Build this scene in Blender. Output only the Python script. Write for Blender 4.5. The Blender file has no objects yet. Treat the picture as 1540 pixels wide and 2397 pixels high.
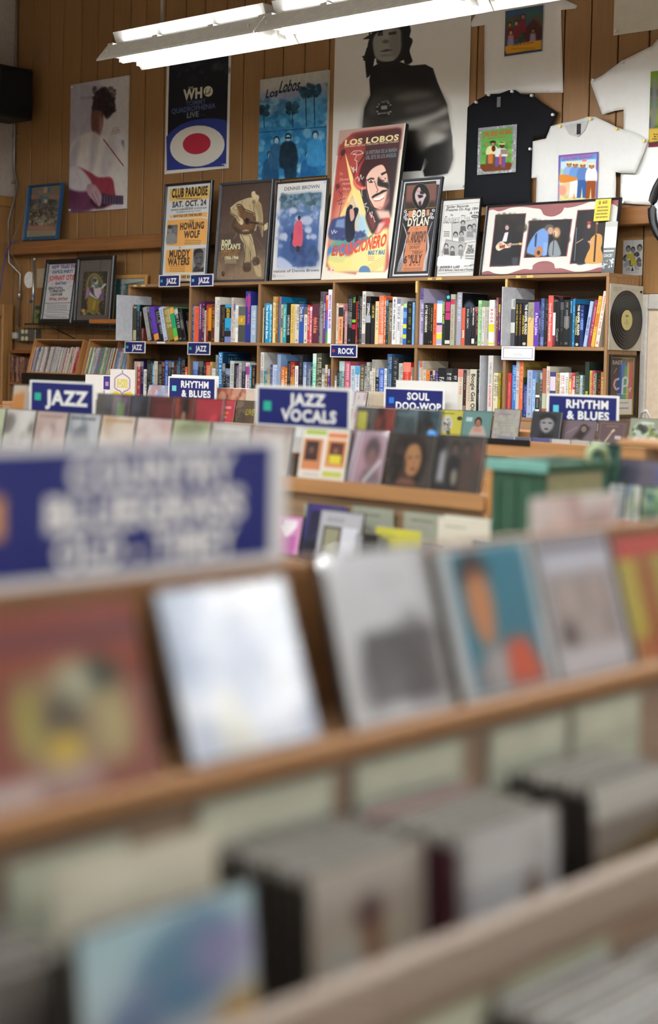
import bpy, bmesh, math, random
import numpy as np
from mathutils import Vector, Matrix, geometry
S = bpy.context.scene
COL = S.collection
# ------------------------------------------------------------------ camera
# a normal lens on a lightly cropped frame, eye at 1.45 m, turned 43 degrees to the back wall
TH, PT, RL, FP, CY0, ZC = .7467, .0341, -.0243, 3639., 971., 1.45
FWD = np.array([-math.sin(TH)*math.cos(PT), math.cos(TH)*math.cos(PT), -math.sin(PT)])
_r = np.array([math.cos(TH), math.sin(TH), 0.]); _d = np.cross(FWD, _r)
R2 = math.cos(RL)*_r + math.sin(RL)*_d
D2 = -math.sin(RL)*_r + math.cos(RL)*_d
C0 = np.array([0., 0., ZC])
def ray(x, y): return FWD + R2*((x-770.)/FP) + D2*((y-CY0)/FP)
def onX(x, y, X): d = ray(x, y); return C0 + d*(X/d[0])          # the point of a plane X, Y or Z = const seen at a pixel of the photograph
def onY(x, y, Y): d = ray(x, y); return C0 + d*(Y/d[1])
def onZ(x, y, Z): d = ray(x, y); return C0 + d*((Z-ZC)/d[2])
cam = bpy.data.cameras.new('camera'); co = bpy.data.objects.new('camera', cam); COL.objects.link(co)
m = Matrix(((R2[0], -D2[0], -FWD[0]), (R2[1], -D2[1], -FWD[1]), (R2[2], -D2[2], -FWD[2])))
co.matrix_world = Matrix.Translation((0, 0, ZC)) @ m.to_4x4()
cam.sensor_fit = 'VERTICAL'; cam.sensor_height = 36; cam.sensor_width = 24
cam.lens = FP/2397*36; cam.shift_y = -(1198.5-CY0)/2397
cam.clip_start = .05
cam.dof.use_dof = True; cam.dof.focus_distance = 8.2; cam.dof.aperture_fstop = 2.6; cam.dof.aperture_blades = 0
S.camera = co
# ------------------------------------------------------------------ world, exposure
w = bpy.data.worlds.new('world'); S.world = w; w.use_nodes = True
w.node_tree.nodes['Background'].inputs[0].default_value = (.9, .95, 1, 1)
w.node_tree.nodes['Background'].inputs[1].default_value = .02
S.view_settings.view_transform = 'Standard'; S.view_settings.look = 'None'
S.view_settings.gamma = 1; S.view_settings.use_curve_mapping = False
S.view_settings.exposure = 0.0
S.cycles.use_denoising = True
S.cycles.max_bounces = 6; S.cycles.transparent_max_bounces = 12
S.cycles.sample_clamp_indirect = 6
TUBE = 52.0          # radiance of the fluorescent tubes
TUBE_COL = (.95, .985, 1)

# ------------------------------------------------------------------ helpers
def lin(c): return tuple(((v/12.92) if v <= .04045 else ((v+.055)/1.055)**2.4) for v in c)
def hx(s):
    if isinstance(s, (tuple, list)): return tuple(s)
    if len(s) == 3: s = ''.join(k*2 for k in s)
    return tuple(int(s[i:i+2], 16)/255 for i in (0, 2, 4))
MC = {}
def mat(name, c=None, rough=.5, spec=.4, metal=0, emit=0, img=None, vary=0, coat=0):
    key = (name, str(c), rough, img.name if img else '', vary)
    if key in MC: return MC[key]
    m = bpy.data.materials.new(name); m.use_nodes = True; nt = m.node_tree; b = nt.nodes['Principled BSDF']
    b.inputs['Roughness'].default_value = rough; b.inputs['Specular IOR Level'].default_value = spec
    b.inputs['Metallic'].default_value = metal; b.inputs['Coat Weight'].default_value = coat
    if img:
        t = nt.nodes.new('ShaderNodeTexImage'); t.image = img; t.extension = 'EXTEND'
        nt.links.new(t.outputs['Color'], b.inputs['Base Color'])
    else:
        lc = (*lin(hx(c)), 1)
        n = nt.nodes.new('ShaderNodeTexNoise'); n.inputs['Scale'].default_value = 35; n.inputs['Detail'].default_value = 3
        tc = nt.nodes.new('ShaderNodeTexCoord'); nt.links.new(tc.outputs['Object'], n.inputs['Vector'])
        r = nt.nodes.new('ShaderNodeValToRGB')
        k = max(.015, .1+vary)
        r.color_ramp.elements[0].position = .3; r.color_ramp.elements[1].position = .7
        r.color_ramp.elements[0].color = tuple(v*(1-k) for v in lc[:3]) + (1,)
        r.color_ramp.elements[1].color = tuple(min(1, v*(1+k*.6)) for v in lc[:3]) + (1,)
        nt.links.new(n.outputs['Fac'], r.inputs['Fac']); nt.links.new(r.outputs['Color'], b.inputs['Base Color'])
        if emit:
            b.inputs['Emission Color'].default_value = (*lin(hx(c)), 1); b.inputs['Emission Strength'].default_value = emit
    MC[key] = m; return m
def wood(name, c, axis=2, vary=.25, rough=.45, grain=1.0, rnd=.3):
    if name in MC: return MC[name]
    m = bpy.data.materials.new(name); m.use_nodes = True; nt = m.node_tree; b = nt.nodes['Principled BSDF']; L = nt.links
    tc = nt.nodes.new('ShaderNodeTexCoord'); mp = nt.nodes.new('ShaderNodeMapping')
    sc = [22*grain]*3; sc[axis] = 1.1*grain; mp.inputs['Scale'].default_value = sc
    oi = nt.nodes.new('ShaderNodeObjectInfo'); vm = nt.nodes.new('ShaderNodeVectorMath'); vm.operation = 'ADD'
    L.new(tc.outputs['Object'], vm.inputs[0]); L.new(oi.outputs['Random'], vm.inputs[1]); L.new(vm.outputs[0], mp.inputs['Vector'])
    n = nt.nodes.new('ShaderNodeTexNoise'); n.inputs['Scale'].default_value = 2.2; n.inputs['Detail'].default_value = 6; n.inputs['Distortion'].default_value = .6
    L.new(mp.outputs[0], n.inputs['Vector'])
    r = nt.nodes.new('ShaderNodeValToRGB'); lc = lin(hx(c))
    r.color_ramp.elements[0].position = .28; r.color_ramp.elements[1].position = .72
    r.color_ramp.elements[0].color = tuple(v*(1-vary) for v in lc) + (1,)
    r.color_ramp.elements[1].color = tuple(min(1, v*(1+vary)) for v in lc) + (1,)
    L.new(n.outputs['Fac'], r.inputs['Fac'])
    hs = nt.nodes.new('ShaderNodeHueSaturation'); mr = nt.nodes.new('ShaderNodeMapRange')
    mr.inputs['To Min'].default_value = 1-rnd/2; mr.inputs['To Max'].default_value = 1+rnd/2
    L.new(oi.outputs['Random'], mr.inputs['Value']); L.new(mr.outputs[0], hs.inputs['Value'])
    L.new(r.outputs['Color'], hs.inputs['Color']); L.new(hs.outputs['Color'], b.inputs['Base Color'])
    b.inputs['Roughness'].default_value = rough; b.inputs['Specular IOR Level'].default_value = .35
    bp = nt.nodes.new('ShaderNodeBump'); bp.inputs['Strength'].default_value = .08; bp.inputs['Distance'].default_value = .01
    L.new(n.outputs['Fac'], bp.inputs['Height']); L.new(bp.outputs[0], b.inputs['Normal'])
    MC[name] = m; return m
def glass_mat(name='clear_pane', tint=(1, 1, 1), rough=.02, f0=.045, haze=0):
    if name in MC: return MC[name]
    m = bpy.data.materials.new(name); m.use_nodes = True; nt = m.node_tree; nt.nodes.clear(); L = nt.links
    o = nt.nodes.new('ShaderNodeOutputMaterial'); mx = nt.nodes.new('ShaderNodeMixShader')
    t = nt.nodes.new('ShaderNodeBsdfTransparent'); t.inputs[0].default_value = (*tint, 1)
    g = nt.nodes.new('ShaderNodeBsdfGlossy'); g.inputs['Roughness'].default_value = rough
    lw = nt.nodes.new('ShaderNodeLayerWeight'); lw.inputs[0].default_value = .5      # Schlick reflectance, the same from both sides of the pane
    pw = nt.nodes.new('ShaderNodeMath'); pw.operation = 'POWER'; pw.inputs[1].default_value = 5; L.new(lw.outputs['Facing'], pw.inputs[0])
    f = nt.nodes.new('ShaderNodeMath'); f.operation = 'MULTIPLY_ADD'; f.inputs[1].default_value = 1-f0; f.inputs[2].default_value = f0; L.new(pw.outputs[0], f.inputs[0])
    tc = nt.nodes.new('ShaderNodeTexCoord'); n = nt.nodes.new('ShaderNodeTexNoise'); n.inputs['Scale'].default_value = 9
    L.new(tc.outputs['Object'], n.inputs['Vector'])
    ma = nt.nodes.new('ShaderNodeMath'); ma.operation = 'MULTIPLY_ADD'; ma.inputs[1].default_value = haze; L.new(n.outputs['Fac'], ma.inputs[0]); L.new(f.outputs[0], ma.inputs[2])
    L.new(ma.outputs[0], mx.inputs[0]); L.new(t.outputs[0], mx.inputs[1]); L.new(g.outputs[0], mx.inputs[2]); L.new(mx.outputs[0], o.inputs[0])
    MC[name] = m; return m

def link(name, me, parent=None, loc=None):
    o = bpy.data.objects.new(name, me); COL.objects.link(o)
    if parent: o.parent = parent
    if loc is not None: o.location = Vector(loc)
    return o
def tag(o, label, cat, group=None):
    o['label'] = label; o['category'] = cat
    if group: o['group'] = group
    return o
def thing(name, label, cat, loc=(0, 0, 0), rot=(0, 0, 0), group=None):
    o = link(name, None, None, loc); o.rotation_euler = rot; return tag(o, label, cat, group)
def struct(o): o['kind'] = 'structure'; return o
def b_box(bm, x0, x1, y0, y1, z0, z1, mi=0):
    v = [bm.verts.new(p) for p in ((x0, y0, z0), (x1, y0, z0), (x1, y1, z0), (x0, y1, z0), (x0, y0, z1), (x1, y0, z1), (x1, y1, z1), (x0, y1, z1))]
    fs = [bm.faces.new([v[i] for i in q]) for q in ((0, 1, 5, 4), (1, 2, 6, 5), (2, 3, 7, 6), (3, 0, 4, 7), (4, 5, 6, 7), (3, 2, 1, 0))]
    for f in fs: f.material_index = mi
    return fs                                                   # front(-y), right, back, left, top, bottom
def done(bm, name, mats, parent=None, loc=None, smooth=False, bev=0):
    if bev:
        bmesh.ops.bevel(bm, geom=list(bm.edges), offset=bev, segments=1, affect='EDGES', clamp_overlap=True)
    bm.normal_update()
    me = bpy.data.meshes.new(name); bm.to_mesh(me); bm.free()
    for k in (mats if isinstance(mats, (list, tuple)) else [mats]): me.materials.append(k)
    if smooth:
        for p in me.polygons: p.use_smooth = True
    return link(name, me, parent, loc)
def box(name, x0, x1, y0, y1, z0, z1, m, parent=None, bev=0, loc=None):
    bm = bmesh.new(); b_box(bm, x0, x1, y0, y1, z0, z1); return done(bm, name, m, parent, loc, bev=bev)
def panel(name, w, h, d, mats, parent=None, loc=None, uvr=(0, 0, 1, 1)):
    """a printed sheet: x -w/2..w/2, z 0..h, front at y=-d; the print faces -y"""
    bm = bmesh.new(); uv = bm.loops.layers.uv.new('UVMap')
    f = b_box(bm, -w/2, w/2, -d, 0, 0, h)[0]; f.material_index = 1
    for l, (a, b) in zip(f.loops, ((uvr[0], uvr[1]), (uvr[2], uvr[1]), (uvr[2], uvr[3]), (uvr[0], uvr[3]))): l[uv].uv = (a, b)
    return done(bm, name, mats, parent, loc)
def tube(name, pts, r, m, parent=None, n=8, closed=False):
    bm = bmesh.new(); pts = [Vector(p) for p in pts]; rings = []
    for i, p in enumerate(pts):
        a = pts[i-1] if (i or closed) else p; b = pts[(i+1) % len(pts)] if (i < len(pts)-1 or closed) else p
        t = (b-a).normalized(); u = t.orthogonal().normalized() if abs(t.z) > .99 else t.cross(Vector((0, 0, 1))).normalized(); v = t.cross(u)
        rings.append([bm.verts.new(p+(u*math.cos(k*2*math.pi/n)+v*math.sin(k*2*math.pi/n))*r) for k in range(n)])
    for i in range(len(rings)-(0 if closed else 1)):
        A, B = rings[i], rings[(i+1) % len(rings)]
        for k in range(n): bm.faces.new((A[k], A[(k+1) % n], B[(k+1) % n], B[k]))
    if not closed: bm.faces.new(rings[0][::-1]); bm.faces.new(rings[-1])
    bmesh.ops.recalc_face_normals(bm, faces=bm.faces)
    return done(bm, name, m, parent, smooth=True)
def disc(name, r, d, m, parent=None, loc=None, n=24, rx=None):
    bm = bmesh.new(); rx = rx or r
    A = [bm.verts.new((rx*math.cos(k*2*math.pi/n), -d, r*math.sin(k*2*math.pi/n))) for k in range(n)]
    B = [bm.verts.new((v.co.x, 0, v.co.z)) for v in A]
    bm.faces.new(A); bm.faces.new(B[::-1])
    for k in range(n): bm.faces.new((A[k], B[k], B[(k+1) % n], A[(k+1) % n]))
    bmesh.ops.recalc_face_normals(bm, faces=bm.faces)
    return done(bm, name, m, parent, loc)
def frame_ring(name, w, h, bw, d, m, parent, loc=None):
    """a picture frame moulding with mitred corners, front at y=-d"""
    bm = bmesh.new()
    prof = ((0, 0), (0, -d*.75), (bw*.25, -d), (bw*.8, -d*.9), (bw, -d*.6), (bw, 0))
    cs = ((-w/2, 0, 1, 1), (w/2, 0, -1, 1), (w/2, h, -1, -1), (-w/2, h, 1, -1))
    R = [[bm.verts.new((x+sx*i, y, z+sz*i)) for (i, y) in prof] for (x, z, sx, sz) in cs]
    for a in range(4):
        A, B = R[a], R[(a+1) % 4]
        for k in range(len(prof)): bm.faces.new((A[k], B[k], B[(k+1) % len(prof)], A[(k+1) % len(prof)]))
    bmesh.ops.recalc_face_normals(bm, faces=bm.faces)
    return done(bm, name, m, parent, loc)
_u = 'first second third fourth fifth sixth seventh eighth ninth'.split()
ORD = _u+'tenth eleventh twelfth thirteenth fourteenth fifteenth sixteenth seventeenth eighteenth nineteenth'.split()
for _a, _b in (('twentieth', 'twenty'), ('thirtieth', 'thirty'), ('fortieth', 'forty'), ('fiftieth', 'fifty')): ORD += [_a]+[_b+'-'+q for q in _u]
def colour(c):
    r, g, b = hx(c); mx, mn = max(r, g, b), min(r, g, b); s = (mx-mn)/(mx+1e-6); v = mx
    if v < .17: return 'black'
    if s < .16: return 'white' if v > .8 else 'pale grey' if v > .62 else 'grey' if v > .36 else 'charcoal'
    import colorsys
    h = colorsys.rgb_to_hsv(r, g, b)[0]*360
    if s < .34 and v > .66: return 'cream' if 20 < h < 80 else 'pale blue' if 170 < h < 260 else 'pale green' if 80 <= h <= 170 else 'pale pink'
    n = ('red' if h < 14 or h > 345 else 'orange' if h < 36 else 'yellow' if h < 64 else 'green' if h < 165 else 'teal' if h < 192 else 'blue' if h < 245 else 'purple' if h < 300 else 'pink')
    if n in ('orange', 'yellow') and v < .72: n = 'brown' if n == 'orange' else 'olive'
    if n == 'red' and v < .45: n = 'maroon'
    if n == 'blue' and v < .42: n = 'navy'
    if v < .3: n = 'dark '+n
    return n
# ------------------------------------------------------------------ flat print: a small painter that draws posters, covers and spines
GL = {}
def _mesh_of(s, bold):
    c = bpy.data.curves.new('glyph', 'FONT'); c.body = s; c.resolution_u = 3; c.offset = (0, .022, .045)[bold]
    o = bpy.data.objects.new('glyph', c); me = bpy.data.meshes.new_from_object(o)
    v = np.array([q.co[:2] for q in me.vertices]) if len(me.vertices) else np.zeros((0, 2))
    t = [tuple(p.vertices) for p in me.polygons]
    bpy.data.objects.remove(o); bpy.data.curves.remove(c); bpy.data.meshes.remove(me)
    return v, t
GS = 40
def glyph(ch, bold):
    k = (ch, bold)
    if k in GL: return GL[k]
    H = _mesh_of('HH', bold)[0]; hw = np.ptp(H[:, 0])
    A = _mesh_of('H'+ch+'H', bold)[0]; adv = np.ptp(A[:, 0])-hw
    v, t = _mesh_of(ch, bold)
    W, Hh = int(1.6*GS), int(1.35*GS); msk = np.zeros((Hh, W))
    px = v.copy()
    if len(v): px[:, 0] = (v[:, 0]+.15)*GS; px[:, 1] = (1.0-v[:, 1])*GS
    for tri in t:
        for q in range(1, len(tri)-1):
            a, b, c = px[tri[0]], px[tri[q]], px[tri[q+1]]
            x0, x1 = int(max(0, min(a[0], b[0], c[0])-1)), int(min(W, max(a[0], b[0], c[0])+2))
            y0, y1 = int(max(0, min(a[1], b[1], c[1])-1)), int(min(Hh, max(a[1], b[1], c[1])+2))
            if x1 <= x0 or y1 <= y0: continue
            X, Y = np.meshgrid(np.arange(x0, x1)+.5, np.arange(y0, y1)+.5)
            e = lambda p, r: (r[0]-p[0])*(Y-p[1])-(r[1]-p[1])*(X-p[0])
            s1, s2, s3 = e(a, b), e(b, c), e(c, a)
            ins = ((s1 >= 0) & (s2 >= 0) & (s3 >= 0)) | ((s1 <= 0) & (s2 <= 0) & (s3 <= 0))
            msk[y0:y1, x0:x1] = np.maximum(msk[y0:y1, x0:x1], ins)
    GL[k] = (msk, max(adv, .2)+(0, .015, .05)[bold]); return GL[k]
def _blur(m, r):
    r = int(r)
    if r < 1: return m
    for ax in (0, 1):
        for _ in range(2):
            p = np.pad(m, [(r+1, r) if a == ax else (0, 0) for a in (0, 1)], mode='edge'); c = np.cumsum(p, axis=ax)
            n = m.shape[ax]
            m = (np.take(c, range(2*r+1, 2*r+1+n), axis=ax)-np.take(c, range(0, n), axis=ax))/(2*r+1)
    return m
def vnoise(h, w, s, seed):
    rg = np.random.RandomState(seed); out = np.zeros((h, w)); amp = 1
    for o in range(4):
        n = max(2, int(s*2**o)); g = rg.rand(n+2, n+2)
        y = np.linspace(0, n, h, endpoint=False); x = np.linspace(0, n, w, endpoint=False)
        yi, xi = y.astype(int), x.astype(int); fy, fx = (y-yi)[:, None], (x-xi)[None]
        fy = fy*fy*(3-2*fy); fx = fx*fx*(3-2*fx)
        v = g[yi][:, xi]*(1-fy)*(1-fx)+g[yi+1][:, xi]*fy*(1-fx)+g[yi][:, xi+1]*(1-fy)*fx+g[yi+1][:, xi+1]*fy*fx
        out += amp*v; amp *= .5
    return out/1.875
def smooth_pts(p, n=6):
    p = np.array(p, float); N = len(p); o = []
    for i in range(N):
        a, b, c, d = p[i-1], p[i], p[(i+1) % N], p[(i+2) % N]
        for t in np.linspace(0, 1, n, endpoint=False):
            o.append(.5*((2*b)+(c-a)*t+(2*a-5*b+4*c-d)*t*t+(3*b-a-3*c+d)*t**3))
    return np.array(o)
class Cv:
    def __init__(s, w, h, bg='fff', quad=None):
        s.w, s.h = int(w), int(h); s.a = np.empty((s.h, s.w, 3)); s.a[:] = hx(bg)
        q = quad or ((0, 0), (w, 0), (w, h), (0, h)); A = []; B = []
        for (x, y), (u, v) in zip(q, ((0, 0), (w, 0), (w, h), (0, h))):
            A += [[x, y, 1, 0, 0, 0, -u*x, -u*y], [0, 0, 0, x, y, 1, -v*x, -v*y]]; B += [u, v]
        s.H = np.append(np.linalg.solve(np.array(A, float), np.array(B, float)), 1).reshape(3, 3)
    def m(s, p):
        p = np.atleast_2d(np.array(p, float)); r = np.c_[p, np.ones(len(p))] @ s.H.T; return r[:, :2]/r[:, 2:]
    def _put(s, msk, x0, y0, col, al):
        h, w = msk.shape; X0, Y0, X1, Y1 = max(0, x0), max(0, y0), min(s.w, x0+w), min(s.h, y0+h)
        if X1 <= X0 or Y1 <= Y0: return
        k = msk[Y0-y0:Y1-y0, X0-x0:X1-x0, None]*al
        s.a[Y0:Y1, X0:X1] = s.a[Y0:Y1, X0:X1]*(1-k)+np.array(hx(col))*k
    def poly_c(s, p, col, al=1, soft=0):
        pad = int(soft*2+2); x0, y0 = np.floor(p.min(0)).astype(int)-pad; x1, y1 = np.ceil(p.max(0)).astype(int)+pad
        x0, y0, x1, y1 = max(x0, -40), max(y0, -40), min(x1, s.w+40), min(y1, s.h+40)
        if x1 <= x0 or y1 <= y0: return
        ss = 2; X = (np.arange((x1-x0)*ss)+.5)/ss+x0; Y = (np.arange((y1-y0)*ss)+.5)/ss+y0
        ins = np.zeros((len(Y), len(X)), bool); n = len(p)
        for i in range(n):
            (xa, ya), (xb, yb) = p[i], p[(i+1) % n]
            if ya == yb: continue
            rows = np.nonzero((Y >= min(ya, yb)) & (Y < max(ya, yb)))[0]
            if len(rows): ins[rows] ^= X[None] < (xa+(Y[rows]-ya)/(yb-ya)*(xb-xa))[:, None]
        msk = ins.reshape(y1-y0, ss, x1-x0, ss).mean((1, 3)); s._put(_blur(msk, soft), x0, y0, col, al)
    def P(s, pts, col, al=1, soft=0, sm=0): p = s.m(pts); s.poly_c(smooth_pts(p) if sm else p, col, al, soft); return s
    def R(s, x0, y0, x1, y1, col, al=1, soft=0): return s.P(((x0, y0), (x1, y0), (x1, y1), (x0, y1)), col, al, soft)
    def E(s, x, y, rx, ry, col, al=1, soft=0, rot=0):
        t = np.linspace(0, 2*math.pi, 28, endpoint=False); c, q = math.cos(rot), math.sin(rot)
        return s.P(np.c_[x+rx*np.cos(t)*c-ry*np.sin(t)*q, y+rx*np.cos(t)*q+ry*np.sin(t)*c], col, al, soft)
    def L(s, pts, w, col, al=1):
        p = s.m(pts)
        for a, b in zip(p[:-1], p[1:]):
            d = b-a; n = np.array([-d[1], d[0]])/(np.hypot(*d)+1e-9)*w/2; s.poly_c(np.array([a+n, b+n, b-n, a-n]), col, al)
        return s
    def T(s, txt, xl, yl, xr, h, col, bold=1, al=1, sh=0, wob=0):
        """a line of lettering between two points: yl is the height of the middle of the capitals at xl"""
        a = s.m([(xl, yl)])[0]; b = s.m([(xr, yl)])[0]; k = s.m([(xl, yl-h/2), (xl, yl+h/2)]); ch = abs(k[1, 1]-k[0, 1])
        s.text_c(txt, a[0], a[1], b[0]-a[0], ch, col, bold, al, sh, wob); return s
    def text_c(s, txt, x0, yc, W, ch, col, bold=1, al=1, sh=0, wob=0, rise=0):
        gs = [glyph(c, bold) for c in txt]; tot = sum(g[1] for g in gs); sx = W/tot; sy = ch/.7; u = 0; ss = 3
        for i, (g, adv) in enumerate(gs):
            oy = wob*ch*math.sin(i*2.3)+rise*(u/tot)
            X0, X1 = int(math.floor(x0+(u-.15)*sx-abs(sh)*ch))-1, int(math.ceil(x0+(u+adv+.15)*sx+abs(sh)*ch))+1
            Y0, Y1 = int(math.floor(yc-ch*.9+oy))-1, int(math.ceil(yc+ch*.95+oy))+1
            if X1-X0 < 1 or X1 < 0 or X0 > s.w: u += adv; continue
            xs = (np.arange((X1-X0)*ss)+.5)/ss+X0; ys = (np.arange((Y1-Y0)*ss)+.5)/ss+Y0
            vy = (yc+oy-ys)/sy+.35
            gx = ((xs[None]+sh*(ys[:, None]-yc-oy)-x0)/sx-u+.15)*GS; gy = np.broadcast_to(((1.0-vy)*GS)[:, None], gx.shape)
            ok = (gx >= 0) & (gx < g.shape[1]-1) & (gy >= 0) & (gy < g.shape[0]-1)
            v = np.where(ok, g[np.clip(gy, 0, g.shape[0]-1).astype(int), np.clip(gx, 0, g.shape[1]-1).astype(int)], 0)
            s._put(v.reshape(Y1-Y0, ss, X1-X0, ss).mean((1, 3)), X0, Y0, col, al); u += adv
    def lines(s, x0, y0, x1, y1, n, col, al=.7, seed=0):
        """rows of print too small to read"""
        rg = random.Random(seed)
        for i in range(n):
            y = y0+(y1-y0)*(i+.5)/n; hh = (y1-y0)/n*.27; x = x0+rg.random()*(x1-x0)*.08; e = x1-rg.random()*(x1-x0)*.12
            while x < e:
                wd = (x1-x0)*(.02+.05*rg.random()); s.R(x, y-hh, min(e, x+wd), y+hh, col, al); x += wd*1.35
        return s
    def N(s, amp, sc, seed, rect=None):
        n = (vnoise(s.h, s.w, sc, seed)-.5)*2*amp
        if rect is not None:
            p = s.m([(rect[0], rect[1]), (rect[2], rect[3])]).astype(int); k = np.zeros_like(n)
            k[max(0, p[0, 1]):max(0, p[1, 1]), max(0, p[0, 0]):max(0, p[1, 0])] = 1; n = n*k
        s.a = np.clip(s.a+n[..., None], 0, 1); return s
    def G(s, x0, y0, x1, y1, c0, c1, ax=1, al=1):
        p = s.m([(x0, y0), (x1, y1)]); (a, b), (c, d) = np.clip(p, 0, (s.w, s.h)).astype(int)
        if c <= a or d <= b: return s
        t = np.linspace(0, 1, (d-b) if ax else (c-a)); t = t[:, None, None] if ax else t[None, :, None]
        g = np.array(hx(c0))*(1-t)+np.array(hx(c1))*t; s.a[b:d, a:c] = s.a[b:d, a:c]*(1-al)+g*al; return s
    def blobs(s, x0, y0, x1, y1, cols, n, r, seed, al=.6, soft=1):
        rg = random.Random(seed)
        for i in range(n):
            k = r*(.4+rg.random()); s.E(x0+(x1-x0)*rg.random(), y0+(y1-y0)*rg.random(), k, k*(.5+rg.random()), rg.choice(cols), al, soft, rg.random()*3)
        return s
    def face(s, x, y, r, skin, hair, al=1, soft=1, turn=0):
        s.E(x, y-r*.25, r*.95, r*1.15, hair, al, soft); s.E(x+turn*r*.15, y+r*.1, r*.7, r*.95, skin, al, soft)
        s.E(x+turn*r*.3-r*.28, y-r*.05, r*.13, r*.07, hair, .7, 0); s.E(x+turn*r*.3+r*.28, y-r*.05, r*.13, r*.07, hair, .7, 0)
        s.E(x+turn*r*.3, y+r*.28, r*.09, r*.2, hair, .25, 1); s.E(x+turn*r*.3, y+r*.58, r*.24, r*.07, hair, .6, 0); return s
    def img(s, name):
        im = bpy.data.images.new(name, s.w, s.h); o = np.ones((s.h, s.w, 4), np.float32); o[..., :3] = np.clip(s.a, 0, 1)[::-1]
        im.pixels.foreach_set(o.ravel()); im.update(); im.pack(); return im
def pm(cv, name, rough=.45, spec=.3, coat=0): return mat(name, None, rough, spec, img=cv.img(name), coat=coat)
# ------------------------------------------------------------------ room shell
WY, WX, CZ, FY, RX = 7.06, -9.85, 4.3, -4.0, 4.2
M_plank = wood('plank_wood', '8d6840', 2, .09, .42, 1.6, .16)
M_beam = wood('beam_wood', '80552f', 0, .22, .5, 1.0, .1)
M_shelf = wood('shelf_wood', '8a6846', 0, .22, .5, 1.0, .12)
M_shelfv = wood('shelf_wood_upright', '8a6846', 2, .22, .5, 1.0, .12)
M_rack = wood('rack_wood', 'a67a50', 0, .14, .45, .8, .1)
M_rackd = wood('rack_board_wood', '8f7358', 0, .18, .55, .8, .1)
M_casing = wood('casing_wood', '9a7040', 2, .2, .45, 1.0, .1)
M_white = mat('white_card', 'e9e8e4', .55)
M_black = mat('black_paint', '141416', .35)
M_dark = mat('dark_gap', '1a120b', .8)
M_metal = mat('galvanised_steel', 'a9aaa6', .35, .5, .85)
floor = struct(box('floor', WX, RX, FY, WY, -.05, 0, mat('floor_vinyl', 'a8a094', .5)))
ceil_ = struct(box('ceiling', WX, RX, FY, WY+.1, CZ, CZ+.06, mat('ceiling_paint', 'b4ada4', .8)))
wr = struct(box('wall_right', RX, RX+.1, FY, WY+.1, 0, CZ, mat('wall_paint', 'b5aa98', .7)))
wf = struct(box('wall_front', WX, RX, FY-.1, FY, 0, CZ, mat('wall_paint', 'b5aa98', .7)))
wl = struct(box('wall_left', WX-.1, WX, FY, WY+.1, 0, CZ, mat('wall_paint_pale', 'b3aaa2', .7)))
wb = struct(box('wall_back', WX, RX, WY+.018, WY+.1, 0, CZ, M_dark))
rg = random.Random(5)
x = WX+.004; me_pl = {}
DX0, DZ1 = -4.24, 1.83            # the white door opening in the back wall, beyond the end of the bookcase
while x < RX-.02:
    pw = min(rg.choice((.17, .19, .2, .21)), RX-x-.004)
    z0 = 0 if x+pw < DX0 or x > DX0+1.0 else DZ1+.012
    key = (round(pw, 4), z0)
    if key not in me_pl:
        o = box('plank', -pw/2+.0045, pw/2-.0045, 0, .018, z0, CZ-.004, M_plank, wb, bev=.003); me_pl[key] = o.data
    else: o = link('plank', me_pl[key], wb)
    o.location = (x+pw/2, WY, 0); x += pw
bz0, bz1 = 2.195, 2.288
beam = box('trim_1', WX+.05, RX, WY-.112, WY-.004, bz0, bz1, M_beam, bev=.005); struct(beam)
# left wall: panelling below a moulded rail, a wooden door casing
pr_ = struct(box('trim_2', WX, WX+.028, FY+.02, WY-.001, 2.56, 2.64, M_casing, bev=.008))
for i in range(14):
    y0 = WY-.003-.22*(i+1)
    if y0 < FY: break
    o = box('panel_board', WX, WX+.014, y0+.003, y0+.217, .02, 2.56, M_plank, wl, bev=.003)
    if y0 < 6.9 and y0 > 5.9: o.data = o.data.copy()
dr = box('door_1', WX+.004, WX+.02, 6.0, 6.93, 0, 1.74, wood('door_wood', '8b6337', 2, .2, .5)); struct(dr); dr.location = (.012, 0, 0)
box('casing', WX+.014, WX+.05, 6.93, 7.03, 0, 1.83, M_casing, dr, bev=.008); box('casing', WX+.014, WX+.05, 5.9, 6.0, 0, 1.83, M_casing, dr, bev=.008)
box('casing', WX+.014, WX+.05, 6.0, 6.93, 1.73, 1.83, M_casing, dr, bev=.008)
disc('door_knob', .03, .05, M_metal, dr, (WX+.05, 6.07, 1.0)).rotation_euler = (0, 0, math.pi/2)
# white door beyond the bookcase
dw = box('door_2', DX0+.05, DX0+.95, WY+.02, WY+.05, 0, DZ1-.03, mat('door_cream', 'd8c4ac', .5)); struct(dw)
M_trimw = mat('casing_grey_white', 'b9b4ad', .5)
box('casing', DX0-.08, DX0-.04, WY-.03, WY+.018, 0, DZ1+.01, M_trimw, dw, bev=.006); box('jamb', DX0-.0398, DX0+.05, WY-.012, WY+.018, 0, DZ1-.0702, mat('door_cream', 'd8c4ac', .5), dw)
box('casing', DX0-.0398, DX0+.95, WY-.03, WY+.018, DZ1-.07, DZ1+.01, M_trimw, dw, bev=.006)
box('casing', DX0+.95, DX0+1.07, WY-.03, WY+.03, 0, DZ1+.01, M_trimw, dw, bev=.006)
for q in (0, 1): box('door_stop', DX0+.05+.88*q, DX0+.07+.88*q, WY, WY+.02, 0, DZ1-.07, mat('door_cream', 'd8c4ac', .5), dw)
disc('door_knob', .03, .06, M_metal, dw, (DX0+.86, WY+.02, 1.0))

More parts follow.
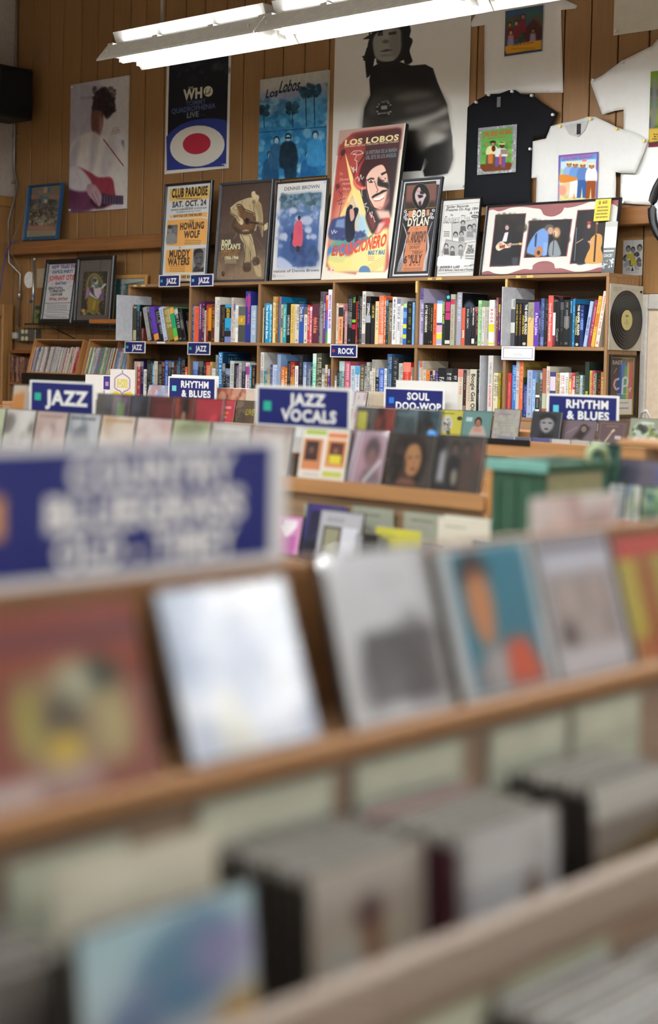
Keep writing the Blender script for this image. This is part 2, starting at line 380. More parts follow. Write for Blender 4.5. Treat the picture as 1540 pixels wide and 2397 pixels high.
# ------------------------------------------------------------------ fluorescent fixtures hung on rods
M_hood = mat('hood_enamel', 'd8d6d0', .35)
M_tube = mat('fluorescent_tube', 'fffdf6', .4); _b = M_tube.node_tree.nodes['Principled BSDF']
_b.inputs['Emission Color'].default_value = (*TUBE_COL, 1); _b.inputs['Emission Strength'].default_value = TUBE
FL, FW, FZ = 1.19, .155, 3.02
def fixture_parts(root):
    bm = bmesh.new()                                           # folded hood: two flared reflectors under a slotted top plate
    for pf in ([(-FW, 0), (-FW-.004, -.012), (-FW+.002, -.012), (-.082, .072), (-.086, .080)], [(FW, 0), (FW+.004, -.012), (FW-.002, -.012), (.082, .072), (.086, .080)], [(-.050, .084), (.050, .084), (.050, .092), (-.050, .092)]):
        A = [bm.verts.new((.004, y, z)) for y, z in pf]; B = [bm.verts.new((FL-.004, y, z)) for y, z in pf]; n = len(pf)
        for k in range(n): bm.faces.new((A[k], A[(k+1) % n], B[(k+1) % n], B[k]))
        bm.faces.new(A); bm.faces.new(B)
    for x0 in (.0, .36, .78, FL-.05):                            # tabs that bridge the uplight slots
        for s in (-1, 1): b_box(bm, x0+.004, x0+.046, min(s*.05, s*.084), max(s*.05, s*.084), .078, .0915)
    bmesh.ops.recalc_face_normals(bm, faces=bm.faces); done(bm, 'hood', M_hood, root)
    bm = bmesh.new(); v = [[bm.verts.new((x, y, z)) for y, z in ((-.046, .0925), (.046, .0925), (.072, .15), (-.072, .15))] for x in (.03, FL-.03)]
    for k in range(4): bm.faces.new((v[0][k], v[0][(k+1) % 4], v[1][(k+1) % 4], v[1][k]))
    bm.faces.new(v[0]); bm.faces.new(v[1]); bmesh.ops.recalc_face_normals(bm, faces=bm.faces); done(bm, 'ballast_channel', M_hood, root)
    for x0 in (.05, FL-.075): box('cross_bar', x0, x0+.012, -.13, .13, .012, .045, M_hood, root)
    for s in (-1, 1):
        tube('tube', [(.105, s*.06, .0), (FL-.06, s*.06, .0)], .019, M_tube, root, 10)
        for xx in (.09, FL-.06): box('lamp_holder', xx, xx+.014, s*.06-.014, s*.06+.014, -.015, .083, mat('holder_plastic', 'e4e2dc', .4), root)
    tube('hanging_rod', [(.34, 0, .15), (.34, 0, CZ-FZ)], .008, M_metal, root, 6)
    disc('canopy_cap', .04, .02, M_metal, root, (.34, 0, CZ-FZ)).rotation_euler = (-math.pi/2, 0, 0)
proto = None
ROWS = (5.365, 3.55, 1.2, -1.6)
for r, yy in enumerate(ROWS):
    for i in range(10):
        X = (-6.56, -9.1, -8.0, -6.4)[r]+FL*i
        if X+FL > RX: break
        lab = f'white hooded fluorescent fixture, {ORD[i]} of the row hung before the back wall' if r == 0 else f'white hooded fluorescent fixture, {ORD[i]} of the {ORD[r]} row behind the wall row'
        f = thing('fluorescent_fixture', lab, 'ceiling light', (X, yy, FZ), group='hooded fluorescent fixtures')
        if proto is None: fixture_parts(f); proto = f
        else:
            for ch in list(proto.children):
                c = ch.copy(); COL.objects.link(c); c.parent = f
# ------------------------------------------------------------------ posters, boards and shirts on the wall
WPY = WY-.003
M_edge = mat('board_edge', 'd8d4cc', .6); M_paper = mat('poster_paper', 'e2e0da', .55)
M_pin = mat('pin_plastic', 'd8c35a', .3); M_pinw = mat('pin_plastic_clear', 'd9d9d9', .3)
def wall_sheet(name, label, cat, px, cv, d=.004, edge=None, pins=True, w=None):
    """px: top-left, top-right, bottom-left of the sheet in the photograph, all on the wall"""
    a, b, c = [onY(x, y, WPY-d) for x, y in px]
    W = b[0]-a[0]; H = (a[2]+b[2])/2-c[2]
    o = panel(name, W, H, d, [edge or M_paper, pm(cv, name+'_print', .5, .25)], None, ((a[0]+b[0])/2, WPY, c[2]))
    tag(o, label, cat)
    if pins:
        for sx in (-1, 1):
            for z in (.02, H-.02): disc('push_pin', .007, .012, M_pinw, o, (sx*(W/2-.02), -d, z), 8)
    return o
# guitarist in a white shirt
c = Cv(260, 372, 'cac4cb', ((458, 548), (828, 484), (818, 1335), (452, 1370)))
c.G(455, 540, 640, 1370, 'a9a5b4', 'b4b0bb', 0, .8).R(520, 545, 655, 900, 'a6a3b2', .6, 3).R(668, 500, 830, 900, 'c9c7c9', .8, 5).R(520, 620, 655, 640, '8f8c9c', .6, 1)
c.R(785, 900, 805, 1200, '4a6a9a', .7, 2).R(795, 1080, 803, 1200, '2a3a5a', .8, 1)
c.P([(640, 575), (665, 560), (700, 580), (735, 640), (745, 690), (720, 740), (690, 765), (660, 740), (610, 800), (595, 740), (602, 650), (622, 590)], '2a2024', 1, 3, 1)
c.blobs(605, 560, 745, 730, ['1d1518', '3a2c30', '463438'], 60, 12, 3, .6, 1)
c.P([(600, 715), (660, 720), (668, 790), (650, 860), (630, 885), (600, 850), (590, 790)], '6b463f', 1, 2, 1).P([(645, 740), (668, 770), (660, 860), (640, 880)], '9a7a70', .7, 3)
c.P([(595, 850), (660, 880), (790, 930), (815, 1060), (800, 1250), (640, 1200), (540, 1170), (455, 1180), (455, 980), (500, 890)], 'cfcac6', 1, 3, 1)
c.P([(600, 870), (640, 890), (610, 1080), (580, 1100)], 'a59fae', .7, 6, 1).P([(455, 1000), (520, 900), (480, 1160), (455, 1190)], '9d97aa', .7, 6, 1).P([(700, 900), (760, 940), (700, 1130), (650, 1100)], 'b4aeb5', .7, 8, 1)
c.L([(670, 895), (800, 1065)], 4, '7a3848')
c.P([(505, 1080), (590, 1110), (640, 1140), (720, 1140), (742, 1200), (735, 1310), (560, 1345), (470, 1330), (455, 1300), (455, 1230), (560, 1200)], '8c3848', 1, 2, 1)
c.P([(455, 1210), (580, 1230), (600, 1345), (455, 1370)], '5f3552', .9, 5, 1).E(650, 1290, 60, 50, '2b1a26', .9, 4)
c.P([(455, 1090), (520, 1080), (600, 1180), (560, 1230), (455, 1210)], 'c4bfc6', 1, 3, 1)
c.P([(570, 1190), (620, 1190), (665, 1260), (650, 1325), (610, 1290), (570, 1240)], 'ab8e98', 1, 2, 1).L([(600, 1240), (640, 1320)], 3, '7a5a68').L([(620, 1230), (655, 1310)], 3, '8a6a78')
c.P([(665, 1250), (800, 1255), (800, 1310), (660, 1310)], '42344a', 1, 1)
for i in range(7): c.L([(680+i*18, 1255), (680+i*18, 1308)], 1, '9a8a9a')
c.T('LYLE', 728, 830, 768, 24, '8a7a6a', 0).T('LOVETT', 715, 855, 778, 24, '8a7a6a', 0).R(806, 540, 830, 1345, 'c9c5c2', .9).N(.04, 20, 2)
wall_sheet('poster', 'tall colour poster of a guitarist in a white shirt on the left wall planks', 'poster', ((166, 199), (301, 176), (164, 498)), c, .012, M_edge)
# roundel poster
c = Cv(300, 480, 'dddad4', ((1098, 230), (1492, 180), (1470, 1080), (1062, 1122)))
c.P([(1112, 270), (1478, 222), (1455, 1062), (1078, 1092)], '10131c')
c.P([(1080, 840), (1120, 795), (1170, 755), (1230, 730), (1290, 718), (1340, 713), (1380, 715), (1425, 722), (1462, 735), (1455, 1062), (1078, 1092)], '2d3a86', 1, 1)
c.E(1275, 915, 174, 150, 'e0ddd4', 1, 0, -.22).E(1273, 897, 89, 77, 'b02c44', 1, 0, -.22)
c.T('THE', 1226, 492, 1258, 16, 'c4c0b4', 1).T('WH', 1198, 540, 1318, 72, 'd2cdb8', 2).E(1350, 522, 29, 38, 'd2cdb8').L([(1338, 500), (1330, 545), (1365, 525)], 3, '3a3a3a').L([(1365, 500), (1352, 540)], 3, '3a3a3a')
c.T('TOMMY', 1208, 604, 1334, 34, '4c577e', 1).T('QUADROPHENIA', 1117, 655, 1392, 36, '515f92', 1).T('LIVE', 1213, 688, 1290, 38, '8a8c98', 1).lines(1290, 686, 1340, 694, 1, '5a5f7a')
c.blobs(1120, 300, 1470, 440, ['2c3a44', '39424a', '20262e'], 26, 20, 4, .5, 3).R(1432, 1048, 1440, 1055, 'fff').R(1445, 1046, 1451, 1053, 'fff')
wall_sheet('poster', 'black and blue poster with a red, white and blue roundel below the hanging lamp', 'poster', ((391, 120), (541, 98), (386, 408)), c)
# blue group poster
c = Cv(280, 400, '2f7fae', ((135, 512), (573, 450), (555, 1145), (118, 1165)))
c.G(118, 440, 575, 700, 'a9b0b8', '4f87ad').P([(135, 512), (573, 450), (571, 530), (380, 570), (134, 600)], 'b4b3a9', 1, 2).P([(134, 590), (400, 545), (560, 535), (560, 600), (134, 660)], '9c93ab', .6, 8)
c.blobs(130, 650, 565, 830, ['5fa5c8', '1f5f8f', '3f8fb8', '8fb8d0', '174a74'], 120, 22, 5, .5, 2)
c.P([(350, 690), (380, 620), (420, 700), (430, 610), (470, 700), (500, 620), (560, 680), (560, 780), (350, 790)], '4f93c0', .6, 3)
for x, y, r in ((338, 700, 36), (425, 600, 32), (480, 585, 40), (155, 710, 30)):
    c.L([(x, y), (x+5, 825)], 4, '16344a'); c.blobs(x-r, y-r*.9, x+r, y+r*.9, ['10303f', '1a3c50', '204860'], 34, 13, x, .75, 1)
c.R(118, 825, 560, 1165, '2b78ac', .6, 4).L([(122, 852), (560, 825)], 3, '0f2f48').blobs(120, 850, 560, 1160, ['1f6fa8', '3d8fc4', '6fb4d8', '155a8a', 'a8cfe0'], 150, 20, 6, .45, 2)
for x, y, sc, bc in ((195, 1000, 1, '1c4d74'), (237, 905, 1, '2a5a80'), (312, 890, 1.1, '0f2436'), (440, 1010, 1, '1a5c92'), (488, 880, 1.1, '3a8fc6')):
    c.P([(x-45*sc, y+60), (x-20, y+25), (x+22, y+25), (x+50*sc, y+70), (x+48*sc, y+170*sc), (x-45*sc, y+175*sc)], bc, .95, 2, 1).face(x, y, 20*sc, 'a9c8da', '0d2233')
c.P([(280, 1060), (320, 1050), (370, 1080), (360, 1160), (290, 1160)], '0e2a40', .9, 2).R(296, 885, 330, 897, '05101a')
c.T('Los', 170, 602, 250, 52, '22252c', 1, sh=.2).T('Lobos', 258, 560, 392, 74, '22252c', 1, sh=.25).E(565, 550, 10, 12, '5a9a4a')
c.N(.05, 26, 6)
wall_sheet('poster', 'blue tinted poster of a five man group under palm trees', 'poster', ((609, 187), (768, 163), (602, 424)), c, .02, M_edge, False)
# big black and white portrait
c = Cv(420, 700, 'e2dfd8', ((622, 60), (1497, -60), (1450, 1240), (588, 1240)))
c.P([(870, 120), (960, 70), (1080, 110), (1100, 200), (1075, 300), (1110, 400), (1080, 400), (1085, 330), (1060, 380), (1020, 400), (880, 400), (870, 330), (850, 460), (815, 490), (805, 370), (785, 350), (815, 340), (840, 240), (790, 240), (860, 200)], '171616', 1, 1)
for _i in range(46):
    _r = random.Random(_i); _a = _r.uniform(-2.9, .2) if _i % 3 else _r.uniform(.2, 1.0)*(1 if _i % 2 else -1)+(0 if _i % 2 else math.pi)
    _x, _y = 945+105*math.cos(_a), 240+150*math.sin(_a); _k = _r.uniform(30, 70)
    c.L([(_x, _y), (_x+_k*.5*math.cos(_a+.6), _y+_k*.5*math.sin(_a+.6)+14), (_x+_k*math.cos(_a+1.2), _y+_k*.8+14)], _r.uniform(2, 7), '191818')
c.P([(1060, 240), (1110, 260), (1090, 330), (1105, 400), (1060, 410), (1050, 330)], '191818', 1, 1, 1).P([(830, 250), (860, 240), (870, 330), (850, 430), (820, 480), (812, 380)], '191818', 1, 1, 1)
c.P([(905, 190), (1020, 180), (1035, 260), (1030, 330), (990, 385), (930, 392), (880, 370), (860, 320), (858, 240)], '8d8a84', 1, 2, 1).P([(980, 190), (1030, 190), (1035, 300), (1000, 370), (960, 300)], '6b6863', .7, 5, 1)
c.P([(885, 205), (920, 205), (920, 222), (888, 224)], '2b2a2a', .9, 1).P([(955, 205), (1005, 200), (1008, 218), (958, 222)], '2b2a2a', .9, 1).E(938, 262, 22, 12, '4a4846', .8, 2).P([(895, 325), (940, 310), (985, 318), (940, 328)], '3a3534', .9, 1).E(940, 350, 40, 8, '5f5c58', .6, 2)
c.L([(905, 205), (910, 130)], 14, '1b1a1a')
c.P([(850, 420), (900, 395), (1010, 390), (1100, 425), (1190, 422), (1240, 450), (1268, 540), (1330, 690), (1362, 900), (1365, 1040), (1330, 1130), (1180, 1140), (1172, 1100), (1210, 1050), (1185, 1020), (1160, 1100), (900, 1100), (785, 820), (800, 680), (838, 600), (832, 500)], '1b1a1a', 1, 1)
c.P([(850, 600), (900, 560), (1200, 570), (1300, 640), (1330, 720), (1310, 880), (1240, 960), (1150, 980), (1000, 830), (800, 830), (800, 700)], '35332f', .9, 10, 1)
for p, k in (([(960, 800), (1100, 770), (1240, 740), (1330, 700), (1340, 740), (1230, 790), (1130, 830), (1000, 810)], 'c9c6be'), ([(1130, 830), (1230, 800), (1340, 790), (1340, 850), (1250, 870), (1180, 920), (1170, 990)], '98948c'), ([(990, 620), (1120, 590), (1240, 610), (1200, 640), (1050, 650)], '6d6a64'), ([(830, 640), (880, 610), (960, 640), (900, 720), (830, 720)], '4c4a46'), ([(1060, 690), (1200, 660), (1290, 680), (1200, 720), (1080, 730)], '5c5954'), ([(1180, 920), (1230, 860), (1330, 880), (1300, 920), (1210, 960)], 'd8d5cc')): c.P(p, k, .75, 9, 1)
c.P([(1180, 1000), (1240, 940), (1350, 960), (1362, 1050), (1320, 1130), (1190, 1130)], '1c1b1a', .9, 6, 1)
c.E(925, 690, 52, 52, '1f1e1d', .8, 4)
for a in (-.9, -.5, .5, .9, 2.4, 2.8, 3.5, 3.9): c.E(925+46*math.cos(a), 690+44*math.sin(a), 8, 5, 'a9a69e', .9, 1, a)
c.T('UNITED', 900, 648, 955, 14, '9c998f', 1).P([(905, 670), (945, 670), (945, 695), (905, 695)], 'a9a69e', .8, 1).T('WARRIORS', 885, 720, 962, 12, '9c998f', 1)
c.R(590, 745, 800, 1100, 'e6e4dc', .35, 20).R(1340, 700, 1480, 1240, 'd3d0c7', .4, 18).N(.025, 6, 8)
wall_sheet('poster', 'huge black and white portrait poster of a long haired person in a dark sweater', 'poster', ((786, 22), (1104, -22), (775, 466)), c)

# ------------------------------------------------------------------ shirts pinned to the wall
def shirt(label, outline, colr, prints, tagpos=None, neck=None, pins=(), y0=WPY, seed=1, fold=.006):
    pts = [onY(x, y, y0) for x, y in outline]; P2 = [Vector((p[0], p[2])) for p in pts]
    cx = sum(p.x for p in P2)/len(P2); zb = min(p.y for p in P2)
    P2 = [Vector((p.x-cx, p.y-zb)) for p in P2]; N = len(P2)
    poly = []
    for i in range(N):
        a, b = P2[i], P2[(i+1) % N]; k = max(1, int((b-a).length/.02))
        poly += [a+(b-a)*(j/k) for j in range(k)]
    xs = [p.x for p in P2]; zs = [p.y for p in P2]; inner = []
    def ins(q):
        r = False
        for i in range(N):
            a, b = P2[i], P2[(i+1) % N]
            if (a.y > q.y) != (b.y > q.y) and q.x < a.x+(q.y-a.y)/(b.y-a.y)*(b.x-a.x): r = not r
        return r
    g = .018; zz = min(zs)+g
    while zz < max(zs):
        xx = min(xs)+g
        while xx < max(xs):
            q = Vector((xx, zz))
            if ins(q) and min((q-p).length for p in poly) > .012: inner.append(q)
            xx += g
        zz += g
    allp = poly+inner; nb = len(poly)
    vo, ed, fa, *_ = geometry.delaunay_2d_cdt(allp, [(i, (i+1) % nb) for i in range(nb)], [], 1, 1e-5)
    bm = bmesh.new(); F = []
    nz = vnoise(64, 64, 5, seed); W, H = max(xs)-min(xs), max(zs)-min(zs)
    for v in vo:
        e = min((v-p).length for p in poly); k = min(1, e/.03)
        n = nz[int((v.y-min(zs))/H*63), int((v.x-min(xs))/W*63)]-.5
        st = math.sin(v.x*46+3*n+v.y*6+seed)*.5+math.sin(v.x*21-v.y*14+seed)*.5
        F.append(bm.verts.new((v.x, -.004-k*(.004+fold*(.6+.5*st+1.2*n)), v.y)))
    for f in fa: bm.faces.new([F[i] for i in f])
    Bk = [bm.verts.new((p.x, 0, p.y)) for p in poly]
    bd = [F[i] for i in range(nb)]
    for i in range(nb):
        try: bm.faces.new((bd[i], bd[(i+1) % nb], Bk[(i+1) % nb], Bk[i]))
        except Exception: pass
    bmesh.ops.recalc_face_normals(bm, faces=bm.faces)
    if sum(f.normal.y*f.calc_area() for f in bm.faces) > 0: bmesh.ops.reverse_faces(bm, faces=bm.faces)
    o = done(bm, 'tshirt', mat('cotton_'+colr, colr, .85, .15, vary=-.08), None, (cx, y0, zb), smooth=True); tag(o, label, 'shirt', None)
    for (q, cv) in prints:
        a, b, d = [onY(x, y, y0-.02) for x, y in q]
        panel('chest_print', b[0]-a[0], (a[2]+b[2])/2-d[2], .002, [mat('print_edge', '8a8a8a'), pm(cv, 'shirt_print', .8, .1)], o, ((a[0]+b[0])/2-cx, -.0185, d[2]-zb))
    if neck:
        q = [onY(x, y, y0-.02) for x, y in neck]; bm = bmesh.new()
        _A = [bm.verts.new((p[0]-cx, -.0175, p[2]-zb)) for p in q]; _B = [bm.verts.new((p[0]-cx, -.0165, p[2]-zb)) for p in q]; bm.faces.new(_A); bm.faces.new(_B)
        for i in range(len(q)): bm.faces.new((_A[i], _A[(i+1) % len(q)], _B[(i+1) % len(q)], _B[i]))
        bmesh.ops.recalc_face_normals(bm, faces=bm.faces)
        done(bm, 'inner_neck', mat('neck_'+colr, tuple(v*.86 for v in hx(colr)), .9, .1), o)
    if tagpos:
        a = onY(*tagpos[:2], y0-.02); box('neck_label', a[0]-cx-.012, a[0]-cx+.012, -.0205, -.018, a[2]-zb-.028, a[2]-zb+.028, mat('label_cloth', tagpos[2], .8), o)
    for x, y, k in pins:
        a = onY(x, y, y0-.015); disc('push_pin', .008, .014, M_pin if k else M_pinw, o, (a[0]-cx, -.012, a[2]-zb), 8)
    return o
z3 = lambda *p: [(1040+x*.32468, y*.32468) for x, y in p]
# white shirt, upper
c = Cv(130, 160, '3c4c62', ((440, 60), (712, 20), (712, 368), (442, 405)))
c.blobs(442, 60, 712, 300, ['35506a', '5a4a3a', '2c3a40', '6a4030', '3a5a3a'], 60, 26, 3, .6, 2).P([(560, 230), (650, 120), (712, 200), (712, 280), (600, 300)], '4a2a26', .8, 3)
for x, y, k in ((475, 165, 'a08030'), (522, 155, 'b09070'), (570, 105, 'b86a4a'), (645, 215, '8a6a3a'), (485, 225, 'b89a50')): c.P([(x-18, y+20), (x+18, y+20), (x+26, y+120), (x-26, y+120)], random.Random(x).choice(['7a2a30', '9a8aa0', '8a3030', '4a5a7a']), .9, 2).face(x, y, 16, k, '2a1a16')
c.P([(446, 330), (600, 300), (710, 285), (710, 355), (600, 365), (460, 390), (446, 360)], 'c8922e', 1, 1).T('A FILM BY LES BLANK', 500, 324, 655, 11, '8a3a2a', 1).lines(480, 340, 690, 356, 2, '8a4a2a').R(442, 385, 712, 400, '5a3a6a', .7, 2)
shirt('white shirt hung highest, with a small dark colour print of standing people', z3((190, 170), (270, 30), (400, -60), (640, -90), (840, -20), (960, 40), (950, 62), (842, 72), (850, 420), (858, 668), (600, 672), (292, 680), (290, 420), (292, 180), (200, 195)), 'e9e7e4', [(z3((441, 75), (712, 40), (442, 405)), c)], seed=2)
# black shirt
c = Cv(140, 180, '8f9094', ((243, 922), (524, 893), (508, 1240), (240, 1264)))
c.blobs(243, 900, 524, 1260, ['b5b6ba', '6f7074', 'cfcfd2'], 240, 7, 5, .6, 0)
c.P([(275, 945), (490, 915), (492, 930), (480, 1200), (460, 1225), (290, 1240), (262, 1215), (265, 960)], '5c9a4c', 1, 1)
c.P([(262, 1190), (490, 1170), (470, 1225), (290, 1240), (262, 1215)], '6a3a24', 1, 1).blobs(275, 1020, 490, 1180, ['3f7a34', '84b868', '3a8a4a', 'b0603a'], 60, 12, 7, .5, 1)
c.T("J'AI ETE", 282, 972, 382, 34, 'c05038', 2, wob=.1).T('AU BAL', 395, 955, 484, 34, 'c05038', 2, wob=.1).T('I WENT TO THE DANCE', 312, 1000, 440, 9, 'a8502e', 1)
for x, y, k, s, t in ((350, 1040, 'b08a64', 'd8d0a0', '5a4a38'), (415, 1055, '5a3626', 'd8d8dc', '6a4a8a')):
    c.P([(x-35, y+22), (x+28, y+22), (x+34, y+75), (x-45, y+80)], s, 1, 1, 1).P([(x-45, y+80), (x+25, y+75), (x+20, y+155), (x-5, y+155), (x-12, y+110), (x-30, y+150), (x-50, y+150)], t, 1, 1).face(x, y, 17, k, '1e1612').E(x, y-14, 24, 6, '2a2018' if x < 400 else 'd8c070')
c.E(355, 1075, 14, 22, '5a2a18').R(405, 1080, 455, 1115, '8a8070').P([(315, 1120), (350, 1110), (350, 1180), (315, 1180)], 'c87030', .9, 1).P([(395, 1115), (412, 1115), (410, 1190), (395, 1190)], 'c87030', .9, 1)
shirt('black shirt with a green print of two seated musicians', z3((170, 775), (240, 720), (320, 680), (400, 676), (470, 650), (510, 650), (560, 682), (630, 680), (700, 735), (820, 815), (790, 880), (730, 990), (640, 1000), (622, 1300), (625, 1470), (380, 1480), (140, 1480), (150, 1300), (162, 1000)), '17181c', [(z3((245, 925), (524, 893), (240, 1262)), c)], tagpos=(*z3((392, 735))[0], '77777c'), pins=[(*z3(p)[0], 0) for p in ((322, 684), (490, 660), (632, 690), (785, 828), (622, 1075), (232, 738))], y0=WPY-.024, seed=4)
# small white shirt
c = Cv(150, 190, '9ab0c8', ((822, 1118), (1110, 1098), (1098, 1470), (815, 1490)))
c.R(822, 1098, 1110, 1490, '6a58a0', 1).P([(838, 1135), (1096, 1112), (1085, 1470), (830, 1490)], 'b9cfd8', 1, 1).P([(838, 1135), (1096, 1112), (1094, 1150), (836, 1168)], '5a90c8', 1, 1).P([(835, 1300), (1090, 1290), (1085, 1470), (830, 1490)], 'd8cf96', 1, 4).blobs(835, 1200, 1090, 1470, ['8ab070', 'd8b060', 'd88a70', 'c9d8c0', 'b8603a'], 60, 16, 9, .45, 2)
c.T('THE BLUES ACCORDING TO', 832, 1128, 1085, 17, 'a04a80', 1).T("LIGHTNIN' HOPKINS", 850, 1148, 1068, 20, 'a8407a', 1, wob=.1).E(1010, 1160, 18, 9, 'e07a70')
for x, y, s, t in ((900, 1190, '88a4d0', 'd8b890'), (945, 1195, '6a90c8', 'e0e0e0'), (1000, 1200, '5a7ab0', '3a5a90'), (1062, 1205, 'e4e4e4', '8a4a2a')):
    c.P([(x-32, y+22), (x+30, y+20), (x+34, y+110), (x-40, y+110)], s, 1, 1, 1).P([(x-36, y+105), (x+30, y+105), (x+24, y+235), (x-2, y+235), (x-6, y+150), (x-16, y+235), (x-44, y+235)], t, 1, 1).face(x, y, 18, 'b87850', '4a2a1a').E(x, y-18, 28, 9, 'e4d0a0')
c.P([(830, 1270), (880, 1265), (960, 1290), (955, 1305), (890, 1320), (835, 1320)], 'c8803a', 1, 1, 1).E(850, 1380, 30, 40, 'd88a80', .8, 3)
shirt('small white shirt with a colour print of a street band, pinned in front of others', z3((770, 910), (840, 890), (950, 870), (1035, 842), (1090, 842), (1160, 875), (1250, 920), (1380, 960), (1470, 1010), (1440, 1100), (1375, 1250), (1270, 1248), (1235, 1240), (1238, 1320), (1232, 1500), (940, 1500), (662, 1500), (668, 1280), (630, 1285), (640, 1020), (735, 1000)), 'd6d5d2', [(z3((824, 1116), (1110, 1098), (816, 1480)), c)], tagpos=(*z3((968, 930))[0], '26262a'), neck=z3((860, 905), (900, 895), (1000, 872), (1035, 868), (1010, 940), (960, 985), (900, 965)), pins=[(*z3(p)[0], 1) for p in ((838, 912), (1058, 858), (1245, 930), (1443, 1015))], y0=WPY-.048, seed=7)
# large white shirt at the edge
c = Cv(110, 260, '2a3a2a', ((1488, 520), (1830, 470), (1806, 1020), (1464, 1060)))
c.blobs(1470, 500, 1830, 900, ['6a8a2a', '3a6a3a', '8a8a3a', '4a4a3a', 'a8a040', '5a5a6a'], 120, 40, 4, .6, 3).P([(1500, 600), (1530, 560), (1530, 800), (1510, 920), (1475, 930), (1490, 760)], '77787c', .9, 3, 1).P([(1464, 930), (1830, 890), (1830, 960), (1464, 1030)], 'c8a848', 1, 2).R(1464, 1030, 1830, 1060, '6a2a3a').lines(1480, 960, 1800, 1010, 3, '4a3020')
shirt('large white shirt with one sleeve showing and a tall green print', z3((1055, 590), (1140, 545), (1280, 440), (1500, 330), (1560, 260), (1700, 200), (1880, 230), (2100, 350), (2300, 560), (2200, 700), (2010, 620), (2000, 1470), (1500, 1480), (1268, 1465), (1275, 1200), (1295, 900), (1295, 790), (1230, 800), (1140, 828)), 'e6e5e2', [(z3((1488, 520), (1830, 470), (1464, 1060)), c)], pins=[(*z3(p)[0], 0) for p in ((1075, 580), (1288, 450), (1293, 1455))], y0=WPY-.02, seed=9)
# cream card above it
c = Cv(120, 90, 'd0cabb'); c.N(.03, 8, 2)
wall_sheet('poster', 'blank cream sheet pinned high above the large white shirt', 'poster', ((1440, -70), (1640, -100), (1437, 83)), c)
# ------------------------------------------------------------------ framed pictures leaning on the bookcase, the ledge and the wire shelf
SZ, BY = 1.933, 6.70                   # top of the bookcase, plane of its front edge (the fronts of the upright boards)
M_pane = glass_mat('picture_glass', (1, 1, 1), .015)
M_acry = glass_mat('clear_plastic', (.97, .97, .97), .06, .045, .04)
def lean_place(o, tl, bl, br, Y, z):
    """size and backward lean of a sheet standing at depth Y on height z, from its corners"""
    L, Rr = onY(*bl, Y), onY(*br, Y); T = onX(*tl, L[0])
    dz, dy = max(.05, T[2]-z), min(max(0, T[1]-Y), .3)
    a = math.atan2(dy, dz); return Rr[0]-L[0], math.hypot(dy, dz), a, (L[0]+Rr[0])/2
def framed(name, label, cat, tl, bl, br, Y, z, bw, d, fm, cv, matc=None, inset=None, glass=True, lean=None):
    W, H, a, cx = lean_place(None, tl, bl, br, Y, z)
    if lean is not None: a = lean
    t = thing(name, label, cat, (cx, Y, z), (-a, 0, 0))
    frame_ring('frame', W, H, bw, d, fm, t)
    box('backing', -W/2+.004, W/2-.004, -.004, -.001, .004, H-.004, mat('backing_board', '5a4a3a', .8), t)
    iw, ih = W-2*bw+.006, H-2*bw+.006
    if inset:
        box('mat_board', -iw/2, iw/2, -.008, -.0045, bw-.003, bw-.003+ih, mat('mat_board', matc, .8), t)
        x0, z0, x1, z1 = [q for q in inset]
        pw, ph = (x1-x0)*iw, (z1-z0)*ih
        panel('print', pw, ph, .002, [M_paper, pm(cv, name+'_art', .5, .3)], t, (-iw/2+(x0+x1)/2*iw, -.0082, bw-.003+z0*ih))
    else:
        panel('print', iw, ih, .003, [M_paper, pm(cv, name+'_art', .5, .3)], t, (0, -.0045, bw-.003))
    if glass: box('glass', -iw/2, iw/2, -.0135, -.0118, bw-.003, bw-.003+ih, M_pane, t)
    return t
z5 = lambda x, y: (370+x*.27273, 400+y*.27273)
z6 = lambda x, y: (750+x*.24026, 280+y*.24026)
z7 = lambda x, y: (1100+x*.28571, 430+y*.28571)
M_frb = mat('black_frame', '17171a', .3, .5); M_frg = mat('dark_grey_frame', '34363c', .35, .5)
# club handbill
c = Cv(300, 470, 'd5d8da', ((103, 150), (500, 108), (430, 940), (42, 958)))
Y1, Y2 = 'e2b860', 'eaae5c'
c.P([(125, 172), (300, 165), (480, 132), (470, 245), (300, 262), (118, 276)], Y1, 1, 1).T('CLUB PARADISE', 142, 208, 460, 72, '2c2420', 2).lines(165, 240, 430, 262, 1, '6a5030')
c.T('SAT. OCT. 24', 145, 305, 447, 46, '30343a', 2).lines(250, 322, 340, 334, 1, '50545a').T('ADVANCE ADMISSION $3.50 - AT DOOR $4.00', 132, 352, 447, 14, '43474c', 1).T('FOR RESERVATIONS CALL 775-5071', 175, 370, 400, 10, '5a5e62', 1)
c.P([(112, 400), (440, 362), (460, 368), (448, 385), (455, 405), (420, 400), (115, 420), (125, 410)], Y2, 1, 1).T('BATTLE OF THE BLUES', 155, 402, 405, 20, '7a4a2a', 2)
c.P([(100, 440), (400, 412), (455, 420), (445, 560), (438, 635), (400, 632), (180, 655), (88, 650), (90, 560)], Y2, 1, 1).T('THE', 292, 442, 335, 18, '5a3a24', 1).T('HOWLING', 210, 488, 425, 54, '3a2a22', 2).T('WOLF', 246, 556, 384, 56, '3a2a22', 2).lines(240, 595, 410, 640, 3, '7a5a3a')
c.P([(100, 480), (190, 474), (178, 630), (88, 636)], '5b5c5e').E(120, 512, 20, 34, '8d8d8e', 1, 2).P([(92, 560), (130, 540), (175, 560), (170, 630), (90, 632)], '8a8a8c', 1, 4, 1).E(120, 495, 20, 16, '2c2c2e', 1, 2).R(150, 490, 186, 540, '77787a', .8, 3)
c.T('VS', 195, 668, 215, 14, '555', 1)
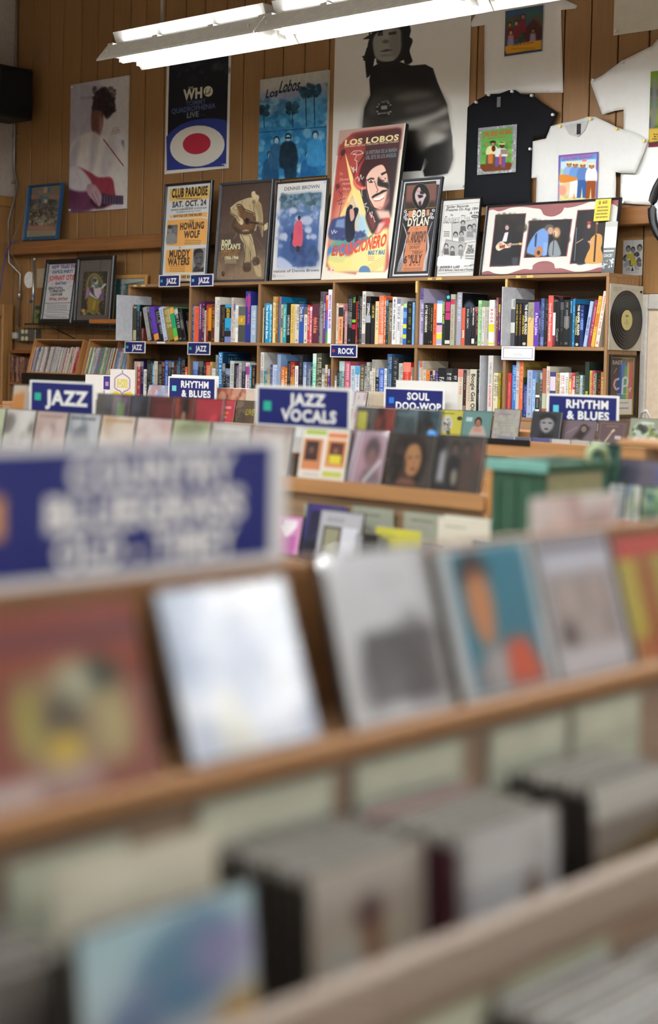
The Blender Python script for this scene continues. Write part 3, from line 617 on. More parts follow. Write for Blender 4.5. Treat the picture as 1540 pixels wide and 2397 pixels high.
c.P([(85, 690), (320, 672), (310, 860), (300, 868), (75, 878), (80, 760)], Y2, 1, 1).T('MUDDY', 112, 720, 292, 56, '3a2a22', 2).T('WATERS', 100, 786, 290, 58, '3a2a22', 2).lines(105, 815, 265, 870, 3, '8a6a44')
c.P([(326, 672), (434, 662), (412, 862), (308, 868)], '8f9092').P([(325, 700), (350, 675), (400, 675), (412, 710), (410, 780), (380, 830), (350, 825), (330, 780)], '55565a', 1, 1, 1).P([(330, 700), (350, 675), (395, 674), (414, 705), (395, 700), (350, 712), (335, 740)], '17181a', 1, 1, 1).E(352, 748, 12, 4, '1d1d1f').E(388, 742, 12, 4, '1d1d1f').E(372, 770, 10, 14, '6d6e72', .8, 2).E(372, 796, 22, 5, '2a2a2c').P([(315, 868), (325, 830), (350, 812), (380, 835), (415, 820), (412, 862)], '2e3034', 1, 1)
c.P([(70, 895), (420, 880), (415, 920), (66, 935)], 'e0b878', 1, 1).T('AND HIS BAND', 150, 912, 340, 24, '4a3020', 2)
framed('framed_poster', 'black framed handbill in yellow and white about a blues battle', 'framed poster', (391, 432), (377, 655), (487, 660), 6.80, SZ, .017, .022, M_frb, c)
# sepia guitarist
c = Cv(300, 450, '54423a', ((572, 142), (1003, 105), (930, 935), (495, 948)))
c.G(495, 105, 1003, 520, '4a3a34', '5e4a40').G(495, 700, 1003, 950, '63503f', '8a7460').P([(495, 800), (700, 720), (935, 760), (935, 945), (495, 948)], '8d7862', .7, 12)
c.P([(640, 330), (680, 285), (780, 245), (830, 240), (890, 280), (915, 340), (915, 460), (910, 580), (870, 470), (840, 520), (700, 400), (690, 370), (660, 390), (632, 370)], 'bfab85', 1, 1, 1)
c.P([(820, 200), (835, 190), (850, 205), (885, 235), (860, 300), (830, 290), (820, 250)], 'c7b48c', 1, 1, 1).P([(822, 196), (850, 188), (855, 215), (885, 232), (850, 250), (824, 230)], 'd6c49a', 1, 1, 1).E(838, 278, 14, 18, '6b543e', .8, 2)
c.P([(690, 310), (740, 305), (760, 345), (820, 365), (845, 395), (845, 470), (820, 530), (760, 545), (680, 520), (655, 480), (665, 440), (720, 400)], '5f442f', 1, 1, 1).P([(700, 330), (735, 320), (760, 360), (820, 380), (835, 440), (800, 520), (720, 510), (675, 480), (700, 420)], '75543a', .8, 5, 1).L([(695, 308), (740, 304), (765, 348), (830, 370), (847, 400)], 3, 'cbb890').E(778, 440, 22, 28, '2e2019', 1, 1).P([(780, 425), (950, 460), (950, 478), (780, 455)], '3f2e24', 1, 1).P([(935, 462), (968, 452), (970, 490), (940, 512), (920, 520), (912, 490)], 'd4c29c', 1, 1, 1)
c.P([(632, 335), (670, 300), (690, 380), (740, 440), (720, 470), (670, 400)], 'cbb78e', 1, 1, 1).P([(700, 405), (735, 420), (745, 455), (725, 470), (705, 440)], 'd9c8a0', 1, 1, 1)
c.P([(720, 530), (780, 512), (820, 560), (850, 740), (810, 770), (760, 660), (740, 620), (715, 580)], 'c3b088', 1, 1, 1).P([(745, 640), (800, 680), (800, 780), (760, 850), (735, 850), (755, 740)], 'a8966f', 1, 1, 1).P([(740, 800), (800, 790), (800, 860), (740, 865)], '4c3a30', 1, 1, 1).P([(820, 770), (870, 740), (895, 870), (890, 910), (850, 895)], 'b5a27c', 1, 1, 1).P([(820, 750), (870, 745), (880, 800), (830, 815)], '4a382e', 1, 1, 1)
for p in ([(700, 265), (690, 300), (660, 330)], [(740, 260), (735, 295)], [(800, 300), (815, 345)], [(860, 300), (885, 400), (890, 520)], [(880, 300), (900, 420)], [(650, 330), (690, 350)], [(740, 560), (790, 560), (830, 640)], [(760, 600), (800, 700), (825, 760)], [(790, 540), (830, 640)], [(760, 700), (770, 800)], [(785, 690), (790, 800)], [(830, 780), (880, 850)]): c.L(p, 4, '8f7a58', .7)
c.P([(830, 290), (880, 280), (915, 360), (912, 560), (890, 520), (870, 400)], '8f7b58', .5, 6, 1).P([(640, 345), (668, 330), (690, 380), (735, 430), (728, 440), (670, 400)], 'a8956c', .6, 4, 1).P([(800, 600), (840, 700), (850, 745), (820, 760), (790, 660)], '94805c', .5, 5, 1).P([(850, 470), (905, 470), (910, 570), (860, 600)], '40312a', .5, 6)
_g = [(690, 310), (728, 302), (758, 338), (820, 362), (848, 395), (848, 470), (822, 530), (760, 548), (690, 530), (656, 490), (662, 440), (690, 400)]
c.L([tuple(q) for q in smooth_pts(_g, 5)[:-5]], 4, '241811')
c.L([(840, 300), (835, 345), (850, 380)], 4, '6b543c').L([(905, 300), (922, 400), (922, 560), (905, 584)], 3, '33261f').L([(632, 335), (640, 372), (690, 400), (712, 440)], 3, '33261f').L([(640, 320), (690, 272), (780, 240), (822, 236)], 3, '33261f')
c.L([(722, 545), (745, 600), (760, 640), (752, 740), (738, 800)], 3, '33261f').L([(800, 520), (825, 580), (858, 745)], 3, '33261f').L([(800, 690), (806, 790)], 3, '33261f')
c.P([(668, 480), (720, 520), (800, 520), (820, 500), (800, 540), (740, 550), (680, 525)], '33231a', .8, 3, 1).E(778, 440, 12, 16, '140d0a', 1, 1).L([(800, 432), (955, 468)], 2, '8a7050')
c.P([(560, 560), (680, 560), (720, 640), (740, 800), (560, 900)], '3c2e27', .35, 14)
c.L([(660, 590), (690, 540)], 3, '9a7a50').L([(690, 540), (720, 600)], 2, '3a2a20').L([(850, 570), (930, 700)], 2, '7a6450')
c.T('BOB', 553, 620, 634, 40, 'e3dfb4', 2).T("DYLAN'S", 548, 660, 716, 44, 'e3dfb4', 2).T('AMERICAN', 545, 697, 706, 28, 'a3763c', 1).T('JOURNEY', 552, 727, 694, 28, 'a3763c', 1).T('1956-1966', 574, 752, 698, 26, 'e3dfb4', 2).lines(570, 765, 690, 800, 3, 'd0c8a0').E(560, 888, 14, 22, '2a1c16').E(562, 882, 6, 8, '6a5040').N(.035, 30, 3)
framed('framed_poster', 'black framed sepia poster of a bent over seated man playing guitar', 'framed poster', (520, 430), (503, 660), (627, 658), 6.80, SZ, .018, .024, M_frg, c)
# white bordered frame
c = Cv(300, 440, 'dcdad8', ((1032, 108), (1466, 76), (1420, 930), (975, 944)))
c.T('DENNIS BROWN', 1088, 152, 1394, 30, '6a6a6c', 1)
c.P([(1062, 205), (1412, 182), (1370, 815), (1022, 826)], '5d7ba8', 1).P([(1062, 205), (1412, 182), (1405, 330), (1055, 330)], '4a6478', .9, 10).blobs(1060, 195, 1405, 320, ['2e4a58', '6a8a98', '3a5868', '88a4b0'], 90, 16, 3, .5, 1).R(1046, 470, 1390, 820, '2f4f88', .75, 16)
c.blobs(1030, 300, 1390, 600, ['b9c0d8', '7f95c0', '3f5f98', 'd6d8e4', '4a6a98'], 80, 24, 9, .55, 2)
for x, y, r in ((1165, 335, 36), (1285, 420, 52), (1210, 400, 28), (1090, 385, 24), (1300, 505, 30), (1060, 480, 22), (1080, 560, 40), (1360, 390, 24), (1055, 640, 24), (1345, 560, 30)): c.E(x, y, r, r*.8, 'c3c6d8' if r > 25 else '8ea0c4', .85, 4)
c.P([(1022, 826), (1030, 740), (1090, 750), (1165, 826)], 'c4cbe4', .9, 4, 1).blobs(1150, 620, 1370, 810, ['22355e', '2c4670', '3a5a8c'], 40, 28, 4, .5, 4)
c.P([(1190, 435), (1240, 432), (1252, 540), (1240, 640), (1168, 638), (1165, 540)], 'd0566a', 1, 1, 1).P([(1205, 470), (1240, 470), (1240, 540), (1205, 540)], 'b84a68', .5, 4).P([(1195, 640), (1225, 640), (1222, 690), (1195, 690)], '2a2430', 1, 1).E(1220, 395, 14, 18, '2a1c22').E(1220, 405, 10, 14, '4a3038').P([(1150, 540), (1168, 520), (1165, 580), (1140, 670), (1145, 600)], '2a2c44', 1, 2)
c.T('visions of Dennis Brown', 992, 862, 1396, 24, '5c5c60', 1).E(1000, 905, 12, 14, '777').E(1000, 905, 7, 9, 'dcdad8').lines(1015, 898, 1100, 910, 1, 'aaa').R(1425, 82, 1450, 108, 'c4c4dc')
framed('framed_poster', 'white bordered poster of a figure in a pink robe among blue rocks', 'framed poster', (650, 428), (635, 657), (757, 652), 6.80, SZ, .011, .02, M_frb, c)
# tall board with the hatted singer
c = Cv(330, 660, 'd9d2c2', ((212, 118), (880, 46), (668, 1546), (-5, 1568)))
c.P([(300, 180), (400, 130), (800, 95), (830, 120), (815, 260), (690, 1080), (640, 1490), (120, 1480), (70, 1440), (60, 1340), (190, 360), (230, 250)], 'a3473f', 1, 3, 1)
c.P([(520, 150), (800, 95), (835, 115), (770, 500), (715, 960), (640, 900), (520, 880), (500, 1130), (400, 760), (380, 560)], '252327', 1, 5).P([(330, 160), (800, 95), (825, 115), (770, 600), (700, 900), (640, 1000), (500, 1130), (380, 700), (350, 560), (440, 420), (520, 300)], '302c30', .9, 8).G(200, 100, 830, 300, '8f3a38', '7a3636', 1, .35).P([(260, 700), (150, 900), (60, 1250), (200, 1260), (350, 760)], 'd8907a', .9, 16)
c.P([(500, 1070), (690, 1060), (640, 1490), (110, 1490), (60, 1380), (300, 1330)], 'e2d08a', 1, 6).P([(70, 1280), (180, 1180), (480, 1130), (520, 1140), (300, 1290), (220, 1390), (100, 1380)], '3d72a4', 1, 3, 1).P([(75, 1330), (200, 1300), (330, 1400), (200, 1480), (90, 1450)], 'd9cf7c', .9, 6, 1).P([(110, 1180), (500, 1110), (500, 1150), (100, 1250)], '5f9a78', .7, 5)
c.P([(262, 320), (310, 470), (345, 580), (410, 700), (520, 1120), (480, 1150), (330, 740), (220, 950), (200, 950), (325, 690), (300, 560)], 'f0d888', .95, 1).P([(380, 520), (345, 620), (330, 740), (240, 950), (205, 960), (320, 680)], 'ecc878', .9, 2)
c.P([(330, 740), (400, 830), (500, 1120), (330, 1130), (230, 950)], 'd8cfae', .8, 6).P([(370, 960), (440, 930), (500, 1110), (380, 1150)], '9fc4d8', .9, 8)
c.P([(110, 1000), (180, 960), (300, 950), (340, 1080), (440, 1100), (430, 1150), (100, 1170)], '35406a', 1, 3, 1).P([(170, 980), (250, 965), (245, 1060), (150, 1050)], '7f97bd', .8, 3).blobs(100, 1080, 450, 1180, ['24305a', '4a6a98', '30508a'], 24, 16, 8, .6, 1)
c.P([(270, 880), (310, 830), (330, 880), (335, 990), (320, 1170), (260, 1180), (255, 1000)], '161a2c', 1, 1, 1).P([(330, 900), (370, 860), (390, 890), (350, 1000), (345, 1130), (310, 1170)], '14182a', 1, 1, 1).P([(300, 885), (340, 880), (345, 960), (310, 990)], 'c89888', 1, 1, 1).E(312, 852, 20, 18, '1c1f30').E(372, 882, 16, 18, '1c1f30')
c.E(245, 330, 22, 34, '3a2a2c', .9, 2, .5).L([(215, 405), (240, 350)], 3, '3a2a2c').E(282, 830, 20, 26, 'e0a060', .7, 4)
c.P([(345, 560), (400, 430), (470, 350), (560, 325), (660, 340), (720, 420), (735, 560), (700, 640), (690, 520), (620, 445), (530, 480), (470, 580), (468, 670), (400, 680)], '3c2224', 1, 2, 1).P([(345, 600), (370, 500), (440, 400), (470, 370), (420, 470), (400, 560), (430, 640), (470, 670), (400, 690), (355, 650)], 'a8403c', 1, 3, 1).L([(350, 600), (362, 640), (420, 676), (470, 668)], 12, 'cf6a5e')
c.P([(470, 580), (530, 490), (620, 445), (660, 470), (690, 560), (705, 640), (700, 720), (660, 830), (600, 880), (540, 860), (500, 790), (470, 680)], 'dcb3a0', 1, 1, 1)
c.P([(588, 585), (600, 560), (625, 580), (640, 610), (690, 620), (700, 680), (660, 665), (610, 655), (585, 640)], '2c2728', 1, 2, 1).P([(690, 560), (712, 600), (700, 760), (668, 850), (640, 870), (672, 760), (690, 660)], '2c2728', .85, 4, 1).P([(600, 545), (660, 560), (690, 590), (660, 610), (610, 580)], 'd2a592', .9, 3).P([(560, 860), (640, 850), (690, 760), (705, 640), (700, 800), (640, 890)], 'c06a60', .8, 5).P([(480, 640), (490, 760), (540, 850), (510, 760)], 'e8c8b8', .7, 4)
c.P([(480, 590), (520, 570), (555, 575), (552, 590), (520, 585), (485, 605)], '2a2022', 1, 1).E(520, 612, 24, 9, '3a2a2a', .9, 1).E(640, 600, 18, 8, '3a2a2a', .8, 1).P([(620, 530), (680, 505), (685, 520), (630, 550)], '241c1e', 1, 1)
c.P([(530, 750), (580, 720), (600, 715), (640, 690), (690, 690), (640, 715), (600, 735), (560, 755), (530, 770)], '251d1f', 1, 1, 1).P([(545, 775), (600, 760), (660, 720), (640, 765), (590, 790), (555, 790)], 'ece4dc', 1, 1).L([(548, 795), (600, 793), (650, 765)], 4, 'b05a52')
c.L([(470, 580), (475, 680), (500, 780), (545, 862), (600, 882)], 5, '3a2422').L([(556, 600), (575, 660), (590, 690), (575, 712)], 4, '7a4a42').E(520, 600, 16, 7, 'f0e6dc').E(521, 600, 8, 8, '1c1718').E(662, 578, 14, 6, 'e8dcd0').E(664, 578, 7, 7, '1c1718')
c.P([(460, 960), (500, 880), (590, 990), (560, 1080), (520, 1110)], '2a2426', 1, 3, 1).P([(480, 960), (500, 900), (560, 1000), (530, 1080)], '8a3a36', .7, 6, 1).P([(560, 880), (700, 890), (715, 960), (600, 970)], 'd8b4a4', 1, 5).P([(620, 990), (690, 960), (705, 1000), (660, 1030), (600, 1110), (545, 1110)], 'b5443e', 1, 2, 1).P([(590, 1010), (660, 1000), (600, 1100), (560, 1120)], 'e0c0b4', .8, 4)
c.T('LOS LOBOS', 262, 235, 802, 52, 'e6d7a2', 2).T('DAVID HIDALGO  CESAR ROSAS  CONRAD LOZANO  LOUIE PEREZ  STEVE BERLIN', 262, 274, 798, 15, 'e0d4ac', 1)
c.T('LA HISTORIA DE LA BANDA', 472, 330, 785, 34, '74797e', 2, sh=-.2).T('DEL ESTE DE LOS ANGELES', 474, 378, 776, 34, '74797e', 2, sh=-.2)
for p in ([(320, 345), (350, 315), (420, 310), (450, 335), (400, 352), (340, 345), (380, 330)], [(380, 360), (360, 400), (385, 410), (375, 440)], [(320, 460), (350, 520), (350, 470), (330, 480), (370, 500), (385, 440), (375, 520)], [(360, 590), (390, 560), (400, 605), (420, 540), (430, 590), (450, 560)], [(430, 660), (425, 720), (430, 750)], [(440, 830), (475, 815), (450, 850), (490, 860), (480, 900)], [(500, 900), (520, 960), (530, 900), (500, 920), (540, 950), (550, 1000), (560, 990)], [(110, 1080), (120, 1120), (140, 1080), (150, 1110), (170, 1090)]): c.L(p, 3.4, 'd8cfc8', .85)
for p in ([(170, 800), (260, 770)], [(190, 700), (230, 740), (190, 830), (240, 820)], [(235, 690), (200, 760)], [(225, 790), (190, 960)]): c.L(p, 3, '4a2c2c', .9)
c.E(185, 655, 22, 26, '4a2a2e', .9, 3).L([(185, 655), (165, 700)], 4, '4a2a2e')
for s, x, y, e in (('To', 205, 535, 240), ('Down', 205, 590, 300), ('Home', 230, 630, 310), ('Music', 235, 680, 310)): c.T(s, x, y, e, 26, 'd8b8b0', 0, sh=.2)
a = c.m([(118, 1270), (185, 1260)]); c.text_c('El', a[0, 0], a[0, 1]+4, a[1, 0]-a[0, 0], 42, 'b8402e', 2, 1, .15)
a = c.m([(190, 1270), (668, 1180)]); c.text_c('CANCIONERO', a[0, 0], a[0, 1]+2, a[1, 0]-a[0, 0], 50, 'c6432f', 2, 1, .12, 0, a[1, 1]-a[0, 1]-10)
c.T('MAS Y MAS', 480, 1298, 648, 42, '2f5f8f', 2).lines(470, 1330, 550, 1380, 3, 'c86a4a')
c.E(440, 1480, 58, 55, '4c6f9a', 1, 1).P([(360, 1490), (640, 1488), (640, 1560), (340, 1560)], 'd9d2c2')
for i in range(5): c.L([(470+i*8, 1430+i*14), (640, 1330+i*20)], 2, 'b89a50')
c.E(115, 1470, 24, 28, 'd8b0a8', .8).E(115, 1470, 17, 20, 'd9d2c2').E(118, 1472, 10, 10, 'c86a5a')
Wc, Hc, ac, cxc = lean_place(None, (800, 308), (757, 656), (912, 653), 6.79, SZ)
t = panel('mounted_poster', Wc, Hc, .022, [mat('board_black', '1a1a1c', .6), pm(c, 'singer_art', .3, .5)], None, (cxc, 6.79, SZ)); t.rotation_euler = (-ac, 0, 0)
tag(t, 'tall cream bordered board painted with a moustached singer in a hat', 'poster'); box('board', -Wc/2, Wc/2, .0005, .006, 0, Hc, mat('board_black', '1a1a1c', .6), t)
# concert poster, narrow black frame
c = Cv(260, 620, '24262a', ((836, 596), (1170, 574), (1042, 1530), (702, 1530)))
W_ = 'd8d4d6'
c.P([(836, 596), (1170, 574), (1166, 590), (836, 612)], W_).P([(836, 596), (850, 596), (716, 1530), (700, 1530)], W_).P([(1155, 575), (1170, 574), (1044, 1530), (1026, 1530)], W_).P([(706, 1505), (1046, 1505), (1044, 1532), (700, 1532)], W_).R(1120, 590, 1160, 630, 'c4c0cc')
c.P([(858, 640), (1125, 622), (1108, 850), (838, 868)], '6c4a44', 1, 2).P([(858, 640), (950, 635), (950, 750), (845, 790)], '8a5a50', .7, 10).P([(1040, 630), (1120, 625), (1110, 780), (1050, 770)], '7f524a', .7, 10).P([(840, 800), (1110, 790), (1108, 850), (838, 868)], '2e2624', .9, 8)
c.L([(858, 640), (1125, 622)], 2, 'a08a50').L([(840, 866), (1110, 850)], 3, 'c89a50')
c.E(982, 745, 82, 132, '6f5a48').E(982, 745, 77, 127, '17171a').P([(930, 715), (955, 660), (975, 655), (985, 690), (1028, 725), (1010, 770), (985, 830), (960, 830), (940, 790), (930, 760)], 'c9b0b2', 1, 2, 1).P([(950, 725), (1000, 730), (1000, 748), (965, 760)], '17171a', 1, 2).P([(972, 690), (1010, 700), (1010, 720), (975, 720)], '1d1c1f', 1, 2).P([(955, 800), (980, 780), (985, 830), (965, 840)], '2a2426', .9, 2).E(955, 690, 10, 14, 'b06a5a', .5, 3)
c.P([(868, 880), (910, 878), (900, 940), (862, 945)], 'c98c62').P([(1030, 872), (1055, 870), (1050, 930), (1025, 930)], 'c98c62')
for x, y in ((840, 885), (850, 915), (835, 940), (1090, 880), (1072, 915), (1062, 945), (845, 960), (1080, 950)): c.E(x, y, 14, 14, 'd8d6dc').E(x, y, 6, 6, '3a3a40')
c.P([(880, 1030), (1035, 1030), (1000, 1480), (790, 1480), (830, 1250), (850, 1090)], 'c98460', 1)
c.T('BOB', 902, 910, 1020, 66, 'e6dcc6', 2).T('DYLAN', 858, 990, 1048, 74, 'e6dcc6', 2).T('AT', 928, 1058, 950, 14, '5a3a2a', 1)
c.T("ST. ANDREW'S", 842, 1140, 1018, 100, '4a3a34', 2).T('431 E. CONGRESS', 860, 1210, 972, 14, '6a4432', 1).T('DETROIT', 868, 1240, 960, 26, '5a3a2e', 1).L([(830, 1272), (1010, 1270)], 2, '8a5a40').T('TUESDAY', 890, 1290, 985, 26, '4a342c', 1).T('6', 812, 1360, 848, 72, '4a342c', 2).T('TH', 850, 1335, 885, 34, '4a342c', 2).T('JULY', 878, 1355, 975, 80, '4a342c', 2).T('1 9 9 9', 820, 1418, 960, 14, '6a4432', 1).lines(800, 1440, 990, 1475, 2, '6a4432')
for i in range(5):
    c.L([(815+i*5, 1000+i*14), (848, 1120), (826-i*3, 1230+i*8), (770+i*8, 1390), (750+i*9, 1480)], 3.5, 'cfced6', .9); c.L([(1078-i*5, 990+i*14), (1035, 1110), (1045-i*4, 1230+i*8), (1020-i*6, 1390), (1012-i*6, 1478)], 3.5, 'cfced6', .9)
c.L([(825, 620), (835, 870), (720, 1490)], 2, 'b09a5a')
framed('framed_poster', 'narrow black framed concert poster with an oval face and orange lettering panel', 'framed poster', (945, 422), (915, 651), (1010, 649), 6.80, SZ, .014, .022, M_frg, c)
# black and white club flyer
c = Cv(260, 460, 'd6d4d0', ((1200, 800), (1560, 760), (1490, 1530), (1135, 1535)))
K = '3c3a3c'
c.L([(1210, 850), (1570, 800), (1500, 1480), (1150, 1500), (1210, 850)], 2, '6a6a6a')
c.T('Spider Records', 1232, 862, 1438, 24, K, 1, sh=.2).T('Presents On Aug. 18th', 1225, 892, 1530, 24, K, 1, sh=.2).T('& 19th', 1450, 912, 1560, 20, K, 1, sh=.2).T('The', 1265, 938, 1290, 18, K, 1)
c.T('RomanTics', 1210, 985, 1450, 62, K, 2, sh=.2).T('RomanTics', 1213, 984, 1447, 54, 'd6d4d0', 1, sh=.2).E(1500, 945, 38, 18, '5a585a').lines(1470, 935, 1530, 955, 1, 'd6d4d0')
c.P([(1280, 1020), (1512, 970), (1510, 1170), (1282, 1200)], 'bcbab8').L([(1280, 1020), (1512, 970), (1510, 1190), (1282, 1225), (1280, 1020)], 2, K)
for x, y, r in ((1385, 1015, 22), (1450, 1060, 26), (1490, 1040, 18), (1315, 1130, 24), (1370, 1120, 22)): c.P([(x-r*1.3, y+r*3.4), (x-r, y+r*1.2), (x+r, y+r*1.2), (x+r*1.4, y+r*3.4)], random.Random(x).choice(['5a585a', 'e0dedc', '8a888a']), 1, 1).face(x, y, r, 'b0aeac', '222')
c.P([(1225, 1175), (1415, 1210), (1370, 1360), (1180, 1300)], 'b0aeac').L([(1225, 1175), (1418, 1212), (1350, 1400), (1175, 1390), (1225, 1175)], 2, K)
for x, y, r in ((1228, 1240, 20), (1285, 1265, 20), (1362, 1250, 20)): c.P([(x-r*1.2, y+r*4), (x-r, y+r), (x+r, y+r), (x+r*1.3, y+r*4)], ['8a888a', '5a585a', '2a282a'][x % 3], 1, 1).face(x, y, r, 'c4c2c0', '1e1e1e')
c.lines(1200, 1090, 1265, 1150, 3, K).T('THE', 1430, 1240, 1475, 26, K, 2, sh=.2).T('REAL', 1425, 1268, 1492, 24, K, 2, sh=.2).T('KIDS!', 1415, 1296, 1490, 26, K, 2, sh=.2).lines(1400, 1320, 1500, 1370, 2, K).T('At', 1185, 1398, 1215, 26, K, 2, sh=.2)
c.T("Bookie's Club", 1172, 1435, 1355, 30, K, 2, sh=.2).T('862-0877', 1395, 1425, 1490, 20, K, 1, sh=.2).T('870 W. McNichols, 3 blocks west of Woodward', 1162, 1470, 1492, 20, K, 1, sh=.2)
framed('framed_poster', 'thin framed black and white club flyer covered in small lettering', 'framed poster', (1038, 468), (1021, 648), (1113, 646), 6.82, SZ, .008, .018, M_frb, c)
# triple photograph
c = Cv(620, 340, 'd9d7d0', ((155, 188), (1212, 132), (1186, 742), (94, 750)))
RD = '93585a'
for p in ([(150, 190), (400, 160), (760, 155), (760, 195), (735, 240), (670, 268), (600, 255), (570, 210), (520, 200), (420, 188), (330, 195), (270, 215), (230, 222), (190, 208), (150, 212)], [(760, 155), (1220, 125), (1215, 200), (1160, 175), (1080, 155), (980, 150), (900, 175), (820, 195), (760, 195)], [(90, 752), (96, 728), (150, 712), (210, 735), (300, 742), (400, 712), (450, 700), (510, 705), (520, 670), (570, 642), (640, 638), (690, 660), (705, 698), (760, 700), (850, 728), (920, 732), (1000, 720), (1080, 698), (1190, 710), (1186, 745)]): c.P(p, RD, 1, 0, 1)
PH = (((208, 248), (456, 238), (408, 672), (160, 680)), ((478, 300), (832, 288), (798, 600), (440, 608)), ((868, 218), (1135, 205), (1100, 660), (822, 666)))
for q in PH: c.P(q, RD); k = np.array(q, float); c.P(k+(k.mean(0)-k)*np.array([.05, .028]), '17151a', 1)
c.blobs(210, 260, 440, 420, ['2a2416', '1c1a22', '33291c'], 30, 24, 4, .6, 3).blobs(490, 310, 800, 480, ['2a2416', '1c1a22'], 30, 24, 5, .6, 3).blobs(870, 230, 1110, 420, ['2a2416', '1c1a22'], 30, 24, 6, .6, 3)
c.P([(225, 420), (260, 380), (310, 370), (345, 400), (345, 520), (330, 660), (190, 665), (180, 600), (215, 540)], '1c1d24', 1, 2, 1).P([(285, 395), (315, 390), (300, 470), (262, 470)], 'dcd6dc', 1, 1).face(302, 355, 20, 'c89a8e', '5a4a5a').P([(215, 500), (255, 465), (300, 490), (340, 480), (320, 520), (280, 525), (240, 545), (215, 530)], 'd8cfae', 1, 1, 1).P([(240, 500), (290, 495), (285, 520), (245, 525)], '8a3a30', 1, 1).P([(300, 488), (415, 482), (415, 496), (300, 505)], '9a8a70').P([(400, 478), (425, 480), (425, 498), (405, 500)], 'd8b060').E(325, 500, 12, 20, 'c89a8e').E(250, 490, 16, 14, 'c89a8e').R(345, 600, 395, 665, '5a6272', .6, 3)
c.P([(465, 560), (490, 470), (545, 390), (600, 362), (635, 390), (640, 480), (620, 590), (560, 585), (530, 590)], '6f93cc', 1, 2, 1).P([(530, 420), (548, 400), (540, 520), (528, 510)], '2a3a5a', 1, 1).E(645, 360, 38, 30, '5a5450', 1, 2).E(655, 385, 24, 30, 'c49684', 1, 2).P([(600, 480), (635, 480), (632, 590), (600, 590)], '7fa2d6', 1, 2)
c.E(705, 400, 32, 44, 'b89468', 1, 3).E(698, 405, 17, 24, 'd8b49a', 1, 2).P([(650, 500), (690, 460), (720, 490), (745, 590), (650, 594)], '8a9298', 1, 2, 1).L([(688, 400), (680, 590)], 4, '3a3a40').E(562, 560, 32, 48, 'b87848', 1, 1, .3).E(562, 565, 14, 18, '3a2018').L([(450, 565), (530, 590)], 5, '5a4a3a')
c.P([(920, 420), (960, 380), (985, 400), (1000, 480), (980, 600), (960, 660), (880, 662), (895, 520)], '1e1d26', 1, 2, 1).face(968, 350, 19, 'c89a94', '7a3038').E(968, 320, 18, 10, 'a83a34').P([(1022, 260), (1040, 250), (1040, 420), (1025, 440)], '6a3c24').E(1033, 262, 8, 14, 'c89a50').P([(1000, 440), (1040, 412), (1080, 430), (1085, 500), (1078, 540), (1100, 600), (1090, 658), (955, 660), (960, 590), (985, 530), (978, 480)], 'cf9a52', 1, 1, 1).L([(1030, 420), (1026, 650)], 8, '3a2418').P([(965, 470), (1010, 480), (1010, 500), (965, 485)], 'c89a94', 1, 1).E(1035, 325, 9, 12, 'c89a94').L([(870, 490), (925, 455)], 5, 'b09070').L([(868, 360), (862, 640)], 4, '6a7a8a')
tp = framed('framed_photographs', 'wide black framed mat with three stage photographs and a yellow note', 'framed photographs', (1142, 482), (1125, 645), (1438, 642), 6.82, SZ, .011, .022, M_frb, c, lean=.136)
n = Cv(60, 80, 'dcc24a').T('$ 60', 12, 12, 46, 11, '5a5030', 1)
n.lines(6, 24, 56, 72, 4, '5a5030', .8, 2); panel('price_note', .095, .115, .001, [mat('note_edge', 'dcc24a', .7), pm(n, 'price_note', .7)], tp, (.33, -.0235, .40-.125))
for q in tp.children:
    if q.name.startswith('price_note'): q['label'] = 'yellow handwritten price note'
# plastic sleeved flyer at the end of the bookcase
c = Cv(80, 220, 'b8b8b2').G(0, 0, 80, 120, 'c8c8c2', 'b2b2ac').R(0, 0, 80, 22, '8a8a84', .5).R(0, 112, 80, 220, '1c1e22').R(4, 122, 70, 128, 'c8d0d0').R(2, 130, 70, 137, '0c0e12').T('CONCERT', 6, 144, 66, 12, 'a8b0b2', 2, sh=.1).blobs(2, 155, 72, 196, ['0e1014', 'a8b4b4', '2a3034', 'c0c8c8'], 60, 5, 4, .8, 0).R(0, 200, 80, 220, '121418')
o = panel('sleeved_flyer', .072, .265, .003, [mat('flyer_edge', '9a9a94', .5), pm(c, 'sleeved_flyer', .2, .5)], None, (-4.352, 6.76, SZ)); o.rotation_euler = (-.1, 0, 0); tag(o, 'narrow black and white flyer in a plastic sleeve beside the three photographs', 'flyer')
# blue framed poster on the ledge
c = Cv(220, 330, '1d4a6c', ((300, 220), (1300, 130), (1110, 1780), (130, 1845)))
c.P([(330, 250), (1240, 170), (1090, 1690), (170, 1750)], '766c58', 1)
for i in range(40): c.L([(330+i*23, 240), (320+i*23, 640)], 1.2, '5c5446' if i % 2 else '8a7c64')
c.blobs(270, 620, 1180, 1180, ['2a2826', '3c3a34', '8a826c', '4a4640', '221f24'], 170, 50, 3, .7, 1).blobs(230, 1180, 1130, 1380, ['8a8674', '5c5a52', 'a09a84', '3c3a38'], 90, 34, 5, .8, 1)
c.lines(310, 430, 500, 650, 1, 'a86a60', .9, 1).lines(500, 300, 700, 480, 1, 'a86a60', .8, 2).lines(860, 440, 1190, 620, 1, 'a86a60', .9, 3).R(580, 490, 650, 660, '2f5f86', .9, 2).R(800, 240, 880, 400, '2f5f86', .9, 2).P([(690, 240), (800, 210), (800, 400), (690, 420)], 'b09a80', .9, 4).E(745, 650, 60, 70, 'b0a890', 1, 3).E(740, 560, 70, 34, '356a94', 1, 2)
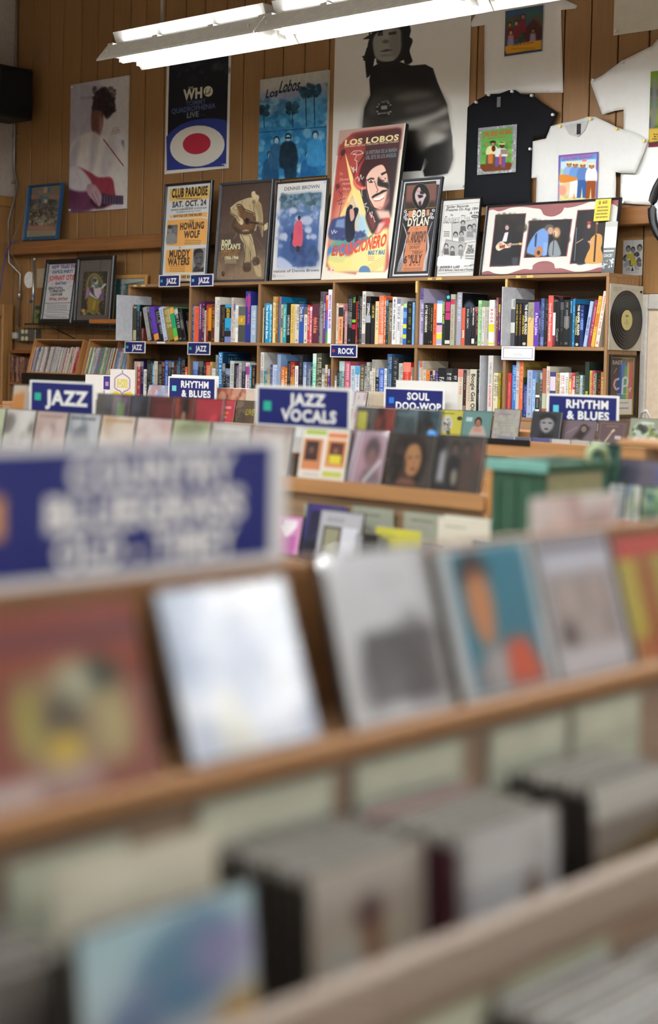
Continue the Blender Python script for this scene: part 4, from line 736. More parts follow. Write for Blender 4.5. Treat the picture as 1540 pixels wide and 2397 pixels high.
c.R(190, 1400, 1105, 1545, '8e6a5c', 1).lines(210, 1420, 1090, 1530, 1, 'b07064', .9, 6).R(170, 1555, 1100, 1740, '9c9278', 1).lines(200, 1570, 1060, 1720, 4, '5a5448').P([(130, 1845), (150, 1740), (1110, 1690), (1110, 1780)], '14527a').E(300, 1815, 24, 24, 'a09880')
M_frbl = mat('blue_frame', '1d4a72', .35, .5)
framed('framed_poster', 'small blue framed crowd poster standing on the wooden ledge', 'framed poster', (74, 436), (60, 563), (138, 558), 6.955, bz1, .01, .035, M_frbl, c)
# ------------------------------------------------------------------ the bookcase
BD = 7.0                                # its back
DIV = [-8.073, -7.466, -6.835, -6.212, -5.578, -4.963, -4.333]
SHZ = [1.933, 1.557, 1.181, .805, .43, .08]
bc = thing('bookcase', 'long brown wooden bookcase with six bays of upright books', 'bookcase', (0, 0, 0))
for i, X in enumerate(DIV): box('side_panel' if i in (0, 6) else 'upright', X, X+.018, 6.7175, BD, 0, SHZ[0]-.018, M_shelfv, bc, bev=.0015)
for z in SHZ: box('shelf_board', DIV[0] if z == SHZ[0] else DIV[0]+.0185, DIV[-1]+.018 if z == SHZ[0] else DIV[-1]-.0005, 6.7165, BD, z-.0185, z, M_shelf, bc, bev=.0015)
box('back_panel', DIV[0]+.018, DIV[-1], BD-.006, BD-.001, .05, SHZ[0]-.02, mat('back_hardboard', '4a3521', .7), bc)
for k, (x, y) in enumerate(((316, 671), (336, 670), (1006, 650), (1029, 650), (1213, 645), (1242, 645))):
    a = onY(x, y, 6.716); box('tape_strip', a[0]-.014-.01*(k % 2), a[0]+.016, 6.7145, 6.7163, SHZ[0]-.016, SHZ[0]-.003, mat('old_tape', 'd3b25c', .5), bc)
for x, y0, y1 in ((973, 658, 685), (1183, 654, 676)):
    a, b = onY(x, y0, 6.716), onY(x, y1, 6.716); box('tape_strip', a[0]-.0, a[0]+.014, 6.715, 6.717, b[2], a[2], mat('old_tape', 'd3b25c', .5), bc)
a = onY(377, 803, 6.715); box('price_rail', a[0]-.04, a[0]+.04, 6.7135, 6.7160, SHZ[1]-.014, SHZ[1]-.004, M_white, bc)

# all the spines share one printed sheet
AW, AH, CWd, CH = 2048, 1536, 32, 256
ATL = np.zeros((AH, AW, 3)); NCELL = [0]
def spine_cell(col, tc, txt=None, seed=0, fn=None):
    i = NCELL[0]; NCELL[0] += 1
    c = Cv(CH, CWd, col); rg = random.Random(seed)
    if fn: fn(c)
    elif txt: c.text_c(txt, CH*.08, CWd*.5, CH*.78, CWd*.5, tc, 1)
    else:
        st = rg.random(); x = CH*(.05+.06*rg.random())
        if st < .22: c.R(0, 0, CH*(.1+.12*rg.random()), CWd, tc, .75)
        elif st < .34: c.R(CH*.8, 0, CH, CWd, tc, .6)
        elif st < .42: c.R(CH*.35, 2, CH*.6, CWd-2, tc, .55)
        e = CH*(.55+.3*rg.random()); hh = CWd*(.14+.16*rg.random()); two = rg.random() < .45
        y = CWd*(.5 if not two else .33)
        for yy, al, h2 in ((y, .92, hh), (CWd*.7, .7, hh*.55)):
            xx = x
            while xx < e:
                wd = CH*(.012+.022*rg.random()); k = rg.random()
                if k < .8: c.R(xx, yy-h2, xx+wd*.45, yy+h2, tc, al).R(xx, yy-h2, xx+wd*.9, yy-h2*.3, tc, al*.8)
                xx += wd*1.25 if k < .8 else wd*1.4
            if not two: break
            e = CH*(.4+.3*rg.random())
        if rg.random() < .6: c.R(CH*.9, CWd*.3, CH*.95, CWd*.7, tc, .6)
    c.R(CH-5, 0, CH, CWd, col)
    r, q = divmod(i, AW//CWd)
    cell = np.rot90(c.a, -1)            # text runs down the spine
    ATL[r*CH:(r+1)*CH, q*CWd:(q+1)*CWd] = cell
    return q, r
BOOKIMG = bpy.data.images.new('book_spines', AW, AH)
M_books = mat('printed_spine', None, .4, .35, img=BOOKIMG); M_pages = mat('page_paper', 'cfc6b2', .8, .1)
def uv_of(cell, fx, fz): q, r = cell; return ((q+.04+.92*fx)*CWd/AW, 1-((r+.0)*CH+(1-fz)*(CH-2)+1)/AH)
def make_book(name, W, H, D, cell, loc, lean=0, art=None, tilt=0):
    bm = bmesh.new(); uv = bm.loops.layers.uv.new('UVMap'); t = min(.003, W*.2)
    sets = [(b_box(bm, -W/2, W/2, 0, t, 0, H), 'f'), (b_box(bm, -W/2, -W/2+t, t, D, 0, H), 0), (b_box(bm, W/2-t, W/2, t, D, 0, H), 0)]
    flat = uv_of(cell, .5, .004)
    for fs, k in sets:
        for i, f in enumerate(fs):
            for j, l in enumerate(f.loops):
                l[uv].uv = uv_of(cell, (0, 1, 1, 0)[j], (0, 0, 1, 1)[j]) if (k == 'f' and i == 0) else flat
    o = done(bm, name, M_books, None, loc)
    o.rotation_euler = (0, lean, 0)
    box('page_block', -W/2+t, W/2-t, t, D-.004, .002, H-.003, M_pages, o)
    if art: p = panel('front_cover', D-.004, H-.004, .0008, [M_paper, art], o, (W/2+.0002, D/2, .002)); p.rotation_euler = (0, 0, math.pi/2)
    return o
ZT = {'A': (260, 640, .23377), 'B': (590, 640, .25974), 'C': (960, 640, .19481), 'D': (1160, 640, .24675)}
def sp_text(t, tc, **k): return lambda c: c.text_c(t, CH*k.get('x', .06), CWd*k.get('y', .5), CH*k.get('w', .8), CWd*k.get('h', .5), tc, k.get('b', 2))
def sp_split(*bands):
    def f(c):
        for a, b, k in bands: c.R(CH*a, 0, CH*b, CWd, k)
    return f
def both(*fs):
    def f(c):
        for g in fs: g(c)
    return f
SPECIAL = {
 ('A', 1078): both(sp_text('JAZZ & ROOTS', 'a8dcf8', x=.03, w=.62, h=.55)), ('A', 640): sp_split((0, .18, 'e8a850'), (.18, .62, '1f9a6a'), (.62, .88, '58b84a'), (.88, 1, 'e8a040')),
 ('A', 1142): both(sp_split((0, .08, '30a0d0'), (.08, .36, '1a1a28'), (.36, .7, '30a0d0'), (.7, .85, '22222c'), (.85, 1, '7a88c8')), sp_text('JAZZ BOOK', 'e8d040', x=.1, w=.26, h=.4), sp_text('JAZZ', '2a2a3a', x=.62, w=.12, h=.5)),
 ('A', 975): sp_split((0, .1, '8a3a20'), (.1, .7, 'd88a24'), (.7, 1, '2a1a14')), ('A', 1276): both(sp_split((0, .25, '5a5c58'), (.27, .5, 'c8981c'), (.52, 1, '4a4a46')), sp_text('the', 'e8e0c0', x=.33, w=.1, h=.2)),
 ('A', 214): sp_split((.06, .1, 'b8a460'), (.7, 1, 'b0a880')), ('A', 440): sp_split((.0, .8, '5a3aa8'), (.8, 1, 'd8923a')), ('A', 1348): both(sp_split((.1, .3, '8a3a8a')), sp_text('SOUTHERN MUSIC', 'c84a8a', x=.05, w=.6, h=.35, y=.35)),
 ('B', 780): both(sp_split((0, .06, 'f0c0a0'), (.06, .3, '2a2a2c')), sp_text('DEAD OR THEREABOUTS', '3a2218', x=.36, w=.55, h=.35, b=1)), ('B', 688): sp_text('MEETING THE BLUES', '9a60b8', x=.1, w=.62, h=.5), ('B', 544): sp_text('rhythm & blues', 'e08058', x=.34, w=.4, h=.5),
 ('B', 122): sp_text('The Sound of the Blues', 'e8f4ff', x=.05, w=.85, h=.5), ('B', 280): sp_text('The Natchez Blues', 'f0e8a0', x=.1, w=.75, h=.4, b=1), ('B', 314): sp_text('CHRISTGAU BLUES', 'e8e8e8', x=.3, w=.5, h=.5, b=1), ('B', 350): sp_text('What Did They Say', '604a20', x=.05, w=.7, h=.3, b=0), ('B', 426): sp_text('Deep Blues', 'f0d890', x=.06, w=.38, h=.6, b=1),
 ('B', 645): both(sp_split((.1, .5, '5a3a6a')), sp_text('PETER GURALNICK', 'e0d8e8', x=.2, w=.5, h=.4)), ('B', 668): sp_split((0, .1, 'e0b050'), (.1, .3, 'c8603a'), (.3, .5, '8a4a9a'), (.5, .75, '3a70b8'), (.75, 1, '3a9a4a')),
 ('B', 1074): sp_text('LAST MY TIME', 'e0c030', x=.05, w=.3, h=.5, b=1), ('B', 1266): sp_text('MUSIC IN AMERICAN TALES', '3a3a50', x=.05, w=.85, h=.4, b=1), ('B', 1448): sp_text('THE COMPLETE MAN', '3858a8', x=.3, w=.45, h=.4, b=1), ('B', 905): both(sp_text('THE', '7ab030', x=.04, w=.12, h=.5), sp_split((.5, .56, '7ab030'), (.6, .7, 'a82040'))), ('B', 1364): sp_split((0, .1, 'b8d880'), (.2, .35, '6a9ad0'), (.5, .6, 'd8e050'), (.75, .85, 'c8d850')),
 ('B', 1028): both(sp_text('STEPPING', 'e8e8e8', x=.15, w=.25, h=.5), sp_split((.4, .55, 'a8b0b8'))),
 ('C', 85): both(sp_text('ELVIS', '3a3468', x=.18, w=.3, h=.62, b=1), lambda c: c.E(CH*.78, CWd*.55, CH*.1, CWd*.32, '22222e').E(CH*.7, CWd*.5, CH*.045, CWd*.2, 'c8b8c8'), ),
 ('C', 324): sp_split((0, .07, '6a9ad8'), (.5, .55, '2a3a6a'), (.55, .72, 'd8a0b8'), (.74, .86, 'e8d040'), (.86, 1, 'a8b0c8')), ('C', 428): both(sp_split((.15, .34, 'b03068'), (.36, .5, 'b03068'), (.9, .97, 'd8d8d0')), lambda c: c.E(CH*.06, CWd*.5, CH*.035, CWd*.3, '48b8d8')), ('C', 282): sp_text('THE SECRET OF THE SONG', '3a2018', x=.15, w=.6, h=.4, b=1), ('C', 392): sp_text('country roots', 'b8d860', x=.02, w=.5, h=.6), ('C', 172): sp_text('AT THE CROSSROADS', 'e8e0d0', x=.05, w=.65, h=.5),
 ('C', 490): both(sp_split((.1, .2, 'b03a50')), sp_text('in her own words', 'b84a60', x=.3, w=.6, h=.5, b=0)), ('C', 664): sp_text('PAUL SIMON', 'c8c8c8', x=.06, w=.5, h=.3, b=1), ('C', 745): both(sp_split((.82, .95, 'e0e0dc')), sp_text('RECORD MAKERS', 'e8e8e8', x=.03, w=.45, h=.45)), ('C', 952): both(sp_split((.53, .7, 'd8d028'), (.93, .97, 'd8d028')), sp_text('R O C K', 'd05050', x=.2, w=.3, h=.4)), ('C', 625): sp_text('RIFFS', 'f8e8e0', x=.6, w=.2, h=.5), ('C', 940): both(sp_text('WOMEN COMPOSERS', '8a8a88', x=.12, w=.35, h=.4, b=1), sp_text('& SONGWRITERS', 'd05050', x=.5, w=.35, h=.4, b=1)),
 ('C', 722): sp_text('Boogie Got Old', '22242c', x=.1, w=.85, h=.55, b=1), ('C', 338): sp_text('FACE', 'c8c8c0', x=.2, w=.3, h=.6, b=1),
 ('D', 132): both(sp_split((0, .22, 'c8c8c4'), (.5, .72, 'd8d8d4')), lambda c: c.R(CH*.03, 6, CH*.18, 14, '888')), ('D', 190): sp_text('GIVE ME THIS MOUNTAIN', 'b8a830', x=.03, w=.72, h=.45, b=1), ('D', 222): sp_text('GIVE ME THIS MOUNTAIN', 'b87828', x=.03, w=.72, h=.45, b=1),
 ('D', 254): both(sp_text('THE GOSPEL SOUND', 'f0f0e8', x=.03, w=.7, h=.4, y=.3), sp_text('Anthony Heilbut', 'e0d040', x=.28, w=.44, h=.35, y=.72, b=1), lambda c: c.E(CH*.94, CWd*.5, CH*.035, CWd*.3, 'b8b8b0')), ('D', 758): both(sp_text('THE GOSPEL SOUND', 'f0f0e8', x=.03, w=.7, h=.4, y=.3), sp_text('Anthony Heilbut', 'e0d040', x=.28, w=.44, h=.35, y=.72, b=1), lambda c: c.E(CH*.94, CWd*.5, CH*.035, CWd*.3, 'b8b8b0')),
 ('D', 308): both(sp_split((0, .35, '8a8474')), lambda c: c.L([(40, 10), (70, 22), (90, 8), (120, 24)], 2, '4a463a')), ('D', 368): sp_text('A Place in Jubilee', 'e8e0f8', x=.25, w=.5, h=.5, b=1), ('D', 502): sp_text('Gospel Music Encyclopedia', 'f8e0d8', x=.15, w=.75, h=.4, b=1), ('D', 547): sp_split((.25, .75, 'e0dcd8'), (.75, 1, '7a2a30')), ('D', 574): sp_text('Gospel', 'b8b8b8', x=.6, w=.28, h=.5, b=0), ('D', 958): sp_text('REVIVAL!', 'd0402e', x=.02, w=.5, h=.6), ('D', 916): both(sp_split((.0, .1, 'd88a30')), sp_text('GOSPEL BLUES', '6a3a10', x=.4, w=.4, h=.4)), ('D', 840): sp_text('REACHED OUT', '404a90', x=.35, w=.4, h=.5), ('D', 708): sp_text('BEFORE', '60b0d0', x=.05, w=.25, h=.5),
 ('D', 848): sp_text('BILL MONROE', 'a0d040', x=.5, w=.45, h=.5), ('D', 112): sp_text('HEAVENLY HIGHWAY', 'e0b0b0', x=.2, w=.7, h=.3, b=0), ('D', 380): both(sp_split((0, .35, '4a4a40'), (.42, .75, '1a1a1a')), lambda c: c.lines(110, 8, 190, 24, 2, 'eee')), ('D', 446): sp_split((.5, .8, 'b0b8a0')), ('D', 518): sp_split((.1, .4, 'd8c8d8')), ('D', 890): sp_text('BANJO', 'c03060', x=.2, w=.5, h=.5),
}
def art_cover(kind):
    c = Cv(120, 160, 'ddd')
    if kind == 'jazz': c = Cv(120, 160, '123a5a').R(0, 0, 120, 40, '0f2f4c').T('JAZZ', 26, 24, 78, 16, '6a98b0', 0).lines(20, 4, 80, 12, 1, '7aa8c0').blobs(70, 10, 118, 40, ['1f6a98', '0c2438'], 10, 10, 1, .5, 2)
    if kind == 'elvis': c = Cv(120, 160, '9a94a0').E(76, 28, 40, 26, '121216', 1, 2).E(70, 50, 26, 24, '8a8088', .7, 3)
    if kind == 'rhythm': c = Cv(120, 160, 'd8d6d2').T('RHYTHM', 30, 46, 112, 16, '2a2a2c', 2).T('& BLUES', 30, 66, 112, 16, '2a2a2c', 2).R(0, 0, 120, 24, 'bcbab6', .6, 4)
    if kind == 'blue': c = Cv(120, 160, '1878a8').P([(8, 20), (90, 40), (20, 60)], 'd04030').R(84, 12, 112, 26, '6aa8c8')
    if kind == 'photo': c = Cv(120, 160, '101012').R(20, 60, 118, 160, '8a8a88').E(70, 110, 26, 34, '2a2a2c', 1, 3).T('BLUES', 30, 24, 100, 16, '4a5a4a', 1).T('SONGS', 30, 46, 100, 16, '4a5a4a', 1)
    if kind == 'lead': c = Cv(120, 160, '101014').P([(6, 50), (30, 24), (60, 40), (50, 60)], '8aa0c0', .7, 4, 1).E(90, 24, 24, 12, '3a3434', .8, 4)
    if kind == 'louis': c = Cv(120, 160, 'a89048').lines(4, 10, 110, 34, 1, '6a3a20').P([(0, 46), (120, 40), (120, 160), (0, 160)], '3a4a34').blobs(0, 50, 60, 110, ['2a3a2a', '6a2a2a', '4a5a40'], 14, 12, 3, .6, 2)
    if kind == 'cream': c = Cv(120, 160, 'c9c0ac').lines(20, 20, 90, 34, 1, 'a87a50').blobs(10, 60, 60, 150, ['4a4a50', '8a8478', '2a7a80'], 12, 12, 2, .6, 2)
    if kind == 'faces': c = Cv(120, 160, '2a2426').blobs(0, 6, 120, 30, ['c04030', 'd8b090', '3a4a60', '8a5a40', '1a1a1e'], 40, 9, 3, .8, 0)
    return pm(c, 'cover_'+kind, .35, .4)
COVER = {('A', 1078): 'jazz', ('C', 85): 'elvis', ('B', 50): 'rhythm', ('B', 246): 'blue', ('A', 725): 'photo', ('C', 566): 'lead', ('D', 230): 'louis', ('C', 70): 'cream', ('D', 502): 'faces'}
UP = [
('A', 'top', 'first', '198,214,330,15151a,777;214,256,312,3a382c,b9a860;258,288,312,15181c,3f8fae;288,303,380,241812,888;304,323,545,6a2a22,aaa;L372,412,345,9a9790,3a78b0;L412,440,350,1d1a2a,8a8aa0;L440,490,345,5a3aa8,e09a3a;L490,534,372,16161a,ccc;L534,574,345,b9c6e2,6a7ab0;L574,638,355,8a7a3a,d8d0a0;L640,682,350,2aa06a,f0b050;L684,724,360,1a1a1c,ddd;L725,756,362,101012,999'),
('A', 'top', 'second', '800,816,315,23307a,ddd;820,836,320,8a8a8a,555;837,880,330,e0603f,c04a30;882,908,278,5a2a5e,e8e0f0;908,936,278,4a2048,caa;936,953,370,c9c0b0,555;955,975,308,8a2c2c,e0a030;975,1008,308,d07a20,5a1a10;1008,1040,312,5a2a18,d09a40;1040,1088,235,dcd8d0,999;1089,1101,315,2a2a3a,88a;1101,1141,312,201a18,8a7050;1142,1204,312,2f9bd0,f0d040;1206,1228,240,cfc0b8,a77;1228,1246,300,d8d2c4,448;1247,1275,320,f0efec,aaa;1276,1346,330,8a8a80,2a2a2a;1348,1400,178,2a3480,c04080;1402,1455,320,9fb6cc,dde'),
('B', 'top', 'third', '98,110,310,c8c0a0,555;111,121,270,23201e,999;122,157,268,1f8fc0,e8f4ff;158,179,278,49b0d0,d0e8f0;180,190,210,3a2a2a,888;190,216,208,e8d49a,a08040;216,236,208,b07a38,604020;237,246,215,6a4028,a07050;246,261,208,1878a8,e04030;262,279,278,d8a878,303030;280,313,278,2a9fb0,f0e8a0;314,349,265,16161a,e8e8e8;350,387,275,d8b860,604a20;388,425,278,d6cbb8,555;426,469,282,2a4fa0,f0e0a0;470,501,300,d8d4c8,333;502,519,282,c83a3a,fff;520,543,300,c86a78,fff;544,607,275,5a2838,e08050;607,615,270,2a3a4a,888;616,644,162,8a8a84,333;645,667,180,70307a,ddd;668,687,195,d89a3a,3aa060;688,722,145,efeaf0,9a60c0'),
('B', 'top', 'fourth', '752,779,268,d8cabc,777;780,822,285,f0a070,20202a;822,838,280,2a2020,c8a;838,861,270,c89898,804040;862,904,195,14141a,888;905,939,195,101010,70a030;940,951,250,a01818,d66;952,971,200,181818,888;972,994,205,3a3a3c,999;995,1027,160,d8d0c8,555;1028,1072,205,16161a,ddd;1074,1110,275,1c1c24,e0c030;1112,1144,250,e8c890,2a8fb0;1146,1191,200,e87050,f8d8c8;1192,1209,215,c8602a,fff;1210,1229,240,1a3038,7ac;1230,1264,262,6a6048,ccc;1266,1305,212,e6e2de,4a3a6a;1306,1340,228,d8d8d8,557;1342,1363,290,e8e4d8,888;1364,1396,272,2f60b0,d8e860;1398,1446,250,16181a,8a8a30;1447,1466,258,78aee0,3050a0'),
('C', 'top', 'fifth', '96,165,178,b4acc8,3a3060;172,221,355,15151a,e8e0d0;222,239,362,1a1a18,888;240,281,362,1a1a1c,b0a040;282,323,360,f06a3a,3a2018;324,391,325,d8e0f0,4a78c0;392,427,330,20301a,b0d060;428,488,250,18181c,d0407a;490,544,250,a0a890,c04060;545,564,330,707068,a33;566,624,225,9a98a8,d0d0e0;625,663,412,e85a3a,fff;664,727,400,20242c,bbb;728,744,400,101014,777;745,779,400,1c1c20,eee;780,819,400,2a2020,b66;820,861,322,a0c898,5a8a5a;862,904,400,c8c4bc,777;905,951,400,b4b0a0,666;952,1017,318,eceae2,d04040;1018,1035,350,c0a8a0,777;1036,1063,290,7a4a4a,ccc;1064,1088,370,4a1a70,e0c040'),
('D', 'top', 'sixth', '132,189,240,55555a,d8d8d8;190,220,280,16181a,c0b030;222,252,280,18181c,c08a30;254,306,282,121214,f0e860;308,367,272,dcb070,4a4a40;368,416,268,5a389a,f0e8ff;418,430,290,26262a,888;432,465,235,384a78,8090c0;466,501,240,1a1a20,667;502,546,208,e0504a,ffe0d0;547,573,265,1a1a1c,e0e0e0;574,613,262,141416,ccc;614,649,270,121214,555;650,707,250,181a1c,999;708,733,240,1a2a38,60b0d0;734,757,240,1f6fa0,a0d8f0;758,803,290,121214,f0e850;804,838,300,1a2a5a,80a0e0;R840,872,262,a0b0d4,404a90;R884,910,250,8a2a4a,e0a0b0;R914,948,212,f0a840,a04a10;R956,992,165,d8cfc0,d04030'),
('A', 'lower', 'first', '218,231,850,1a1a18,888;232,259,880,b8a89a,777;260,296,885,a04040,e8d0d0;298,325,880,241c50,aaa;326,357,960,e8e6e0,555;358,391,865,1c1c1e,777;392,413,880,2a3a3a,888;414,429,900,2a88b8,fff;430,467,878,c8bfb0,777;468,507,880,26221e,998;508,539,885,1e2020,a66;540,573,872,3a60b0,e0e0f0;574,603,880,201c1c,888;604,631,885,2a3434,999;632,653,885,2a1c1c,a55;654,673,880,3a3a3a,999;674,693,845,1c3a6a,6ac;694,739,850,17171c,777;740,764,935,d0582a,fff'),
('A', 'lower', 'second', '820,873,880,3a5a9a,8aa0d0;874,923,880,1c1c20,777;924,949,890,2a2a2a,888;950,991,888,c03030,e8d8a0;992,1011,885,c0a060,555;1012,1045,950,d8d8dc,777;1046,1077,815,8a8a8a,555;1078,1115,785,1a6aa8,9fd8f8;1116,1143,900,16161a,aaa;1144,1191,950,24303a,9ac;1192,1231,875,c8c8c8,777;1232,1253,900,1a2024,6a6;1254,1277,920,6a4a7a,aaa;1278,1309,895,b8b4ac,777;1310,1347,900,22263a,99a;1348,1387,892,dcd6ce,c05050;1388,1407,915,2a8aa8,fff;1408,1446,915,2a1c1c,c0a080'),
('B', 'lower', 'third', '50,106,710,dcdad6,777;108,135,880,2a7aa0,e8e040;136,163,858,b8a888,777;164,185,820,38406a,999;186,226,822,c0cae0,7a8ac0;228,261,728,7a9ac8,d0b060;262,297,840,d86a30,f0e0c0;298,317,850,c88030,fff;318,345,790,1a1a1e,888;346,385,795,8a2a2a,e0c050;386,417,832,e8e4e2,c06080;418,459,730,22222a,777;460,491,798,6a80b0,ddd;496,531,830,50607a,ccc;532,545,840,2a302a,888;546,580,722,78c8a8,e8f8f0;582,627,718,4a4a40,d0c8a0;628,657,855,d8d4cc,777;658,681,822,8a6a28,ddd;682,702,860,5a2a8a,ddd'),
('B', 'lower', 'fourth', '745,762,920,e0dcd4,777;764,782,870,1a1a1a,888;786,836,790,5a7878,c8dcd8;838,886,792,c05a70,f0d0d8;888,929,830,b8c4cc,2a6ab0;930,970,830,d8d4d4,2a90d0;974,1011,820,5a5040,d0c8b0;1012,1031,815,3a3a38,ccc;1032,1059,800,a8a8a0,555;1060,1079,880,d4d0c4,777;1080,1113,775,d8cdbc,777;1114,1143,858,20242c,bbb;1144,1191,850,4a68b8,c8d0e8;1192,1216,855,d8d8d8,555;1218,1262,725,2a4a70,9ab;1264,1320,760,242a2c,889;1322,1360,808,b8b8ae,555;1362,1432,800,c03a2a,e89080;1434,1444,845,d8ccc0,a44'),
('C', 'lower', 'fifth', '56,69,1048,6a9ac0,fff;70,150,1048,d8d0c0,a04a40;152,193,1155,c8b898,777;194,237,1168,e07a40,803020;238,269,1170,201c20,ddd;270,301,1165,3a3a3a,e0d0c0;302,337,1165,40307a,e0c090;338,425,1135,1c1c1e,c0c0b8;426,513,1140,2a2a2c,ddd;514,573,1135,1a1a1a,eee;574,639,1148,c8c4b0,d06a60;640,677,1160,3a2424,aaa;678,721,1160,d0b8a0,888;722,801,1150,c8c0a8,3050a0;802,839,1165,161618,999;940,1000,985,cfcac4,c04040;1002,1060,1195,d8cca8,555;1062,1090,1195,a09020,555'),
('D', 'lower', 'sixth', '112,152,945,b03838,e0a0a0;160,195,868,3a70b8,c0d8f0;196,229,830,b8b8bc,777;230,262,830,d8663a,f0c8a0;263,297,1055,223070,88a;300,351,915,98a8c8,667;352,379,935,a0c0e0,3a60b0;380,419,1035,e8e4e0,222;420,445,940,4a4a42,bbb;446,483,900,9a5a48,e0c0b0;484,517,880,c8c4b0,a66;518,571,935,3a3a70,e0d8e0;572,609,940,b89868,554;610,655,940,e4e0dc,a55;656,693,940,e8e4e0,777;694,721,1000,d89a3a,fff;722,755,945,b03030,fff;756,787,935,3a4a3a,aaa;788,801,960,6a5a30,ccc;802,827,965,a8c0d0,444;828,846,980,404a2a,999;848,890,838,24302a,a0d040;892,919,920,a8a040,c03060;920,945,920,a03a5a,e0d060;946,959,940,4a7a50,ccc;960,997,938,121214,d05030;998,1032,935,a06a38,e0c080'),
]
FB = 6.735
seedc = 0
for zk, row, bay, txt in UP:
    ox, oy, sc = ZT[zk]; z0 = SHZ[1] if row == 'top' else SHZ[2]
    n = 0; prev = -99
    for ent in txt.split(';'):
        lean = 0
        if ent[0] in 'LR': lean = {'L': -1, 'R': 1}[ent[0]]; ent = ent[1:]
        a, b, yt, cc, tc = ent.split(','); a, b, yt = float(a), float(b), float(yt)
        ym = oy+(yt+60)*sc
        p0, p1 = onY(ox+a*sc, ym, FB), onY(ox+b*sc, ym, FB); W = max(.006, p1[0]-p0[0]-.0012)
        bi = ORD.index(bay); lo = DIV[bi]+.0188; hi = DIV[bi+1]-.0008
        if row == 'top' and bi == 0: lo = -8.0435
        if row == 'top' and bi == 5: lo = -4.9305
        xa, xb = max(p0[0], lo), min(p0[0]+W, hi)
        if lean > 0 and a > 950: xb = min(xb, hi-.045); xa = xb-W
        if not lean: xa = max(xa, prev)
        if xb-xa < .009: (xa, xb) = (xa, xa+.009) if xa in (lo, prev) else (xb-.009, xb)
        W = xb-xa; p0[0], p1[0] = xa, xb; prev = xb+.0008 if not lean else -99
        H = min(.345, onY(ox+(a+b)/2*sc, oy+yt*sc, FB)[2]-z0)
        D = min(.25, max(.13, .72*H)); key = (zk, int(a)); seedc += 1
        if key in COVER: D = min(.24, .8*H)
        ang = 0; X = (p0[0]+p1[0])/2
        if lean < 0: ang = -.27; H /= math.cos(ang); W = W*math.cos(ang)
        if lean > 0: ang = .155; W = W*math.cos(ang)
        cell = spine_cell(cc, tc, None, seedc*7, SPECIAL.get(key))
        art = art_cover(COVER[key]) if key in COVER else None
        zoff = z0+W/2*abs(math.sin(ang))+.0004
        o = make_book('book', W, H-.001, D, cell, (X, FB, zoff), ang, art)
        n += 1
        lab_tail = f'{ORD[n-1]} in the {row} row of the {bay} bay'
        size = 'tall ' if H > .285 else 'short ' if H < .2 else ''
        thick = 'thick ' if W > .042 else 'slim ' if W < .016 else ''
        ln = ' leaning' if lean else ''
        if len(f'{size}{thick}{colour(cc)} {colour(tc)}{ln}'.split()) > 4: size = ''
        if len(f'{size}{thick}{colour(cc)} {colour(tc)}{ln}'.split()) > 4: thick = ''
        tag(o, f'{size}{thick}{colour(cc)} book with {colour(tc)} lettering{ln}, {lab_tail}', 'book', f'books in the {row} row of the {bay} bay')
# white plastic dividers standing across the bays
M_plate = mat('white_plastic', 'c9cbd2', .4)
for (xf, yt, z0, X0, dp, lab) in ((272, 690, SHZ[1], -8.047, .3, 'white plastic divider plate sticking out of the first top bay'), (1176, 671, SHZ[1], -4.934, .29, 'white plastic divider plate at the start of the sixth top bay'), (1124, 832, SHZ[2], -5.112, .26, 'white plastic divider plate in the lower fifth bay')):
    p = onX(xf, yt, X0); Yf = min(6.73, max(6.6, p[1])); Hh = p[2]-z0
    o = box('divider_plate', -.0025, .0025, 0, dp, 0, Hh, M_plate, bev=.001); o.location = (X0, Yf, z0+.0003); tag(o, lab, 'divider')

# ------------------------------------------------------------------ section signs
M_blue = '1e2b78'
def sign_art(lines, sq, w=256, h=128, col='141d5e', border='dcdcd8', tc='e2e2de', thin=False, bw=9, sqp=.13):
    c = Cv(w, h, border).R(bw, bw, w-bw, h-bw, col)
    if thin: c.R(bw+3, bw+3, w-bw-3, h-bw-3, 'e4e3df')
    if sq: s = h*.1; c.R(w*sqp-s, h*.5-s*1.15, w*sqp+s, h*.5+s*1.15, sq)
    n = max(1, len(lines)); k = (h-2*bw)/n
    for i, (t, x0, x1) in enumerate(lines): c.text_c(t, w*x0, bw+k*(i+.5)+(.0 if n == 1 else (k*.06 if i == 0 else -k*.06)), w*(x1-x0), min(k*.62, h*.42), tc, 2)
    return c
def sign_x(label, px, Y, cv, drop=0, name='section_sign', d=.004, group=None):
    a, b, e = [onY(x, y, Y) for x, y in px]
    H = (a[2]+b[2])/2-e[2]; W = b[0]-a[0]
    o = panel(name, W, H, d, [M_white, pm(cv, 'sign_print', .4, .4)], None, ((a[0]+b[0])/2, Y+d, e[2])); tag(o, label, 'sign', 'section signs and cards')
    if drop: box('sign_stem', -W*.3, W*.3, -d*.8, -d*.2, -drop, 0, M_white, o)
    return o
GR, TQ, RDs, BL = '27a58a', '5ab8c8', '9a3a3a', '1d6cc0'
J = lambda sq=GR: sign_art([('JAZZ', .38, .84)], sq, 256, 132)
sign_x('blue jazz sign on the bookcase top under the yellow blues handbill', ((372, 645), (421, 642), (373, 672)), 6.707, J())
sign_x('blue jazz sign at the second bay under the sepia guitarist', ((445, 643), (499, 640), (444, 671)), 6.707, J('5ab8b0'))
sign_x('blue jazz sign on the middle shelf of the first bay', ((292, 799), (340, 799), (292, 826)), 6.707, J())
sign_x('blue jazz sign on the middle shelf of the second bay', ((439, 801), (492, 801), (439, 830)), 6.707, J())
sign_x('blue rock sign on the middle shelf of the fourth bay', ((773, 806), (836, 807), (773, 836)), 6.707, sign_art([('ROCK', .3, .88)], RDs, 256, 130))
